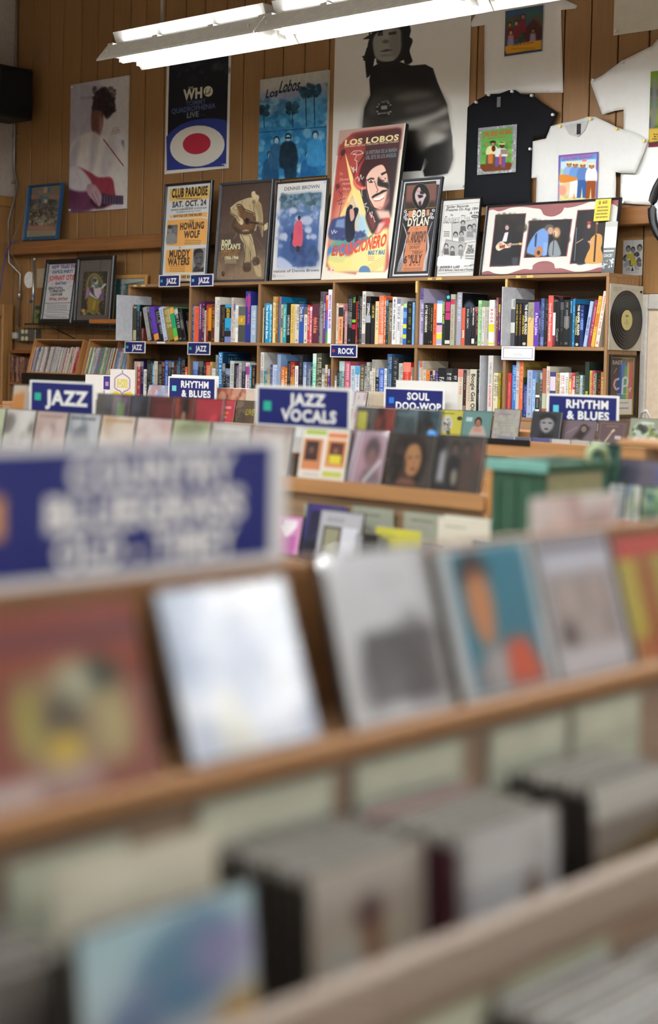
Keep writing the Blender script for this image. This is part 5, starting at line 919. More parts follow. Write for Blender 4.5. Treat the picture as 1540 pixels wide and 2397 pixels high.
gos = sign_art([], None, 256, 110, '2b3a8a', 'e8e7e3', 'aeb0b4', True, 14); gos.text_c('GOSPEL', 92, 66, 76, 17, 'b4b6ba', 0)
o = sign_x('white gospel sign with a thin blue line on the sixth bay shelf', ((1174, 811), (1251, 810), (1171, 842)), 6.707, gos)

# ------------------------------------------------------------------ things on the end of the bookcase (they face the aisle)
EX = DIV[-1]+.018
c = Cv(300, 330, 'b6ad9c').N(.03, 6, 2)
c.text_c('VINYL', 18, 26, 100, 28, '8c8578', 0, .8); c.lines(130, 12, 250, 38, 1, 'a39b8c', .6, 4)
H = .335
t = thing('record_plaque', 'black vinyl record mounted on a beige card on the bookcase end', 'record', (EX+.0005, 6.878, 1.557-.012), (0, 0, math.pi/2))
panel('card', .31, H, .006, [mat('card_edge', 'a8a090', .8), pm(c, 'record_card', .8, .1)], t)
M_vinyl = mat('vinyl_black', '0d0d0f', .28, .6)
bm = bmesh.new(); RR = [(.151, 0), (.151, .003), (.148, .0036)]+[(.144-.0085*i, .0036-.0006*(i % 2)) for i in range(11)]+[(.05, .0032), (.004, .0032), (.0001, .0032)]
rings = [[bm.verts.new((r*math.cos(k*math.pi/24), -y, r*math.sin(k*math.pi/24))) for k in range(48)] for r, y in RR]
for A, B in zip(rings[:-1], rings[1:]):
    for k in range(48): bm.faces.new((A[k], A[(k+1) % 48], B[(k+1) % 48], B[k]))
bmesh.ops.recalc_face_normals(bm, faces=bm.faces); o = done(bm, 'vinyl_record', M_vinyl, t, (0, -.0062, .155))
c = Cv(100, 100, 'c2b57a').lines(36, 22, 64, 38, 1, '4a4428', .9, 3).lines(28, 56, 72, 72, 3, '7a6f4a').E(50, 50, 3, 3, '2a2618').E(50, 82, 2, 2, '2a2618')
bm = bmesh.new(); uv = bm.loops.layers.uv.new('UVMap'); f = bm.faces.new([bm.verts.new((.052*math.cos(k*math.pi/16), 0, .052*math.sin(k*math.pi/16))) for k in range(32)])
for l in f.loops: l[uv].uv = (l.vert.co.x/.104+.5, l.vert.co.z/.104+.5)
if f.normal.y > 0: f.normal_flip()
done(bm, 'record_label', pm(c, 'record_label', .6), t, (0, -.0105, .155))
disc('push_pin', .006, .008, M_black, t, (.13, -.006, H-.03), 8)
c = Cv(160, 330, '6a5a50').G(0, 0, 160, 240, '5a4c44', '7a5a50').P([(60, 30), (110, 20), (105, 240), (45, 240)], '2f62a8', 1, 4).P([(100, 40), (130, 50), (128, 240), (80, 240)], '4aa070', .9, 6).P([(118, 20), (135, 30), (132, 240), (112, 240)], 'c8b850', .9, 4).R(132, 20, 160, 240, 'c4505a', .9, 4)
c.T('EAST', 8, 26, 80, 22, 'c8c0c0', 1).L([(40, 60), (20, 90)], 3, 'c8c8c8')
c.L([(60, 120), (30, 130), (22, 160), (40, 185), (62, 175)], 13, 'd0b8c8').L([(85, 210), (88, 120), (110, 110), (125, 130), (118, 160), (92, 165)], 12, 'cfd0dc').L([(130, 190), (150, 170), (140, 200)], 7, 'd8b0c0').lines(40, 205, 140, 216, 1, 'd8d8d8')
c.R(0, 240, 160, 330, 'd8d4cc').lines(50, 255, 140, 270, 1, '7a7670').lines(50, 285, 145, 303, 1, '5a5650')
t = thing('framed_poster', 'narrow black and gold framed colour poster below the mounted record', 'framed poster', (EX+.0005, 6.858, 1.20), (0, 0, math.pi/2))
frame_ring('frame', .24, .322, .012, .016, M_frb, t); frame_ring('gold_slip', .217, .298, .006, .01, mat('gold_leaf', 'b89a4a', .3, .5, .8), t, (0, 0, .012))
panel('print', .206, .288, .002, [M_paper, pm(c, 'colour_poster', .5)], t, (0, -.002, .017)); box('glass', -.104, .104, -.0085, -.007, .016, .306, M_pane, t)
c = Cv(90, 140, 'b9b4b0').R(44, 0, 46, 30, '8a8580', .7).face(24, 36, 11, '8a8480', '26242a').face(46, 40, 10, '7a7470', '1e1c22').face(76, 34, 12, '8a8480', '1a181e').blobs(10, 55, 85, 100, ['3a3840', '8a8888', '2a2830', 'b8b4b4'], 40, 8, 3, .7, 0).P([(16, 55), (50, 52), (50, 72), (20, 74)], 'b0a02a').P([(36, 74), (62, 76), (66, 98), (38, 100)], 'b0a02a')
c.T('DE', 16, 114, 36, 13, '4a484c', 0).P([(40, 122), (46, 105), (52, 122)], '1e1c20').T('TH', 56, 114, 76, 13, '4a484c', 0).lines(16, 122, 78, 132, 1, 'a09c98')
a = onY(1482, 648, WY-.01); o = panel('flyer', .118, .185, .003, [M_paper, pm(c, 'black_flyer', .6)], None, (-4.33, WY-.001, 1.945)); tag(o, 'curled black and yellow flyer on the planks above the record', 'flyer'); o.location = ((onY(1462, 620, WY)[0]+onY(1500, 620, WY)[0])/2, WY-.001, onY(1480, 645, WY)[2])
# round black rimmed mirror at the edge of the view
t = thing('round_mirror', 'black rimmed round mirror fixed to the ledge beam right of the shirts', 'mirror', (onY(1590, 485, 6.92)[0]+.075, 6.92, onY(1590, 485, 6.92)[2]))
R0 = .23
bm = bmesh.new(); bmesh.ops.create_circle(bm, segments=8, radius=.014)
bm.free(); pts = [(R0*math.cos(k*math.pi/20), 0, R0*math.sin(k*math.pi/20)) for k in range(40)]
tube('rim', pts, .024, M_black, t, 8, True); disc('mirror_glass', R0, .004, mat('mirror_silver', '9a9ca0', .25, .5, 1), t, (0, .002, 0), 40); zb_ = (bz0+bz1)/2-t.location.z; box('bracket', -.03, .03, .004, .027, zb_-.03, zb_+.03, M_black, t)
# ------------------------------------------------------------------ the corner left of the bookcase
px = lambda x, y: (x*.27273, 400+y*.27273)          # from a close view of the corner
WS = onY(165, 757, 6.80)[2]
wx0, wx1 = onY(58, 757, 6.80)[0], DIV[0]-.02
ws = thing('wire_shelf', 'dark wire shelf on the planks holding two black framed posters', 'shelf', (0, 0, WS))
M_wire = mat('dark_wire', '2c332f', .4, .5, .6)
for y in (6.80, 6.92, 7.045): tube('rail', [(wx0, y, -.006), (wx1, y, -.006)], .005, M_wire, ws, 6)
tube('rail', [(wx0, 6.80, -.04), (wx1, 6.80, -.04)], .004, M_wire, ws, 6)
first = None; n = int((wx1-wx0)/.028)
for i in range(n+1):
    X = wx0+(wx1-wx0)*i/n
    if first is None: first = tube('wire', [(0, 7.045, -.002), (0, 6.80, -.002), (0, 6.80, -.04)], .0022, M_wire, ws, 5); first.location.x = X
    else: o = link('wire', first.data, ws); o.location.x = X
for X in (wx0+.25, wx1-.3): tube('shelf_bracket', [(X, 6.82, -.012), (X, WY-.004, -.1)], .004, M_wire, ws, 6)
c = Cv(240, 380, 'c6c8c8', ((195, 185), (628, 160), (500, 1230), (70, 1245)))
c.R(195, 155, 640, 200, 'b05a7a', .6, 3)
for s_, xl, y, xr, h, k in (("NEW YEARS EVE", 232, 245, 612, 60, '3a4a84'), ('DANCE PARTY', 238, 335, 560, 60, '3a4a84'), ('JOHNNY OTIS', 190, 455, 585, 90, 'b83a44'), ('SHOW!', 280, 555, 460, 54, '3a4a84'), ('SEBASTOPOL', 170, 650, 400, 46, '3a3844'), ('COMMUNITY', 185, 706, 430, 44, '3a3844'), ('CENTER', 200, 770, 390, 46, '3a3844'), ('FINAL SHOW!', 180, 855, 470, 54, 'a03a44')): c.T(s_, xl, y, xr, h, k, 2, wob=.08)
c.L([(115, 938), (535, 915)], 4, '4a4a50').lines(120, 950, 500, 1060, 3, '6a6a70').L([(105, 1078), (505, 1062)], 2, '4a4a50').lines(110, 1085, 490, 1125, 1, '7a7a80').L([(95, 1160), (500, 1138)], 2, '4a4a50').lines(100, 1160, 490, 1225, 1, '7a7a80').blobs(470, 500, 560, 700, ['7a7a90', 'a080a0', 'd0a8c0'], 18, 7, 3, .7, 1).E(205, 330, 14, 30, 'd08aa8', .6, 3).E(235, 570, 16, 34, 'd08aa8', .6, 3).E(500, 520, 30, 20, 'c88ab8', .5, 4)
framed('framed_poster', 'black framed hand lettered dance party handbill on the wire shelf', 'framed poster', (113, 609), (94, 758), (171, 756), 6.90, WS, .034, .026, M_frb, c)
c = Cv(220, 330, '1d2620', ((812, 215), (1290, 190), (1190, 1105), (735, 1112)))
c.blobs(760, 200, 1290, 1100, ['27322a', '15201e', '3a3a22', '1a2836'], 60, 50, 3, .6, 3).E(1020, 560, 185, 340, '5a4a26', 1, 2).E(1020, 560, 165, 320, '8a6a2e', 1, 2).E(1022, 570, 140, 295, '3a4a40', 1, 3).E(1030, 420, 80, 140, '6a7a70', .8, 8)
for a in range(26): c.E(1015+205*math.cos(a*.242), 590+420*math.sin(a*.242), 11, 11, '9a8a34' if a % 2 else '5a6a2a', .9, 1)
c.P([(870, 560), (910, 545), (900, 700), (840, 790), (835, 720)], '8a6a94', 1, 3, 1).P([(1130, 590), (1170, 620), (1185, 780), (1150, 830), (1110, 730)], '5a4a80', 1, 3, 1)
c.P([(940, 540), (1000, 480), (1030, 560), (1130, 545), (1110, 700), (1060, 790), (930, 720), (910, 690)], 'b4aab0', 1, 3, 1).P([(930, 560), (990, 540), (1010, 700), (1080, 790), (1000, 720), (935, 640)], '2e2a34', .9, 3, 1).E(1095, 630, 48, 70, 'b8a4b0', 1, 3)
c.E(1045, 420, 36, 55, 'b9b6b0', 1, 2).E(1025, 385, 40, 50, '3a3434', 1, 3).P([(1035, 430), (1050, 420), (1048, 445)], '2a2626').E(1035, 345, 44, 18, 'a08a4a', .8, 3).P([(1130, 560), (1195, 470), (1220, 455), (1240, 480), (1140, 580)], 'a9b6b4', 1, 1, 1)
c.P([(880, 770), (940, 740), (1010, 790), (1110, 800), (1090, 900), (1060, 1010), (890, 1010), (870, 880)], '7a6a24', 1, 4, 1).P([(1000, 800), (1030, 820), (990, 1000), (960, 1000)], 'b0982e', .8, 5).P([(865, 830), (890, 840), (900, 990), (870, 990)], '9a5a34', .8, 4).P([(1040, 900), (1080, 880), (1070, 1010), (1045, 1010)], '8a4a34', .8, 4)
c.blobs(750, 1000, 1090, 1105, ['8a8a34', 'a05a3a', '5a7a34', 'c8a05a', '4a6a44'], 50, 20, 5, .7, 1).P([(750, 1090), (800, 1060), (830, 1105)], 'b07a6a', .8, 3)
framed('framed_poster', 'black framed dark print of a robed banjo player, grey mat, on the wire shelf', 'framed poster', (186, 602), (174.5, 757), (262, 753), 6.90, WS, .026, .03, M_frb, c, '56504e', (.135, .09, .87, .8))
c = Cv(160, 240, '8a908a').R(0, 0, 160, 60, 'a9aea8').R(60, 30, 160, 60, '3a6a64').L([(0, 40), (160, 20)], 6, '5a5a54').P([(10, 0), (34, 0), (24, 240), (0, 240)], '2f6a6a').P([(40, 0), (50, 0), (44, 240), (34, 240)], 'c8ccc8').P([(60, 60), (160, 60), (160, 240), (50, 240)], '6a6e6a').blobs(56, 60, 150, 240, ['4a4e4a', '9aa09a', '3a4a48'], 30, 16, 3, .6, 2)
M_oak = wood('oak_frame', 'b98a4e', 2, .15, .4, 1.4, .1)
framed('framed_picture', 'oak framed green and white picture standing behind the bookcase end', 'framed picture', (277, 647), (262, 749), (344, 748), 7.034, WS, .028, .02, M_oak, c, lean=.012)
a, b = onY(212, 753, 6.83), onY(270, 749, 6.83); o = box('wooden_board', a[0], b[0]+.03, 6.815, 6.875, WS, WS+.03, wood('red_board_wood', 'a5642e', 0, .15, .4), bev=.003); tag(o, 'small red-brown wooden board lying on the wire shelf by the oak frame', 'board')
c = Cv(60, 120, '2a4a3a').blobs(0, 0, 60, 120, ['1f5a4a', '8a8a2a', '2a3a5a', '5a7a3a', 'b0a040'], 40, 12, 3, .7, 1)
a, b = onY(80, 716, 7.0), onY(98, 757, 7.0); o = panel('small_picture', b[0]-a[0]+.06, a[2]-WS, .006, [M_black, pm(c, 'small_green_picture', .5)], None, ((a[0]+b[0])/2+.03, 7.0, WS+.0005)); o.rotation_euler = (-.12, 0, 0); tag(o, 'small green and yellow picture half hidden behind the dance handbill', 'picture')
# conduit, outlet box, cover plate, second pole, paper
def pts(*l, Y=WY-.02): return [tuple(onY(x, y, Y)) for x, y in l]
t = thing('conduit', 'bent steel conduit running down the corner to the outlet box', 'conduit', (0, 0, 0))
p0 = pts((16, -120), (12, 250), (11, 370), (17, 400), (42, 432), (49, 452), (48, 520)); zt = onY(47, 760, WY-.02)[2]
pp = [Vector((max(WX+.02, p[0]), p[1], p[2])) for p in p0]
# over the ledge the pipe stands clear of it
pp = pp[:5]+[Vector((pp[5].x, WY-.06, pp[5].z)), Vector((pp[6].x, WY-.125, pp[6].z)), Vector((pp[6].x, WY-.125, bz0-.06)), Vector((onY(45, 700, WY-.03)[0], WY-.03, bz0-.14)), Vector((onY(44, 770, WY-.03)[0], WY-.03, zt-.02))]
tube('pipe', pp, .009, M_metal, t, 8)
for q in (Vector((pp[-1].x, WY-.03, bz0-.3)), ): tube('coupling', [q-Vector((0, 0, .03)), q+Vector((0, 0, .03))], .016, M_metal, t, 8)
for zz in (3.1, 2.75): box('pipe_strap', pp[1].x-.02, pp[1].x+.025, WY-.034, WY-.0005, zz-.008, zz+.008, M_metal, t)
c_ = pts((58, 434), (57, 500), (53, 575)); tube('cable', [Vector(q) for q in c_[:2]]+[Vector((c_[1][0], WY-.118, bz1+.03)), Vector((c_[1][0]-.01, WY-.118, bz0)), Vector((c_[1][0]-.03, WY-.03, bz0-.1)), Vector((c_[1][0]-.06, WY-.03, zt))], .003, mat('cable_cream', '8f826c', .5), t, 6)
a, b = onY(36, 769, WY-.06), onY(81, 800, WY-.06)
t = thing('outlet_box', 'grey steel outlet box with four cream sockets under the conduit', 'outlet', ((a[0]+b[0])/2, WY, (a[2]+b[2])/2)); W, H = b[0]-a[0], a[2]-b[2]
box('box_body', -W/2, W/2, -.055, 0, -H/2, H/2, mat('box_steel', '6f6c64', .4, .5, .5), t, bev=.004); box('cover', -W/2+.02, W/2-.02, -.06, -.055, -H/2+.004, H/2-.004, mat('box_steel', '6f6c64', .4, .5, .5), t)
for i in (-1, 1):
    for k in (-1, 1): disc('socket', .017, .006, mat('socket_cream', 'c9bfa0', .4), t, (.0+i*.024, -.06, k*.026), 12)
box('plug', -W/2-.015, -W/2+.035, -.085, -.03, -.03, .02, mat('plug_grey', 'b0aca6', .5), t, bev=.008)
a = onY(67.5, 655, WY-.01); o = disc('cover_plate', .062, .008, M_white, None, (a[0], WY, a[2]), 28, .062); tag(o, 'round white blank cover plate on the planks', 'cover plate')
a, b = onY(85, 629, WY-.01), onY(106, 673, WY-.01); o = box('paper_note', a[0], b[0]+.03, WY-.003, WY-.0005, b[2], a[2], mat('note_paper', 'b3a68e', .7)); tag(o, 'beige paper note pinned beside the round cover plate', 'note')
t = thing('pole', 'grey metal pole with a clip standing on the wire shelf', 'pole', tuple(onY(76, 757, 6.93)[:2])+(WS,)); hh = onY(81, 615, 6.93)[2]-WS
tube('shaft', [(0, 0, 0), (.006, 0, hh)], .01, M_metal, t, 8); tube('hook', [(.006, 0, hh), (.02, -.01, hh+.02), (.03, -.01, hh+.035)], .011, M_metal, t, 8); disc('clip', .012, .03, M_metal, t, (.003, -.01, hh*.37), 8); tube('blue_band', [(.003, 0, hh*.44), (.003, 0, hh*.48)], .0115, mat('blue_tape', '3a6ab0', .5), t, 8)
t = tube('blue_cable', [Vector((max(WX+.03, q[0]), q[1], q[2])) for q in pts((40, 565), (27, 566), (15, 590), (8, 625), (2, 670), (-4, 720), Y=6.912)], .004, mat('cable_blue', '34428a', .4)); tag(t, 'thin blue cable drooping over the end of the wooden ledge', 'cable')
# loudspeaker on the left wall
t = thing('loudspeaker', 'black loudspeaker cabinet high on the left wall', 'loudspeaker', (WX, 6.80, 3.365)); hh = .187
box('cabinet', .05, .345, -.14, .17, -hh, hh, mat('speaker_black', '191513', .6), t, bev=.012); box('grille', .345, .352, -.12, .15, -hh+.02, hh-.02, mat('grille_cloth', '0e0d0c', .9), t, bev=.003); box('front_grille', .075, .32, -.146, -.1405, -hh+.02, hh-.02, mat('grille_cloth', '0e0d0c', .9), t, bev=.003); box('wall_bracket', 0, .06, -.06, .02, -.04, .04, M_black, t)
# magazine crates on a black shelf, leaning back
CB = 6.722
zc = onY(120, 874.5, CB)[2]
t = thing('crate_stand', 'black topped stand under the tilted magazine crates', 'stand', (0, 0, 0)); cx0, cx1 = onY(52, 880, 6.70)[0], DIV[0]-.006
box('stand_top', cx0, cx1, 6.715, WY-.01, zc-.08, zc-.062, M_black, t, bev=.003); box('fascia', cx0, cx1, 6.692, 6.7145, zc-.08, zc-.003, M_black, t, bev=.003)
for X in (cx0+.03, cx1-.06):
    for Y in (6.72, 7.0): box('leg', X, X+.04, Y, Y+.04, 0, zc-.0802, M_shelfv, t)
LEAN = .27
mags = [('magazine_crate', 'tilted wooden crate packed with slim magazines, below the dance handbill', (61.4, 177), (79, 194), None), ('magazine_crate', 'tilted divided wooden crate of magazines beside the bookcase', (189.5, 297.5), (204.5, 312), .60)]
MAGC = ['c8c2ba', 'b0a8a0', 'd8d4cc', '8a3038', 'c8b8a8', '6a6a70', 'a8a8b0', 'b85a50', '3a4a6a', 'd0c8a8', '9a9aa8', 'c0a8a0', '50484a']
MAGC2 = ['d8c868', 'b0a890', '6a7aa8', '8a5a4a', '4a8a6a', 'a89a80', '5a6aa0', '9a98b0', 'd8d0a0', '7a6a8a', 'b8b0c0', '6a90b8']
for ci, (nm, lab, (xb0, xb1), (xt0, xt1), dv) in enumerate(mags):
    A, B = onY(xb0, 873, CB), onY(xb1, 874, CB); W = B[0]-A[0]; T = onX(xt0, 792.5, A[0])
    Hc = min(.3, math.hypot(T[2]-zc, T[1]-CB)); D = .2
    R = Matrix.Translation((A[0], CB, zc)) @ Matrix.Rotation(-LEAN, 4, 'X')
    t = thing(nm, lab, 'crate'); t.matrix_world = R
    box('bottom_board', 0, W, 0, D, 0, .009, M_rack, t); box('top_board', 0, W, .0, D, Hc-.009, Hc, M_rack, t)
    for X in (0, W-.01): box('side_board', X, X+.01, 0, D, .0095, Hc-.0095, wood('rack_wood_up', 'b37e4c', 2, .16, .45, .8, .1), t)
    box('back_board', .0105, W-.0105, D-.006, D, .0095, Hc-.0095, M_rackd, t)
    box('prop_block', .01, W-.01, D*.1, D*.3, -.045, -.0005, M_rackd, t)
    if dv: box('divider_board', W*dv, W*dv+.006, .02, D-.0065, .0095, Hc-.0095, M_rack, t)
    x = .013; rg = random.Random(ci+3); k = 0
    while x < W-.013-.006:
        w_ = rg.uniform(.006, .011) if rg.random() < .8 else rg.uniform(.012, .018)
        if dv and x < W*dv+.007 and x+w_ > W*dv-.001: x = W*dv+.0075
        if x+w_ > W-.0115: break
        h = Hc*rg.uniform(.72, .76); pal = MAGC if ci == 0 else MAGC2
        col = rg.choice(pal)
        if ci == 0 and x > W*.88: col = '8a1f2a'
        tc = rg.choice(['555', 'eee', '8a2a2a', '333', 'aaa'])
        cell = spine_cell(col, tc, None, 900+ci*60+k)
        o = make_book('magazine', w_, h, .16, cell, (0, 0, 0)); o.matrix_world = R @ Matrix.Translation((x+w_/2, .012, .0098))
        tag(o, f'{colour(col)} magazine, {ORD[k]} from the left in the tilted {"crate below the dance handbill" if ci == 0 else "divided crate"}', 'magazine', 'magazines in the tilted crate' if ci == 0 else 'magazines in the divided crate'); x += w_+.0012; k += 1
# a few cases on the low shelf at the very corner
a, b = onY(27, 893, 6.93), onY(66, 893, 6.93)
t = thing('small_shelf', 'small reddish shelf of slim video cases in the corner', 'shelf', (0, 0, 0)); zs = a[2]; X0, X1 = max(WX+.06, a[0]), b[0]+.12
box('shelf_board', X0, X1, 6.90, WY-.012, zs-.02, zs, M_beam, t); box('top_board', X0, X1, 6.90, WY-.012, zs+.215, zs+.235, wood('red_shelf_wood', '8a4f2a', 0, .2), t)
for X in (X0, X1-.012): box('end_board', X, X+.012, 6.90, WY-.012, 0, zs-.021, M_shelfv, t); box('end_board', X, X+.012, 6.90, WY-.012, zs+.0005, zs+.2145, M_shelfv, t)
rg = random.Random(8); x = X0+.016; k = 0
while x < X1-.03:
    col = rg.choice(['2a2428', '5a2a2a', '3a3a44', '7a4a2a', '2a3a4a', '6a2428', '8a7a6a']); cell = spine_cell(col, rg.choice(['a88', '8aa', 'c0a060']), None, 1200+k)
    o = make_book('video_case', .0145, .185, .12, cell, (x+.0075, 6.905, zs+.0005)); tag(o, f'{colour(col)} video case, {ORD[k]} from the left on the small corner shelf', 'video case', 'video cases on the small shelf'); x += .0157; k += 1
o_ = np.ones((AH, AW, 4), np.float32); o_[..., :3] = np.clip(ATL, 0, 1)[::-1]; BOOKIMG.pixels.foreach_set(o_.ravel()); BOOKIMG.update(); BOOKIMG.pack()
# ------------------------------------------------------------------ compact disc cases
M_case = mat('case_grey_plastic', '57514b', .3, .5); M_cased = mat('case_dark_plastic', '2e2c2c', .3, .5)
M_lid = glass_mat('case_clear_lid', (.97, .97, .97), .05, .045, .03)
CASE = {}
def cd(label, w, h, cv, loc, rz=0, lean=.2, nm='cd_case', d=.0104, dark=True, lid=True, group=None, cat='CD', yaw=0):
    """a jewel case: dark tray (the thing's own mesh), printed booklet, clear lid; stands on its lower edge and leans back"""
    k = (round(w, 3), round(h, 3), d, dark)
    if k not in CASE:
        o = box(nm, -w/2, w/2, -d*.55, 0, 0, h, M_cased if dark else M_case); o.name = nm; CASE[k] = [o.data, None]
    else: o = link(nm, CASE[k][0])
    o.location = loc; o.rotation_euler = (-lean, 0, rz+yaw); tag(o, label, cat, group)
    m_ = cv if isinstance(cv, bpy.types.Material) else pm(cv, 'cover_print', .4, .35)
    panel('booklet', w-.004, h-.004, .0016, [M_paper, m_], o, (.001, -d*.55-.0002, .002))
    if lid:
        if CASE[k][1] is None: q = box('lid', -w/2, w/2, -d, -d*.55-.0022, 0, h, M_lid, o); CASE[k][1] = q.data
        else: link('lid', CASE[k][1], o)
    return o
def rnd_cover(seed, pal=None, por=None, w=96, h=86):
    rg = random.Random(seed*13+1)
    pal = pal or rg.choice([['4a4448', '8a7a70', 'c0b8b0', '2a2628'], ['7a2a30', 'b05a4a', 'd8c8b8', '3a1a1e'], ['2f4a5a', '6a8a98', 'b8c8cc', '1a2630'], ['c8c4bc', '9a948c', '5a5650', 'e0ddd6'], ['b08a40', '6a4a20', 'd8c890', '3a2a18'], ['3a5a40', '7a9a6a', 'c0c8a8', '22301f'], ['8a7a98', '5a4a68', 'c8c0d0', '2e2638']])
    c = Cv(w, h, pal[0]); c.blobs(0, 0, w, h, pal, 14, w*.2, seed, .6, 4)
    if por if por is not None else rg.random() < .5: c.P([(w*.2, h), (w*.3, h*.7), (w*.7, h*.7), (w*.82, h)], pal[3], .9, 2, 1).face(w*(.4+.2*rg.random()), h*.45, w*.15, rg.choice(['b08a70', '8a6450', 'c8a890', '6a4a3a']), '1c1818')
    k = rg.random()
    if k < .6: c.lines(w*.06, h*.04, w*.94, h*.18, 1, pal[2] if k < .4 else pal[1], .9, seed)
    if k > .4: c.lines(w*.1, h*.84, w*.9, h*.95, 1, pal[2], .8, seed+1)
    return c
def cdy(label, x0, x1, yt, Y, zb, cv, lean=.17, **k):
    """a case facing the front of the shop, standing at depth Y on height zb"""
    a, b = onY(x0, yt+30, Y), onY(x1, yt+30, Y); zt = onY((x0+x1)/2, yt, Y+.03)[2]
    return cd(label, b[0]-a[0]-.001, max(.08, (zt-zb)/math.cos(lean)), cv, ((a[0]+b[0])/2, Y, zb+.0008), 0, lean, **k)
def cdx(label, x0, x1, yb, yt, X, zb, cv, lean=.3, **k):
    """a case facing the aisle (+x), standing at X on height zb"""
    a, b = onX(x0, yb, X), onX(x1, yb, X); zt = onX((x0+x1)/2, yt, X-.04)[2]
    return cd(label, b[1]-a[1]-.001, (zt-zb)/math.cos(lean), cv, (X, (a[1]+b[1])/2, zb+.0008), math.pi/2, lean, **k)
M_rackx = wood('rack_wood_aisle', '8a6340', 1, .16, .45, .8, .1); M_rackxd = wood('rack_board_aisle', '7a6656', 1, .16, .55, .8, .1)
M_cardg = mat('tab_card_green', '9c9e8e', .6); M_cardc = mat('tab_card_cream', 'b9b3a1', .6)

# ---- rack B: the middle rack, parallel to the back wall
BX0, BX1 = -4.75, -2.03
t = thing('cd_rack', 'wooden compact disc rack in the middle, with two display steps', 'rack', (0, 0, 0))
box('ledge_board', BX0, BX1, 2.70, 2.80, 1.148, 1.163, M_rack, t, bev=.002); box('lip', BX0, BX1, 2.694, 2.6995, 1.135, 1.170, M_rack, t, bev=.001)
box('step_riser', BX0, -2.29, 2.8002, 2.81, 1.163, 1.207, M_rackd, t); box('step_board', BX0, -2.29, 2.8002, 2.90, 1.2072, 1.22, M_rack, t); box('step_support', BX0, -2.29, 2.885, 2.90, 1.14, 1.207, M_rackd, t)
box('back_board', BX0, BX1, 2.9502, 2.962, .05, 1.12, M_rackd, t); box('deck', BX0, BX1, 2.8105, 2.95, 1.125, 1.1395, M_rackd, t); box('riser_board', BX0, BX1, 2.712, 2.722, .985, 1.1478, M_rackd, t)
box('trough_floor', BX0, BX1, 2.53, 2.7118, .972, .9848, M_rackd, t); box('trough_lip', BX0, BX1, 2.518, 2.5298, .93, .998, M_rack, t, bev=.002); box('front_board', BX0, BX1, 2.54, 2.55, .06, .9718, M_rackd, t)
for X in (BX0-.0152, BX1+.0002): box('end_panel', X, X+.015, 2.690, 2.962, 0, 1.13, M_rack, t, bev=.002); box('end_panel', X, X+.015, 2.518, 2.6898, 0, 1.0, M_rack, t, bev=.002); box('end_cheek', X, X+.015, 2.70, 2.82, 1.1302, 1.232, wood('cheek_wood', 'b88046', 2, .15), t, bev=.003)
# front display row
c = Cv(120, 128, 'd0c9c0').R(4, 4, 118, 124, 'd6d0c8').R(8, 4, 62, 16, '9ab04a').R(66, 8, 116, 22, 'c87a50').R(6, 26, 56, 96, 'b8784e').R(12, 32, 46, 82, '3a2420').face(28, 54, 10, '6a4a40', '201416').R(66, 26, 116, 96, 'c88a50').R(74, 32, 110, 84, '5a2a24').R(76, 64, 106, 84, 'c8c030').face(90, 52, 9, '8a5a48', '2a1616').R(6, 96, 56, 106, 'c07a52').R(64, 106, 112, 120, 'b4b84e').lines(10, 112, 60, 122, 1, '9a9088')
cdy('orange and green gridded booklet under the two line vocals sign', 699, 812, 1003, 2.725, 1.1635, c, lid=False)
c = Cv(120, 110, 'a08a94').R(0, 0, 120, 110, 'b094a4', .8).P([(30, 20), (110, 10), (110, 100), (30, 100)], 'b8909e', .9, 4).E(76, 40, 26, 28, '4a3a40', .9, 6).E(76, 56, 18, 20, '8a6a68', .9, 5).P([(40, 110), (60, 76), (100, 76), (118, 110)], '7a6a70', .9, 6).L([(20, 0), (4, 110)], 6, 'e8e8ec', .9).L([(34, 0), (20, 110)], 4, 'dcdce4', .8).L([(110, 60), (60, 108)], 10, 'd8d4dc', .7)
M_wrap = glass_mat('shrink_wrap', (.96, .96, .97), .12, .06, .25)
o = cdy('pink tinted case in crinkled clear wrap beside the gridded booklet', 812, 897, 1008, 2.735, 1.1635, c, .22)
c = Cv(150, 140, '3a3432').R(6, 6, 144, 134, '46403e').P([(20, 20), (60, 4), (110, 10), (130, 50), (120, 110), (100, 134), (30, 134), (12, 90)], '241e1e', 1, 6, 1).P([(66, 30), (96, 26), (112, 60), (104, 96), (82, 110), (62, 96), (54, 66)], 'b08058', 1, 3, 1).P([(54, 66), (66, 60), (64, 100), (84, 112), (60, 104)], '8a5a40', .8, 3).E(74, 60, 7, 3, '2a1a16').E(98, 58, 6, 3, '2a1a16').E(88, 90, 10, 4, '7a3a30').E(88, 74, 4, 6, '9a6a48', .7, 1).P([(30, 134), (50, 112), (90, 116), (110, 134)], '8a5a4a', .9, 4).blobs(20, 10, 60, 110, ['2e2624', '4a3a36', '1a1614'], 30, 8, 5, .7, 2)
cdy('dark case with a large close up face, curly hair, on the middle rack', 904, 1012, 1016, 2.725, 1.1635, c)
c = Cv(160, 130, '3a3638').R(0, 0, 160, 130, '47423f').P([(0, 0), (30, 10), (40, 130), (0, 130)], '1a1a20', .9, 6).P([(14, 40), (34, 30), (36, 110), (10, 110)], 'b8b8bc', .9, 6).face(64, 32, 14, '6a5a54', '1c181a').P([(40, 60), (60, 44), (90, 56), (92, 130), (44, 130)], '23242a', 1, 5).face(104, 30, 13, '6a5450', '201a1c').P([(90, 60), (110, 42), (132, 60), (130, 130), (86, 130)], '54423e', 1, 5).P([(130, 20), (160, 14), (160, 60), (134, 60)], '7a4a48', .8, 8).E(70, 96, 10, 20, 'b0a890', .8, 4)
cdy('dark case with two standing figures at the end of the middle rack', 1014, 1128, 1020, 2.725, 1.1635, c)
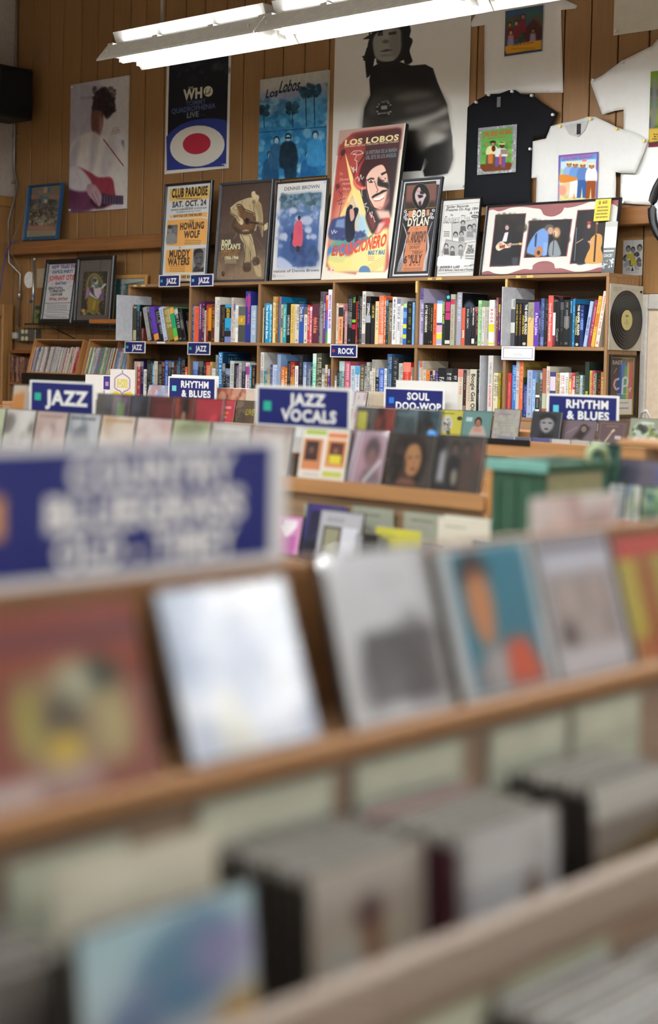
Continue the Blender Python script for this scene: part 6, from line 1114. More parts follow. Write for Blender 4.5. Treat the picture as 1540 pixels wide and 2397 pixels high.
pal = [['c8c4c0', 'a8a49e', 'e0deda', '6a6660'], ['c0aaa4', 'd8ccc8', 'a08a84', 'e0d8d4'], ['9aa0a8', 'c8ccd0', '6a7078', 'dadcdc'], ['d8c8b8', 'c8b8a8', 'b89878', 'e0d4c8'], ['d0b8b8', 'e0d4d0', 'b08888', 'c8a8a0'], ['c0c8a8', 'dcdcc8', '8a9070', 'b0b890']]
for i in range(14):
    X = -4.66+.149*i
    if X > -2.66: break
    cd(f'pale case, {ORD[i]} along the front step of the middle rack behind the large blue sign', .142, .125, rnd_cover(200+i, pal[i % 6], False), (X, 2.725, 1.1638), 0, .17, group='pale cases on the front step', dark=False)
# rear step, taller row
rear = [(222, 262, '3a3440'), (262, 300, '5a4a5a'), (302, 346, '3a3a44'), (348, 404, '6a3034'), (406, 452, '7a3a30'), (454, 520, 'b03a48'), (522, 548, '98343c'), (830, 872, '2e2826'), (874, 922, '6a302c'), (922, 975, '4a5a60'), (977, 1030, '3f5a66')]
for i, (x0, x1, k) in enumerate(rear):
    c = rnd_cover(300+i, [k, tuple(v*.7 for v in hx(k)), tuple(min(1, v*1.5) for v in hx(k)), '1e1a1c'], i % 3 == 1)
    if i == 7: c.R(8, 8, 60, 40, 'c8c428')
    if i == 1: c.R(20, 14, 70, 60, '7a9a6a', .9, 3)
    a, b = onY(x0, 960, 2.86), onY(x1, 960, 2.86); w_ = .138
    if b[0]-a[0] < .05: continue
    cd(f'{colour(k)} case, {ORD[i]} in the back row of the middle rack', min(w_, b[0]-a[0]), .122, c, ((a[0]+b[0])/2, 2.86, 1.2206), 0, .12, group='cases in the back row of the middle rack')
bl = tube('price_tag_roll', [(0, 0, 0), (.01, -.01, .03), (.03, -.02, .055)], .012, mat('blue_plastic', '3f86c8', .4)); a = onY(1052, 1012, 2.84); bl.location = (-2.325, 2.86, 1.2325); tag(bl, 'small bright blue plastic tube on the back step of the middle rack', 'tube')
# signs of rack B
o = sign_x('blue two line jazz vocals sign, blurred, standing over the gridded booklet', ((599, 901), (823, 908), (603, 997)), 2.815, sign_art([('JAZZ', .38, .74), ('VOCALS', .29, .86)], GR, 300, 126), .07)
o = sign_x('blurred blue jazz sign over the pale cases at the end of the middle rack', ((70, 890), (222, 895), (73, 965)), 2.815, sign_art([('JAZZ', .28, .9)], GR, 300, 150), .07)
c = Cv(100, 80, 'c8b8a8').P([(0, 20), (40, 10), (40, 80), (0, 80)], 'c8813a', .9, 4).R(40, 0, 100, 80, 'b8aca4').R(50, 0, 100, 10, 'f0f0f0')  # the white bar along the top is a highlight painted into the cover
cdy('orange and white wrapped case at the far end of the middle rack', 26, 100, 902, 2.85, 1.2206, c, .12)
# trough: tab cards and front items
for i, (x0, x1, yt, yb) in enumerate(((712, 775, 1180, 1215), (826, 922, 1183, 1216), (946, 1050, 1196, 1236))):
    a, b = onY(x0, yt, 2.70), onY(x1, yt, 2.70); o = box('tab_card', a[0], b[0], 2.699, 2.7005, .986, a[2], M_cardg, None); o.location = (0, 0, 0); tag(o, f'grey green tab card, {ORD[i]} along the back of the middle trough', 'divider card', 'tab cards in the middle trough')
    c_ = panel('tab_print', b[0]-a[0]-.01, .028, .0004, [M_cardg, pm(Cv(80, 24, '9c9e8e').lines(8, 6, 60, 18, 1, '6a6a60'), 'tab_print', .6)], o, ((a[0]+b[0])/2, 2.6988, a[2]-.032))
for i, (x0, x1, yt, Y, k, tx) in enumerate(((1026, 1172, 1217, 2.585, 'd2cdbc', 'BRIDGEWATER'), (880, 986, 1238, 2.60, 'c8c24a', 'BLUES'), (1040, 1158, 1210, 2.61, 'd8d4c8', None))):
    a, b = onY(x0, yt+20, Y), onY(x1, yt+20, Y); z1 = onY((x0+x1)/2, yt, Y)[2]
    cc = Cv(100, 40, k); cc.lines(8, 12, 50, 24, 1, '8a8678', .7)
    o = panel('tab_card', b[0]-a[0], z1-.986, .0015, [M_cardc, mat('tab_'+k, k, .6)], None, ((a[0]+b[0])/2, Y, .9855)); tag(o, ('wide cream tab card at the end of the middle trough', 'yellow tab card standing in the middle trough', 'white tab card just behind the wide cream one')[i], 'divider card')
    panel('tab_print', b[0]-a[0]-.004, .03, .0004, [M_cardc, pm(cc, 'tab_print', .6)], o, (0, -.0017, z1-.986-.034))
c = Cv(110, 120, '9a9aa2').R(6, 6, 104, 114, 'a8a8ae').lines(14, 12, 70, 26, 2, '6a6a70').R(12, 34, 60, 110, '4a4640').R(18, 40, 54, 100, '8a8870').R(62, 34, 100, 110, 'c8cad2')
cdy('grey booklet with a small photo at the front of the middle trough', 738, 840, 1196, 2.595, .9855, c, .2, lid=False)
c = Cv(110, 120, '2a2a4a').R(0, 0, 110, 14, '4a3a8a').R(0, 0, 12, 120, '3a3a7a').blobs(14, 14, 110, 120, ['3a4a6a', '1a1a2a', '5a6a8a'], 20, 16, 3, .6, 3)
cdy('dark purple edged case behind the grey booklet', 706, 800, 1181, 2.645, .9855, c, .2)
c = Cv(60, 100, 'c06aa8').R(0, 0, 60, 100, 'c88ab8').P([(12, 26), (50, 26), (30, 60)], 'f0e8f0').R(20, 10, 50, 26, 'e8e0e8').P([(10, 60), (50, 50), (50, 100), (10, 100)], 'b050a0')
cdy('pink and white case just past the edge of the large blue sign', 640, 702, 1205, 2.66, .9855, c, .2, lid=False)
for i in range(5):
    X = -2.78+.0*i
for i, (x0, x1, yt, k) in enumerate(((845, 885, 1246, '1e1c20'), (986, 1030, 1268, '8a98a8'), (1100, 1165, 1262, '6a8aa8'), (830, 900, 1276, 'b0b4bc'))):
    cdy(f'{colour(k)} case filed at the front of the middle trough, {ORD[i]} of four', x0, x1, yt, 2.56+.006*i, .9855, rnd_cover(340+i, [k, tuple(v*.8 for v in hx(k)), tuple(min(1, v*1.2) for v in hx(k)), '2a2a2c'], False), .12, group='cases filed in the middle trough', dark=False)

# ---- rack C: the far rack
CX0, CX1 = -6.6, -2.42
t = thing('cd_rack', 'wooden compact disc rack farthest back, standing before the bookcase', 'rack', (0, 0, 0))
box('ledge_board', CX0, CX1, 4.585, 4.68, 1.16, 1.175, M_rack, t); box('lip', CX0, CX1, 4.573, 4.5848, 1.12, 1.182, M_rack, t, bev=.002)
box('step_board', CX0, CX1, 4.6802, 4.86, 1.195, 1.21, M_rack, t); box('step_riser', CX0, CX1, 4.681, 4.69, 1.16, 1.1948, M_rackd, t); box('back_board', CX0, CX1, 4.8602, 4.872, .05, 1.24, M_rackd, t)
box('riser_board', CX0, CX1, 4.60, 4.61, .98, 1.1598, M_rackd, t); box('trough_floor', CX0, CX1, 4.42, 4.5998, .965, .9798, M_rackd, t); box('trough_lip', CX0, CX1, 4.408, 4.4198, .93, 1.05, M_rack, t); box('front_board', CX0, CX1, 4.43, 4.44, .06, .9648, M_rackd, t)
for X in (CX0-.0152, CX1+.0002): box('end_panel', X, X+.015, 4.408, 4.872, 0, 1.19, M_rack, t)
a, b = onY(1036, 1010, 4.57), onY(1240, 1022, 4.57); box('black_edge_strip', a[0], b[0], 4.5695, 4.5728, 1.165, 1.186, M_black, t)
c1 = Cv(120, 100, 'c2bd4a').P([(10, 40), (50, 20), (70, 60), (40, 90), (16, 70)], 'c8c8c0', 1, 2, 1).P([(24, 44), (50, 30), (64, 60), (40, 84)], '8a8a84', .9, 3).lines(10, 8, 80, 18, 1, '6a6a20').E(98, 30, 12, 8, '3a3a2a').blobs(20, 40, 70, 90, ['2a2a28', 'e0e0d8'], 16, 6, 3, .7, 1)
c2 = Cv(120, 100, '5a8a86').R(6, 6, 114, 94, '6a8e8c').P([(30, 94), (44, 60), (90, 56), (108, 94)], 'b8a8a0', 1, 3).face(66, 44, 16, 'a87058', '2a1e1c').R(14, 24, 40, 40, 'b8d0d0').E(66, 70, 20, 8, 'c07a60', .7, 3)
c3 = Cv(110, 100, 'a8a69a').blobs(0, 0, 110, 100, ['8a8a80', 'c0beb0', '9a8a9a', 'b0b0a8'], 50, 10, 4, .5, 2).lines(10, 10, 80, 22, 1, '8a6a8a').lines(10, 40, 90, 80, 4, '8f8d84', .5)
c4 = Cv(110, 120, '34363c').P([(20, 120), (36, 76), (80, 76), (96, 120)], '1e1e22', 1, 4).P([(34, 30), (56, 16), (80, 30), (82, 60), (58, 82), (36, 62)], '9c9a9c', 1, 3, 1).P([(24, 20), (56, 4), (92, 20), (90, 40), (76, 26), (56, 22), (38, 30)], '17171a', 1, 3, 1).E(46, 42, 8, 3, '222').E(70, 42, 8, 3, '222').E(58, 66, 9, 4, '3a3638').lines(60, 96, 104, 106, 1, '6a5a8a')
c5 = Cv(130, 110, '6a5a60').R(0, 0, 130, 110, '75666c').P([(30, 110), (80, 20), (112, 30), (90, 70), (70, 110)], '2e2628', 1, 5).face(86, 36, 15, '8a7a74', '201a1a').P([(20, 100), (60, 80), (90, 100), (70, 112)], '9a868c', .8, 4).L([(20, 60), (60, 30)], 8, '9a8a90', .6).T('NEW', 44, 100, 104, 20, 'dcdadc', 1)
c6 = Cv(120, 110, '5c474c').R(6, 6, 114, 104, '665056').L([(10, 10), (110, 10), (110, 100), (10, 100), (10, 10)], 2, 'a0885a', .8).L([(30, 100), (62, 44)], 6, 'c8b890').L([(60, 46), (70, 36)], 9, 'd8c8a0').lines(30, 18, 90, 26, 1, 'b8a06a').R(74, 62, 100, 76, 'c8c0c0')
c7 = Cv(130, 110, '9aa08a').E(60, 40, 44, 30, 'c8d0c8', .9, 4).L([(20, 50), (50, 14), (100, 16)], 6, 'e0e8e0', .9).blobs(10, 30, 120, 100, ['4a6a3a', 'c8c8c8', '2a2e2a', '8aa048', 'dcdcdc'], 40, 11, 4, .7, 2).R(0, 90, 130, 110, 'c8b040', .5, 4).lines(40, 92, 110, 104, 1, 'e8e0e0')
for lab, x0, x1, yt, Y, zb, cv, yaw in (('yellow case with a grey cartoon figure before the doo-wop sign', 1022, 1086, 960, 4.66, 1.1755, c1, 0), ('teal bordered case with a warm toned portrait on the far rack', 1080, 1149, 962, 4.645, 1.1755, c2, 0), ('pale patterned case in clear wrap on the far rack', 1152, 1214, 958, 4.63, 1.1755, c3, 0),
    ('dark case with a black and white face, standing forward on the far rack', 1241, 1311, 964, 4.6, 1.1755, c4, 0), ('mauve case with a singer and small white lettering on the far rack', 1312, 1393, 984, 4.62, 1.1755, c5, 0), ('brown purple case with a pale guitar neck on the far rack', 1396, 1466, 985, 4.62, 1.1755, c6, 0), ('green and white busy case at the end of the far rack', 1470, 1546, 980, 4.62, 1.1755, c7, 0),
    ('bright red case with white lettering left of the jazz vocals sign', 500, 548, 936, 4.62, 1.1755, Cv(100, 90, 'b83a48').lines(14, 20, 90, 40, 1, 'e8e0e0').lines(20, 44, 80, 60, 1, 'e0b040').lines(30, 64, 70, 76, 1, 'f0f0f0'), 0), ('brown case with yellow lettering beside the bright red one', 551, 598, 938, 4.62, 1.1755, Cv(100, 90, '5a4a3c').blobs(0, 0, 50, 90, ['3a3430', '7a6a5a'], 12, 14, 3, .6, 2).T('LIVE', 50, 44, 95, 24, 'b0a830', 1, sh=.2), 0),
    ('crimson case at the foot of the distant rhythm and blues sign', 440, 498, 938, 4.62, 1.1755, Cv(100, 90, 'a83444').lines(10, 10, 70, 24, 1, '7a2430'), 0)):
    cdy(lab, x0, x1, yt, Y, zb, cv, .17)
cc = Cv(120, 90, 'a8b0c8').blobs(0, 0, 120, 90, ['c8b0b0', '8a9ac8', 'd0d0d8', 'b88a8a'], 30, 14, 3, .6, 2)
cdy('pale blue and pink case left of the distant rhythm and blues sign', 340, 396, 902, 4.72, 1.2105, cc, .25)
for i, (x0, x1, y, k) in enumerate(((1168, 1206, 1024, '7a7c92'), (1207, 1243, 1026, '5a5866'), (1246, 1290, 1030, '4a4a78'), (1292, 1335, 1040, 'b4b2b4'), (1338, 1380, 1042, 'a8a49a'), (1383, 1428, 1044, 'b0ac9c'))):
    a, b = onY(x0, y+10, 4.592), onY(x1, y+10, 4.592); o = panel('price_card', b[0]-a[0]-.002, max(.02, onY(x0, y, 4.592)[2]-1.1755), .003, [M_paper, mat('price_'+k, k, .5)], None, ((a[0]+b[0])/2, 4.589, 1.1756)); tag(o, f'{colour(k)} low price card, {ORD[i]} along the lip of the far rack', 'price card', 'low price cards on the far rack')
# cards and signs of rack C
c = Cv(130, 150, 'd6d2ca').L([(66, 4), (66, 20), (40, 34), (26, 46), (26, 92), (40, 102), (58, 108), (66, 124), (76, 108), (92, 102), (106, 92), (106, 46), (92, 34), (66, 20)], 7, '9a86a8').T('SUPER', 38, 58, 96, 20, 'c8b83a', 2).T('STARS', 38, 80, 96, 20, 'c8b83a', 2).P([(0, 130), (30, 108), (50, 114), (66, 126), (84, 112), (110, 106), (130, 126), (130, 150), (0, 150)], 'd8c040').R(20, 140, 130, 150, '4a6a8a')
sign_x('white card with a purple and yellow star emblem on the far rack', ((258, 864), (315, 865), (260, 935)), 4.75, c)
sign_x('blue sign with a small pink square behind the star emblem card', ((240, 878), (266, 878), (241, 914)), 4.79, Cv(60, 80, 'dcdcd8').R(6, 6, 60, 74, '352f7a').R(16, 34, 34, 56, 'b88ab0'), .02)
sign_x('blank white sign beside the star emblem card', ((200, 877), (243, 877), (202, 925)), 4.80, Cv(40, 40, 'd8d6d2'), .02)
sign_x('blue rhythm and blues sign in front of the first bookcase bays', ((394, 881), (506, 884), (398, 936)), 4.70, sign_art([('RHYTHM', .27, .86), ('& BLUES', .29, .9)], '6ac0c4', 300, 140), .02)
sign_x('blank white card standing behind the distant rhythm and blues sign', ((402, 877), (511, 880), (404, 930)), 4.73, Cv(40, 40, 'e2e0dc'), .02)
sign_x('blue soul and doo-wop sign in front of the fifth bay', ((899, 908), (1041, 909), (899, 966)), 4.70, sign_art([('SOUL', .39, .76), ('DOO-WOP', .2, .95)], BL, 300, 126), .02)
sign_x('blank white card standing behind the soul sign', ((927, 891), (1072, 893), (929, 966)), 4.74, Cv(40, 40, 'd6d4d0').L([(20, 36), (40, 36)], 1, 'c0beba'), .02)
sign_x('large blue rhythm and blues sign near the white door casing', ((1281, 919), (1449, 929), (1288, 990)), 4.70, sign_art([('RHYTHM', .27, .87), ('& BLUES', .29, .88)], TQ, 300, 120), .02)
for i, (x0, x1, y) in enumerate(((828, 886, 950), (890, 950, 954), (960, 1018, 957))):
    a, b = onY(x0, y, 4.66), onY(x1, y, 4.66); o = box('wrapped_case', a[0], b[0], 4.655, 4.667, 1.1755, a[2], mat('wrapped_white', 'e4e4e2', .25, .6), None); tag(o, f'white wrapped case edge, {ORD[i]} of three below the soul sign', 'CD', 'white wrapped cases below the soul sign')
    box('price_strip', a[0]+.005, b[0]-.005, 4.6535, 4.6548, a[2]-.02, a[2]-.006, mat('strip_grey', 'b8b6b0', .5), o)
a, b = onY(843, 916, 4.76), onY(882, 960, 4.76)
t = thing('booklet_pack', 'pack of cream booklets left of the soul sign', 'booklets', (a[0], 4.72, 1.2105))
for i in range(6): box('booklet', .002+i*.0165, .002+i*.0165+.014, 0, .13, 0, a[2]-1.2105-.004*(i % 3), mat('booklet_cream', 'c2b8a4', .7) if i else mat('booklet_pink', 'b8a0a4', .7), t)
cdy('leaning white and pink case beside the cream booklets', 822, 850, 918, 4.64, 1.1755, Cv(60, 90, 'd0c8c8').blobs(0, 0, 60, 90, ['b88a98', 'd8d0d0'], 12, 12, 2, .6, 2), .2)
a, b = onY(528, 908, 4.78), onY(595, 912, 4.78)
t = thing('box_set', 'brown and cream boxed set on the far rack above the red cases', 'box set', ((a[0]+b[0])/2, 4.70, 1.2105)); W = b[0]-a[0]
panel('box_print', W, a[2]-1.2105, .11, [mat('box_set_cream', 'c8bfb4', .6), pm(Cv(120, 70, '8a4a3c').blobs(0, 0, 120, 70, ['b07a60', '5a3028', 'c8a890'], 30, 12, 3, .6, 2).lines(14, 44, 90, 62, 1, 'd8c0b0'), 'box_set', .5)], t, (0, .14, 0))
tube('wire_loop', [(0, 0, 0), (-.01, 0, .03), (.0, 0, .055), (.02, 0, .06), (.035, 0, .045), (.04, 0, .0)], .004, M_metal, None, 6); o = bpy.data.objects[[q.name for q in COL.objects if q.name.startswith('wire_loop')][-1]]; a = onY(1478, 972, 4.72); o.location = (a[0]-.02, 4.82, 1.2105); o.scale = (1, 1, (onY(1480, 960, 4.82)[2]-1.2105)/.06); tag(o, 'small steel wire loop sticking up behind the large rhythm sign', 'wire loop')

# ---- rack D with the green crate, right of the middle rack
t = thing('side_rack', 'small wooden side rack right of the middle rack, with an orange top shelf', 'rack', (0, 0, 0))
box('top_shelf', -1.70, -1.15, 2.69, 2.80, 1.292, 1.308, M_rack, t, bev=.003); box('ledge_board', -1.70, -1.15, 2.53, 2.80, 1.135, 1.150, M_rack, t, bev=.002); box('lip', -1.70, -1.15, 2.518, 2.5298, 1.125, 1.166, wood('pinkish_lip', 'a87a64', 0, .12), t, bev=.002)
for X in (-1.7122, -1.1498): box('end_panel', X, X+.012, 2.52, 2.80, 0, 1.134, M_rackd, t)
box('back_board', -1.70, -1.15, 2.80, 2.81, .05, 1.291, M_rackd, t)
c = Cv(120, 110, '6a6478').P([(60, 10), (120, 0), (120, 40), (70, 50)], '5a6ab0', .9, 6).P([(70, 50), (100, 40), (110, 70), (80, 80)], 'c0604a', .9, 6).P([(0, 70), (120, 90), (120, 110), (0, 110)], '5a5468', .8, 6)
cd('purple and blue cover leaning before the orange shelf', .16, .125, c, (-1.557, 2.60, 1.1508), 0, .12)
for i, (x0, x1, k) in enumerate(((1424, 1462, ['b8bcc0', 'd8d8d4', '5a6a78', '8a98a0']), (1463, 1500, ['c8d0c8', '5a7aa8', 'e0e0d8', '7a8a6a']), (1501, 1548, ['6a9a70', '4a6a98', 'c0d0b0', '3a5a4a']))):
    cdy(f'{("pale grey", "white and blue", "green and blue")[i]} case low at the front of the side rack', x0, x1, 1148, 2.55, 1.1505, rnd_cover(400+i, k, False), .1)
t = thing('wire_basket', 'dark green wire basket panel between the crate and the purple cover', 'basket', (-1.685, 2.565, 1.174)); M_gw = mat('green_wire', '1e3a30', .4)
W, H = .06, .13
for k in range(5): tube('wire', [(k*W/4, 0, 0), (k*W/4+.012, 0, H)], .0024, M_gw, t, 5)
for k in range(4): tube('wire', [(k*.004, 0, k*H/3), (W+k*.004, 0, k*H/3)], .0028, M_gw, t, 5)
box('sheet', 0, W+.012, .004, .007, 0, H, mat('green_sheet', '2c5044', .5), t); tube('frame_wire', [(0, 0, 0), (0, 0, -.02), (W, 0, -.02), (W, 0, 0)], .003, M_gw, t, 5)
a, b = onY(1160, 1080, 2.15), onY(1425, 1090, 2.15)
gx0, gx1, gy0, gy1, gz0, gz1 = -1.605, -1.50, 2.15, 2.345, 1.12, 1.286
st = thing('crate_stool', 'low wooden stand carrying the green crate', 'stand', (0, 0, 0)); box('stand_top', gx0-.02, gx1+.03, gy0-.02, gy1+.02, gz0-.0185, gz0-.0005, M_rackd, st)
for X in (gx0-.01, gx1-.02):
    for Y in (gy0-.01, gy1-.03): box('leg', X, X+.035, Y, Y+.035, 0, gz0-.0188, M_rackd, st)
t = thing('plastic_crate', 'dark green plastic crate with a teal rim and olive label panel', 'crate', (0, 0, 0)); M_gc = mat('green_plastic', '2f5240', .45); M_tl = mat('teal_plastic', '6fa59a', .4)
box('bottom_panel', gx0, gx1, gy0, gy1, gz0, gz0+.006, M_gc, t)
box('front_panel', gx0, gx1, gy0, gy0+.006, gz0+.0065, gz1, M_gc, t); box('rear_panel', gx0, gx1, gy1-.006, gy1, gz0+.0065, gz1, M_gc, t); box('side_panel', gx0, gx0+.006, gy0+.0065, gy1-.0065, gz0+.0065, gz1, M_gc, t); box('side_panel', gx1-.006, gx1, gy0+.0065, gy1-.0065, gz0+.0065, gz1, M_gc, t)
box('rim', gx0-.008, gx1+.012, gy0-.008, gy0-.0002, gz1-.014, gz1+.006, M_tl, t, bev=.002); box('rim', gx0-.008, gx0-.0005, gy0, gy1, gz1-.012, gz1+.003, M_gc, t, bev=.002); box('rim', gx1+.0002, gx1+.008, gy0, gy1, gz1-.012, gz1+.003, M_gc, t, bev=.002); box('rim', gx0-.008, gx1+.008, gy1+.0002, gy1+.008, gz1-.012, gz1+.003, M_gc, t, bev=.002)
box('label_panel', gx1+.0002, gx1+.003, gy0+.012, gy1-.018, gz1-.056, gz1-.016, mat('olive_label', '7a775a', .5), t)
for k in range(5): box('rib', gx1+.0002, gx1+.004, gy0+.012+k*.04, gy0+.018+k*.04, gz0+.01, gz1-.062, M_gc, t)
for k in range(3): box('rib', gx0+.012+k*.036, gx0+.018+k*.036, gy0-.004, gy0-.0002, gz0+.01, gz1-.03, M_gc, t)
tube('handle', [(gx1+.006, gy1-.07, gz1), (gx1+.007, gy1-.066, gz1+.022), (gx1+.007, gy1-.045, gz1+.03), (gx1+.007, gy1-.02, gz1+.022), (gx1+.006, gy1-.01, gz1)], .006, mat('pale_green_cord', 'a3b48c', .6), t, 6)
# ------------------------------------------------------------------ rack A: the near rack along the aisle, facing it
AY0, AY1 = .12, 2.0
t = thing('cd_rack', 'long wooden compact disc rack nearest the viewer, facing the aisle', 'rack', (0, 0, 0))
box('ledge_board', -.875, -.7885, AY0, AY1, 1.146, 1.160, M_rackx, t); box('lip', -.788, -.778, AY0, AY1, 1.150, 1.167, M_rackx, t, bev=.003)
box('rest_board', -.880, -.8695, AY0, AY1, 1.1605, 1.288, wood('rest_wood', '7a5432', 1, .2), t, bev=.002); box('rear_step', -1.0, -.8805, AY0, AY1, 1.146, 1.160, M_rackx, t)
box('riser_board', -.800, -.790, AY0, AY1, .985, 1.1455, M_rackxd, t); box('trough_floor', -.7898, -.6425, AY0, AY1, .972, .985, M_rackxd, t)
box('trough_lip', -.642, -.628, AY0, AY1, 1.028, 1.068, wood('rack_wood_pale', '84756a', 1, .12, .5, .8, .1), t, bev=.004); box('lip_board', -.642, -.632, AY0, AY1, .80, 1.0278, M_rackxd, t)
box('trough_floor', -.6318, -.485, AY0, AY1, .88, .893, M_rackxd, t); box('trough_lip', -.4848, -.472, AY0, AY1, .80, .955, M_rackx, t); box('front_board', -.482, -.474, AY0, AY1, .06, .7998, M_rackxd, t); box('spine_board', -1.0, -.99, AY0, AY1, .05, 1.1455, M_rackxd, t)
for Y in (AY0-.0152, AY1+.0002): box('end_panel', -1.0, -.472, Y, Y+.015, 0, .95, M_rackx, t)
LX = -.800
# the large sign
p, q, r_ = onX(664, 1021, -.9), onX(664, 1312, -.9), onX(-80, 1180, -.9)
W, H = p[1]-(q[1]-.335), p[2]-q[2]
c = Cv(420, 190, 'd6d6d6').R(12, 12, 398, 176, '131d60')
c.P([(34, 68), (68, 68), (68, 122), (34, 122)], 'c08a50')
c.text_c('COUNTRY', 140, 43, 203, 40, 'e4e2dc', 2); c.text_c('BLUEGRASS', 114, 95, 247, 42, 'e4e2dc', 2); c.text_c('OLD - TIMEY', 126, 148, 222, 40, 'e4e2dc', 2)
o = panel('section_sign', .335, H, .004, [mat('sign_white', 'd8d8d8', .5), pm(c, 'country_sign', .4, .4)], None, (-.9, p[1]-.1675, q[2])); o.rotation_euler = (0, 0, math.pi/2); tag(o, 'very large blurred blue sign with three lines of white lettering', 'sign', 'section signs and cards')
box('sign_stem', -.16, .16, .0005, .003, -(q[2]-1.1605), 0.02, mat('sign_white', 'd8d8d8', .5), o)

# display row leaning on the rest board
c = Cv(130, 116, '742c22').G(0, 0, 130, 30, '8a3a28', '702a30').R(0, 12, 130, 26, '5e3440', .6, 5).R(0, 28, 130, 38, '96442a', .7, 4).P([(24, 40), (84, 34), (114, 44), (112, 100), (40, 104), (22, 80)], '8a7858', .9, 6).P([(26, 54), (44, 46), (46, 84), (28, 88)], '9a9040', .9, 5).E(94, 46, 14, 12, '1f2a28', .95, 5).E(74, 50, 16, 16, 'b0b098', .9, 6).E(100, 76, 14, 22, 'a89868', .9, 6).E(62, 70, 14, 16, '3a342e', .9, 6).E(60, 88, 14, 12, 'c0a030', .95, 4).R(-10, 100, 40, 116, 'c0b8b8', .9, 4).R(40, 96, 84, 116, 'a8989a', .8, 6)
cd('large blurred red case with a yellow and green picture under the big blue sign', .142, .127, c, (LX, onX(368, 1790, LX)[1]-.072, 1.1608), math.pi/2, .3)
c = Cv(130, 116, 'dde0e6').blobs(0, 0, 130, 116, ['e8eaf0', 'b4bccc', 'f4f4f4', '9aa8bc', 'd8e0e8'], 26, 24, 5, .7, 6).P([(40, 30), (80, 24), (96, 60), (70, 90), (44, 70)], 'b4bece', .8, 8, 1).P([(30, 80), (50, 70), (70, 116), (30, 116)], 'd8d6c4', .8, 6)
o = cd('bright white case in crinkled shiny wrap beside the red case', .132, .127, c, (LX-.006, (onX(430, 1790, LX)[1]+onX(765, 1690, LX)[1])/2, 1.1608), math.pi/2, .36, lid=False)
bm = bmesh.new(); rg = random.Random(4); NX, NZ = 14, 12
g = [[bm.verts.new((-.066+.132*i/NX, -.0095-(.0035*rg.random() if 0 < i < NX and 0 < j < NZ else 0), .127*j/NZ)) for i in range(NX+1)] for j in range(NZ+1)]
for j in range(NZ):
    for i in range(NX): bm.faces.new((g[j][i], g[j][i+1], g[j+1][i+1], g[j+1][i]))
done(bm, 'crinkled_wrap', glass_mat('foil_film', (.98, .98, 1), .3, .05, .12), o, smooth=True)
c = Cv(130, 116, 'c6c6ca').R(0, 0, 130, 56, 'cbcbd0').R(28, 56, 122, 104, '55535a', 1, 2).E(62, 84, 24, 14, 'a0a0a6', .9, 6).blobs(30, 58, 120, 102, ['4a484e', '66646a', '5a585e'], 30, 12, 3, .6, 4).lines(50, 18, 96, 26, 1, 'b0b0b6').R(118, 0, 130, 116, '9a9c9e', .7, 5)
cdx('white case with a grey photograph, standing nearest the big sign edge', 812, 1052, 1660, 1282, LX, 1.1608, c, .3)
c = Cv(130, 116, 'b8bcc0').R(14, 4, 118, 112, '1f6f88').R(60, 0, 118, 60, '177088', .7, 10).P([(30, 20), (44, 12), (58, 20), (62, 50), (52, 78), (38, 76), (28, 50)], 'b87a52', 1, 4, 1).P([(24, 16), (44, 4), (62, 16), (60, 26), (44, 18), (28, 30)], '2a1a18', 1, 4, 1).P([(14, 112), (30, 84), (52, 80), (66, 84), (60, 112)], '8a8488', 1, 5).P([(66, 76), (98, 74), (118, 112), (62, 112)], 'b8503c', 1, 4).P([(44, 84), (64, 78), (62, 112), (46, 112)], 'a8a4a8', .9, 4)
cdx('teal case with a portrait in an orange jacket on the near rack', 1072, 1295, 1625, 1268, LX, 1.1608, c, .3)
c = Cv(130, 116, '9a9aa2').R(0, 0, 130, 116, 'a4a2a8').R(10, 12, 122, 30, 'b8bac8').R(6, 6, 124, 12, '5a5868', .8, 3).R(12, 34, 118, 90, '857c80', .9, 4).E(40, 52, 20, 20, 'b0a4a0', .8, 8).E(90, 50, 18, 20, 'aa9c9a', .8, 8).E(30, 82, 14, 10, '3a3638', .9, 6).E(70, 80, 26, 14, 'a89e9e', .8, 6).R(4, 94, 126, 116, 'c0bec2', .8, 4)
cdx('grey case with blurred faces right of the teal portrait', 1300, 1472, 1570, 1246, LX, 1.1608, c, .3)
c = Cv(130, 116, '8a7a40').R(0, 0, 130, 20, 'a83a3c').R(0, 20, 30, 116, 'a89a44').R(30, 20, 60, 116, '8a4a2a', .9, 6).R(60, 20, 90, 116, '9a9448', .9, 6).R(90, 20, 130, 116, '6a2f38', .9, 6).R(0, 96, 130, 116, '9a4a3c', .8, 5)
cd('yellow and maroon striped case past the grey one on the near rack', .142, .127, c, (LX, onX(1474, 1560, LX)[1]+.076, 1.1608), math.pi/2, .3)
# a taller card behind the row
c = Cv(120, 90, 'c4bcb8').blobs(0, 0, 120, 50, ['d8d0cc', 'c8a8a0', 'd0c8c4', '9a7a78'], 16, 18, 3, .7, 6).E(84, 22, 12, 12, '7a5a58', .7, 6).E(40, 26, 14, 14, 'd0b0a4', .8, 6)
a, b = onX(1240, 1240, -.905), onX(1436, 1230, -.905); z1 = onX(1335, 1160, -.905)[2]
o = panel('display_card', b[1]-a[1], z1-1.1605, .003, [M_paper, pm(c, 'display_card', .5)], None, (-.905, (a[1]+b[1])/2, 1.1608)); o.rotation_euler = (0, 0, math.pi/2); tag(o, 'pale pink card standing taller behind the grey case', 'card')
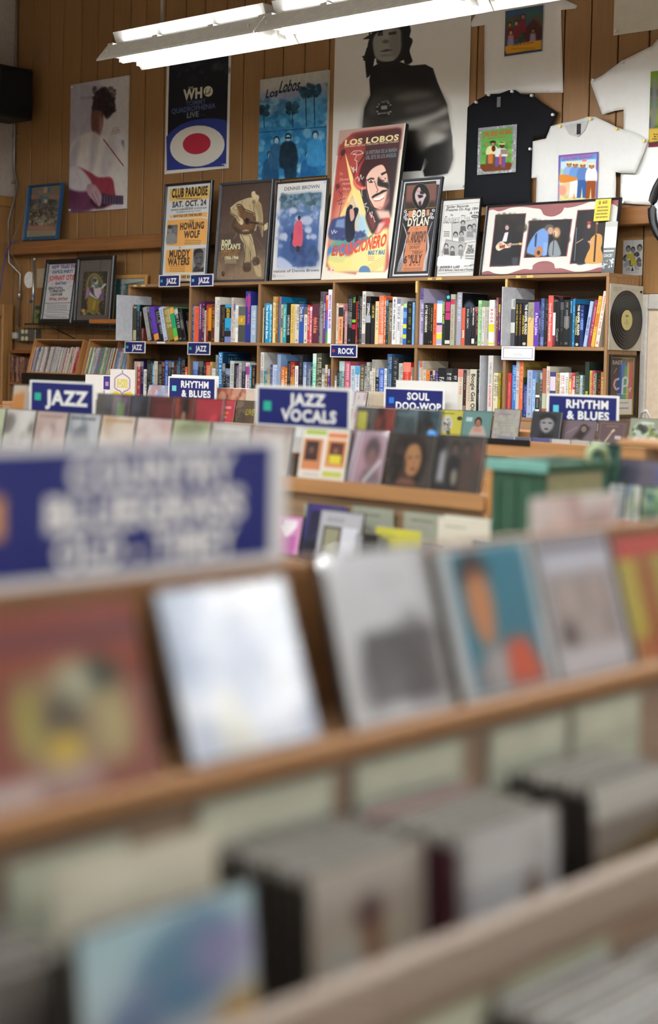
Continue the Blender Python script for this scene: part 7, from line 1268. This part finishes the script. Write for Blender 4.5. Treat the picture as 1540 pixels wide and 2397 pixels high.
# greenish price tabs along the trough
M_tab = M_cardg
for i, (x0, x1, yt, k) in enumerate(((20, 300, 1990, 'tab_card_green'), (470, 780, 1835, 'tab_card_green'), (835, 1085, 1745, 'tab_card_green'), (1150, 1330, 1690, 'tab_card_green'), (1345, 1500, 1632, 'tab_card_green'))):
    a, b = onX(x0, yt, -.785), onX(x1, yt, -.785); zt = min(1.14, (a[2]+b[2])/2); o = box('tab_card', -.7868, -.7855, a[1], b[1], .9855, zt, M_tab); tag(o, f'grey green tab card, {ORD[i]} along the back of the near trough', 'divider card', 'tab cards in the near trough')
    box('tab_strip', -.7854, -.7851, a[1]+.008, b[1]-.008, zt-.03, zt-.006, mat('tab_strip', 'acac9a', .6), o)
a, b = onX(130, 2050, -.725), onX(505, 2000, -.725); z1 = onX(320, 1985, -.725)[2]
o = box('tab_card', -.7256, -.724, a[1], b[1], .9855, z1, M_cardc); tag(o, 'large cream tab card behind the pale blue case', 'divider card'); box('tab_strip', -.7239, -.7236, a[1]+.01, b[1]-.01, z1-.03, z1-.006, mat('tab_strip_cream', 'c4bead', .6), o)
# rows of cases filed face forward
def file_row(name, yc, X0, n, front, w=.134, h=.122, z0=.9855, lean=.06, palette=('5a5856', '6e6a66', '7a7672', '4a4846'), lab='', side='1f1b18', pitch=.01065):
    for k in range(n):
        X = X0-pitch*k; k0 = palette[k % len(palette)]
        cv = front if k == 0 else mat('filed_'+k0, k0, .5)
        txt = f'{lab}, heading its row' if k == 0 else f'{colour(k0)} case, {ORD[k]} back in the row of {name}'
        q_ = cd(txt, w, h-.004*(k % 3 == 1), cv, (X, yc, z0+.0005), math.pi/2, lean, dark=False, lid=(k == 0), group='cases filed in the row of '+name)
        box('spine_card', -w/2-.0006, -w/2-.0001, -.0100, -.0004, .004, h-.008, mat('spine_'+side, side, .45), q_)  # spine insert, its dark tone also standing in for shade from neighbouring rows
ya = (onX(735, 2150, -.69)[1]+onX(990, 2080, -.69)[1])/2
c = Cv(110, 110, 'a89a8e').R(0, 0, 110, 30, 'a8a09a', .8, 5).P([(10, 40), (40, 30), (90, 40), (100, 110), (6, 110)], 'b4aa98', .9, 8).E(54, 34, 14, 12, '4a3438', .95, 5).E(58, 58, 10, 24, '7a5238', .85, 5).E(30, 70, 14, 24, 'aeb0b0', .8, 8).P([(10, 86), (90, 80), (100, 110), (6, 110)], 'a8946a', .8, 8).E(60, 92, 26, 11, '4a3018', .95, 4)
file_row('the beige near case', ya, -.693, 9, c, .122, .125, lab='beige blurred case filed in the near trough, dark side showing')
yb = (onX(1065, 2000, -.67)[1]+onX(1310, 1930, -.67)[1])/2
c = Cv(110, 110, 'b0b0b2').R(0, 0, 110, 110, 'b4b4b6').E(50, 50, 30, 40, 'bcbcbe', .7, 12).P([(76, 40), (90, 46), (80, 90), (60, 106), (54, 96), (70, 74)], '573826', 1, 4, 1).R(0, 0, 8, 110, '3a3436', .7, 4).E(88, 22, 10, 8, '9a9a98', .8, 5)
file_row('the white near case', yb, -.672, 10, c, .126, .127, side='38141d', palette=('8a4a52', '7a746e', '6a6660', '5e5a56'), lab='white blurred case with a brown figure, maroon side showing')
yc = (onX(1385, 1900, -.68)[1]+.075)
c = Cv(110, 110, '8a8078').R(0, 0, 110, 26, 'b8b6b0').P([(0, 60), (110, 40), (110, 110), (0, 110)], '6a5428', .9, 6).E(66, 76, 20, 16, '2e2012', .9, 5).P([(0, 90), (40, 60), (60, 110), (0, 110)], 'b0a48a', .8, 6)
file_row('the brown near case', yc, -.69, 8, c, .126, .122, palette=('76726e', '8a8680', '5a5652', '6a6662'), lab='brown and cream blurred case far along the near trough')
yd = (onX(190, 2190, -.68)[1]+onX(600, 2080, -.68)[1])/2
c = Cv(130, 116, 'bcc2c4').G(0, 0, 130, 44, '9fc0cc', 'b8ccd4').P([(36, 26), (80, 4), (112, 14), (100, 48), (60, 56)], '4a7898', .95, 6, 1).P([(18, 40), (54, 34), (50, 76), (22, 80)], '6a7ea0', .9, 6, 1).P([(80, 14), (130, 16), (130, 40), (84, 46)], '8a7fae', .8, 6).R(50, 56, 130, 116, 'c0bcc4', .8, 8).P([(100, 58), (130, 54), (130, 116), (94, 116)], 'b8862e', .95, 6).P([(14, 104), (60, 80), (86, 88), (60, 116), (0, 116)], '8e2f26', .95, 5)
cd('pale blue and white blurred case low in the near trough', .138, .138, c, (-.676, yd, .9858), math.pi/2, .12)
ye = onX(200, 2190, -.70)[1]-.078
c = Cv(110, 110, '3a3634').E(44, 40, 40, 34, '6a6466', .9, 10).R(0, 70, 110, 110, '4a4640', .8, 8).E(40, 60, 24, 20, '7a7478', .7, 8)
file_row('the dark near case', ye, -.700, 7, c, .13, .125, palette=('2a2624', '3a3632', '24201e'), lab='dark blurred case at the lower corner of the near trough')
# lower trough
M3 = 'a0a094'
a, b = onX(880, 2330, -.615), onX(1175, 2290, -.615)
for i, (y0, y1) in enumerate(((.5, .64), (.655, a[1]-.012), (a[1], b[1]), (b[1]+.012, b[1]+.15))):
    o = box('tab_card', -.6265, -.625, y0, y1, .8935, 1.022, mat('tab_card_lower', '8f917c', .6)); tag(o, f'olive grey tab card, {ORD[i]} along the back of the lowest trough', 'divider card', 'tab cards in the lowest trough'); box('tab_strip', -.6249, -.6246, y0+.01, y1-.01, .994, 1.016, mat('tab_strip', 'acac9a', .6), o)
c = Cv(100, 100, '4a4c52').blobs(0, 0, 100, 100, ['6a6c72', '2a2c30', '8a8c90'], 20, 20, 3, .6, 5)
y2 = onZ(1180, 2358, 1.02)[1]
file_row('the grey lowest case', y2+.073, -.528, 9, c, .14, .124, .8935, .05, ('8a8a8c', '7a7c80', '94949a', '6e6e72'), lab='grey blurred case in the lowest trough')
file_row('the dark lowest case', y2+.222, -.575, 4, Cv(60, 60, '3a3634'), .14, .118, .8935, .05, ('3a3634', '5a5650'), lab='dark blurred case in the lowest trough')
o = box('card_sleeve', -.556, -.528, y2+.165, y2+.292, .8935, 1.03, mat('yellow_card', 'a8832a', .5), None, bev=.001); tag(o, 'thick yellow card sleeve in the lowest trough beside the grey cases', 'CD sleeve'); box('sleeve_opening', -.5545, -.5295, y2+.17, y2+.287, 1.0301, 1.0306, mat('page_paper', 'cfc6b2', .8, .1), o)
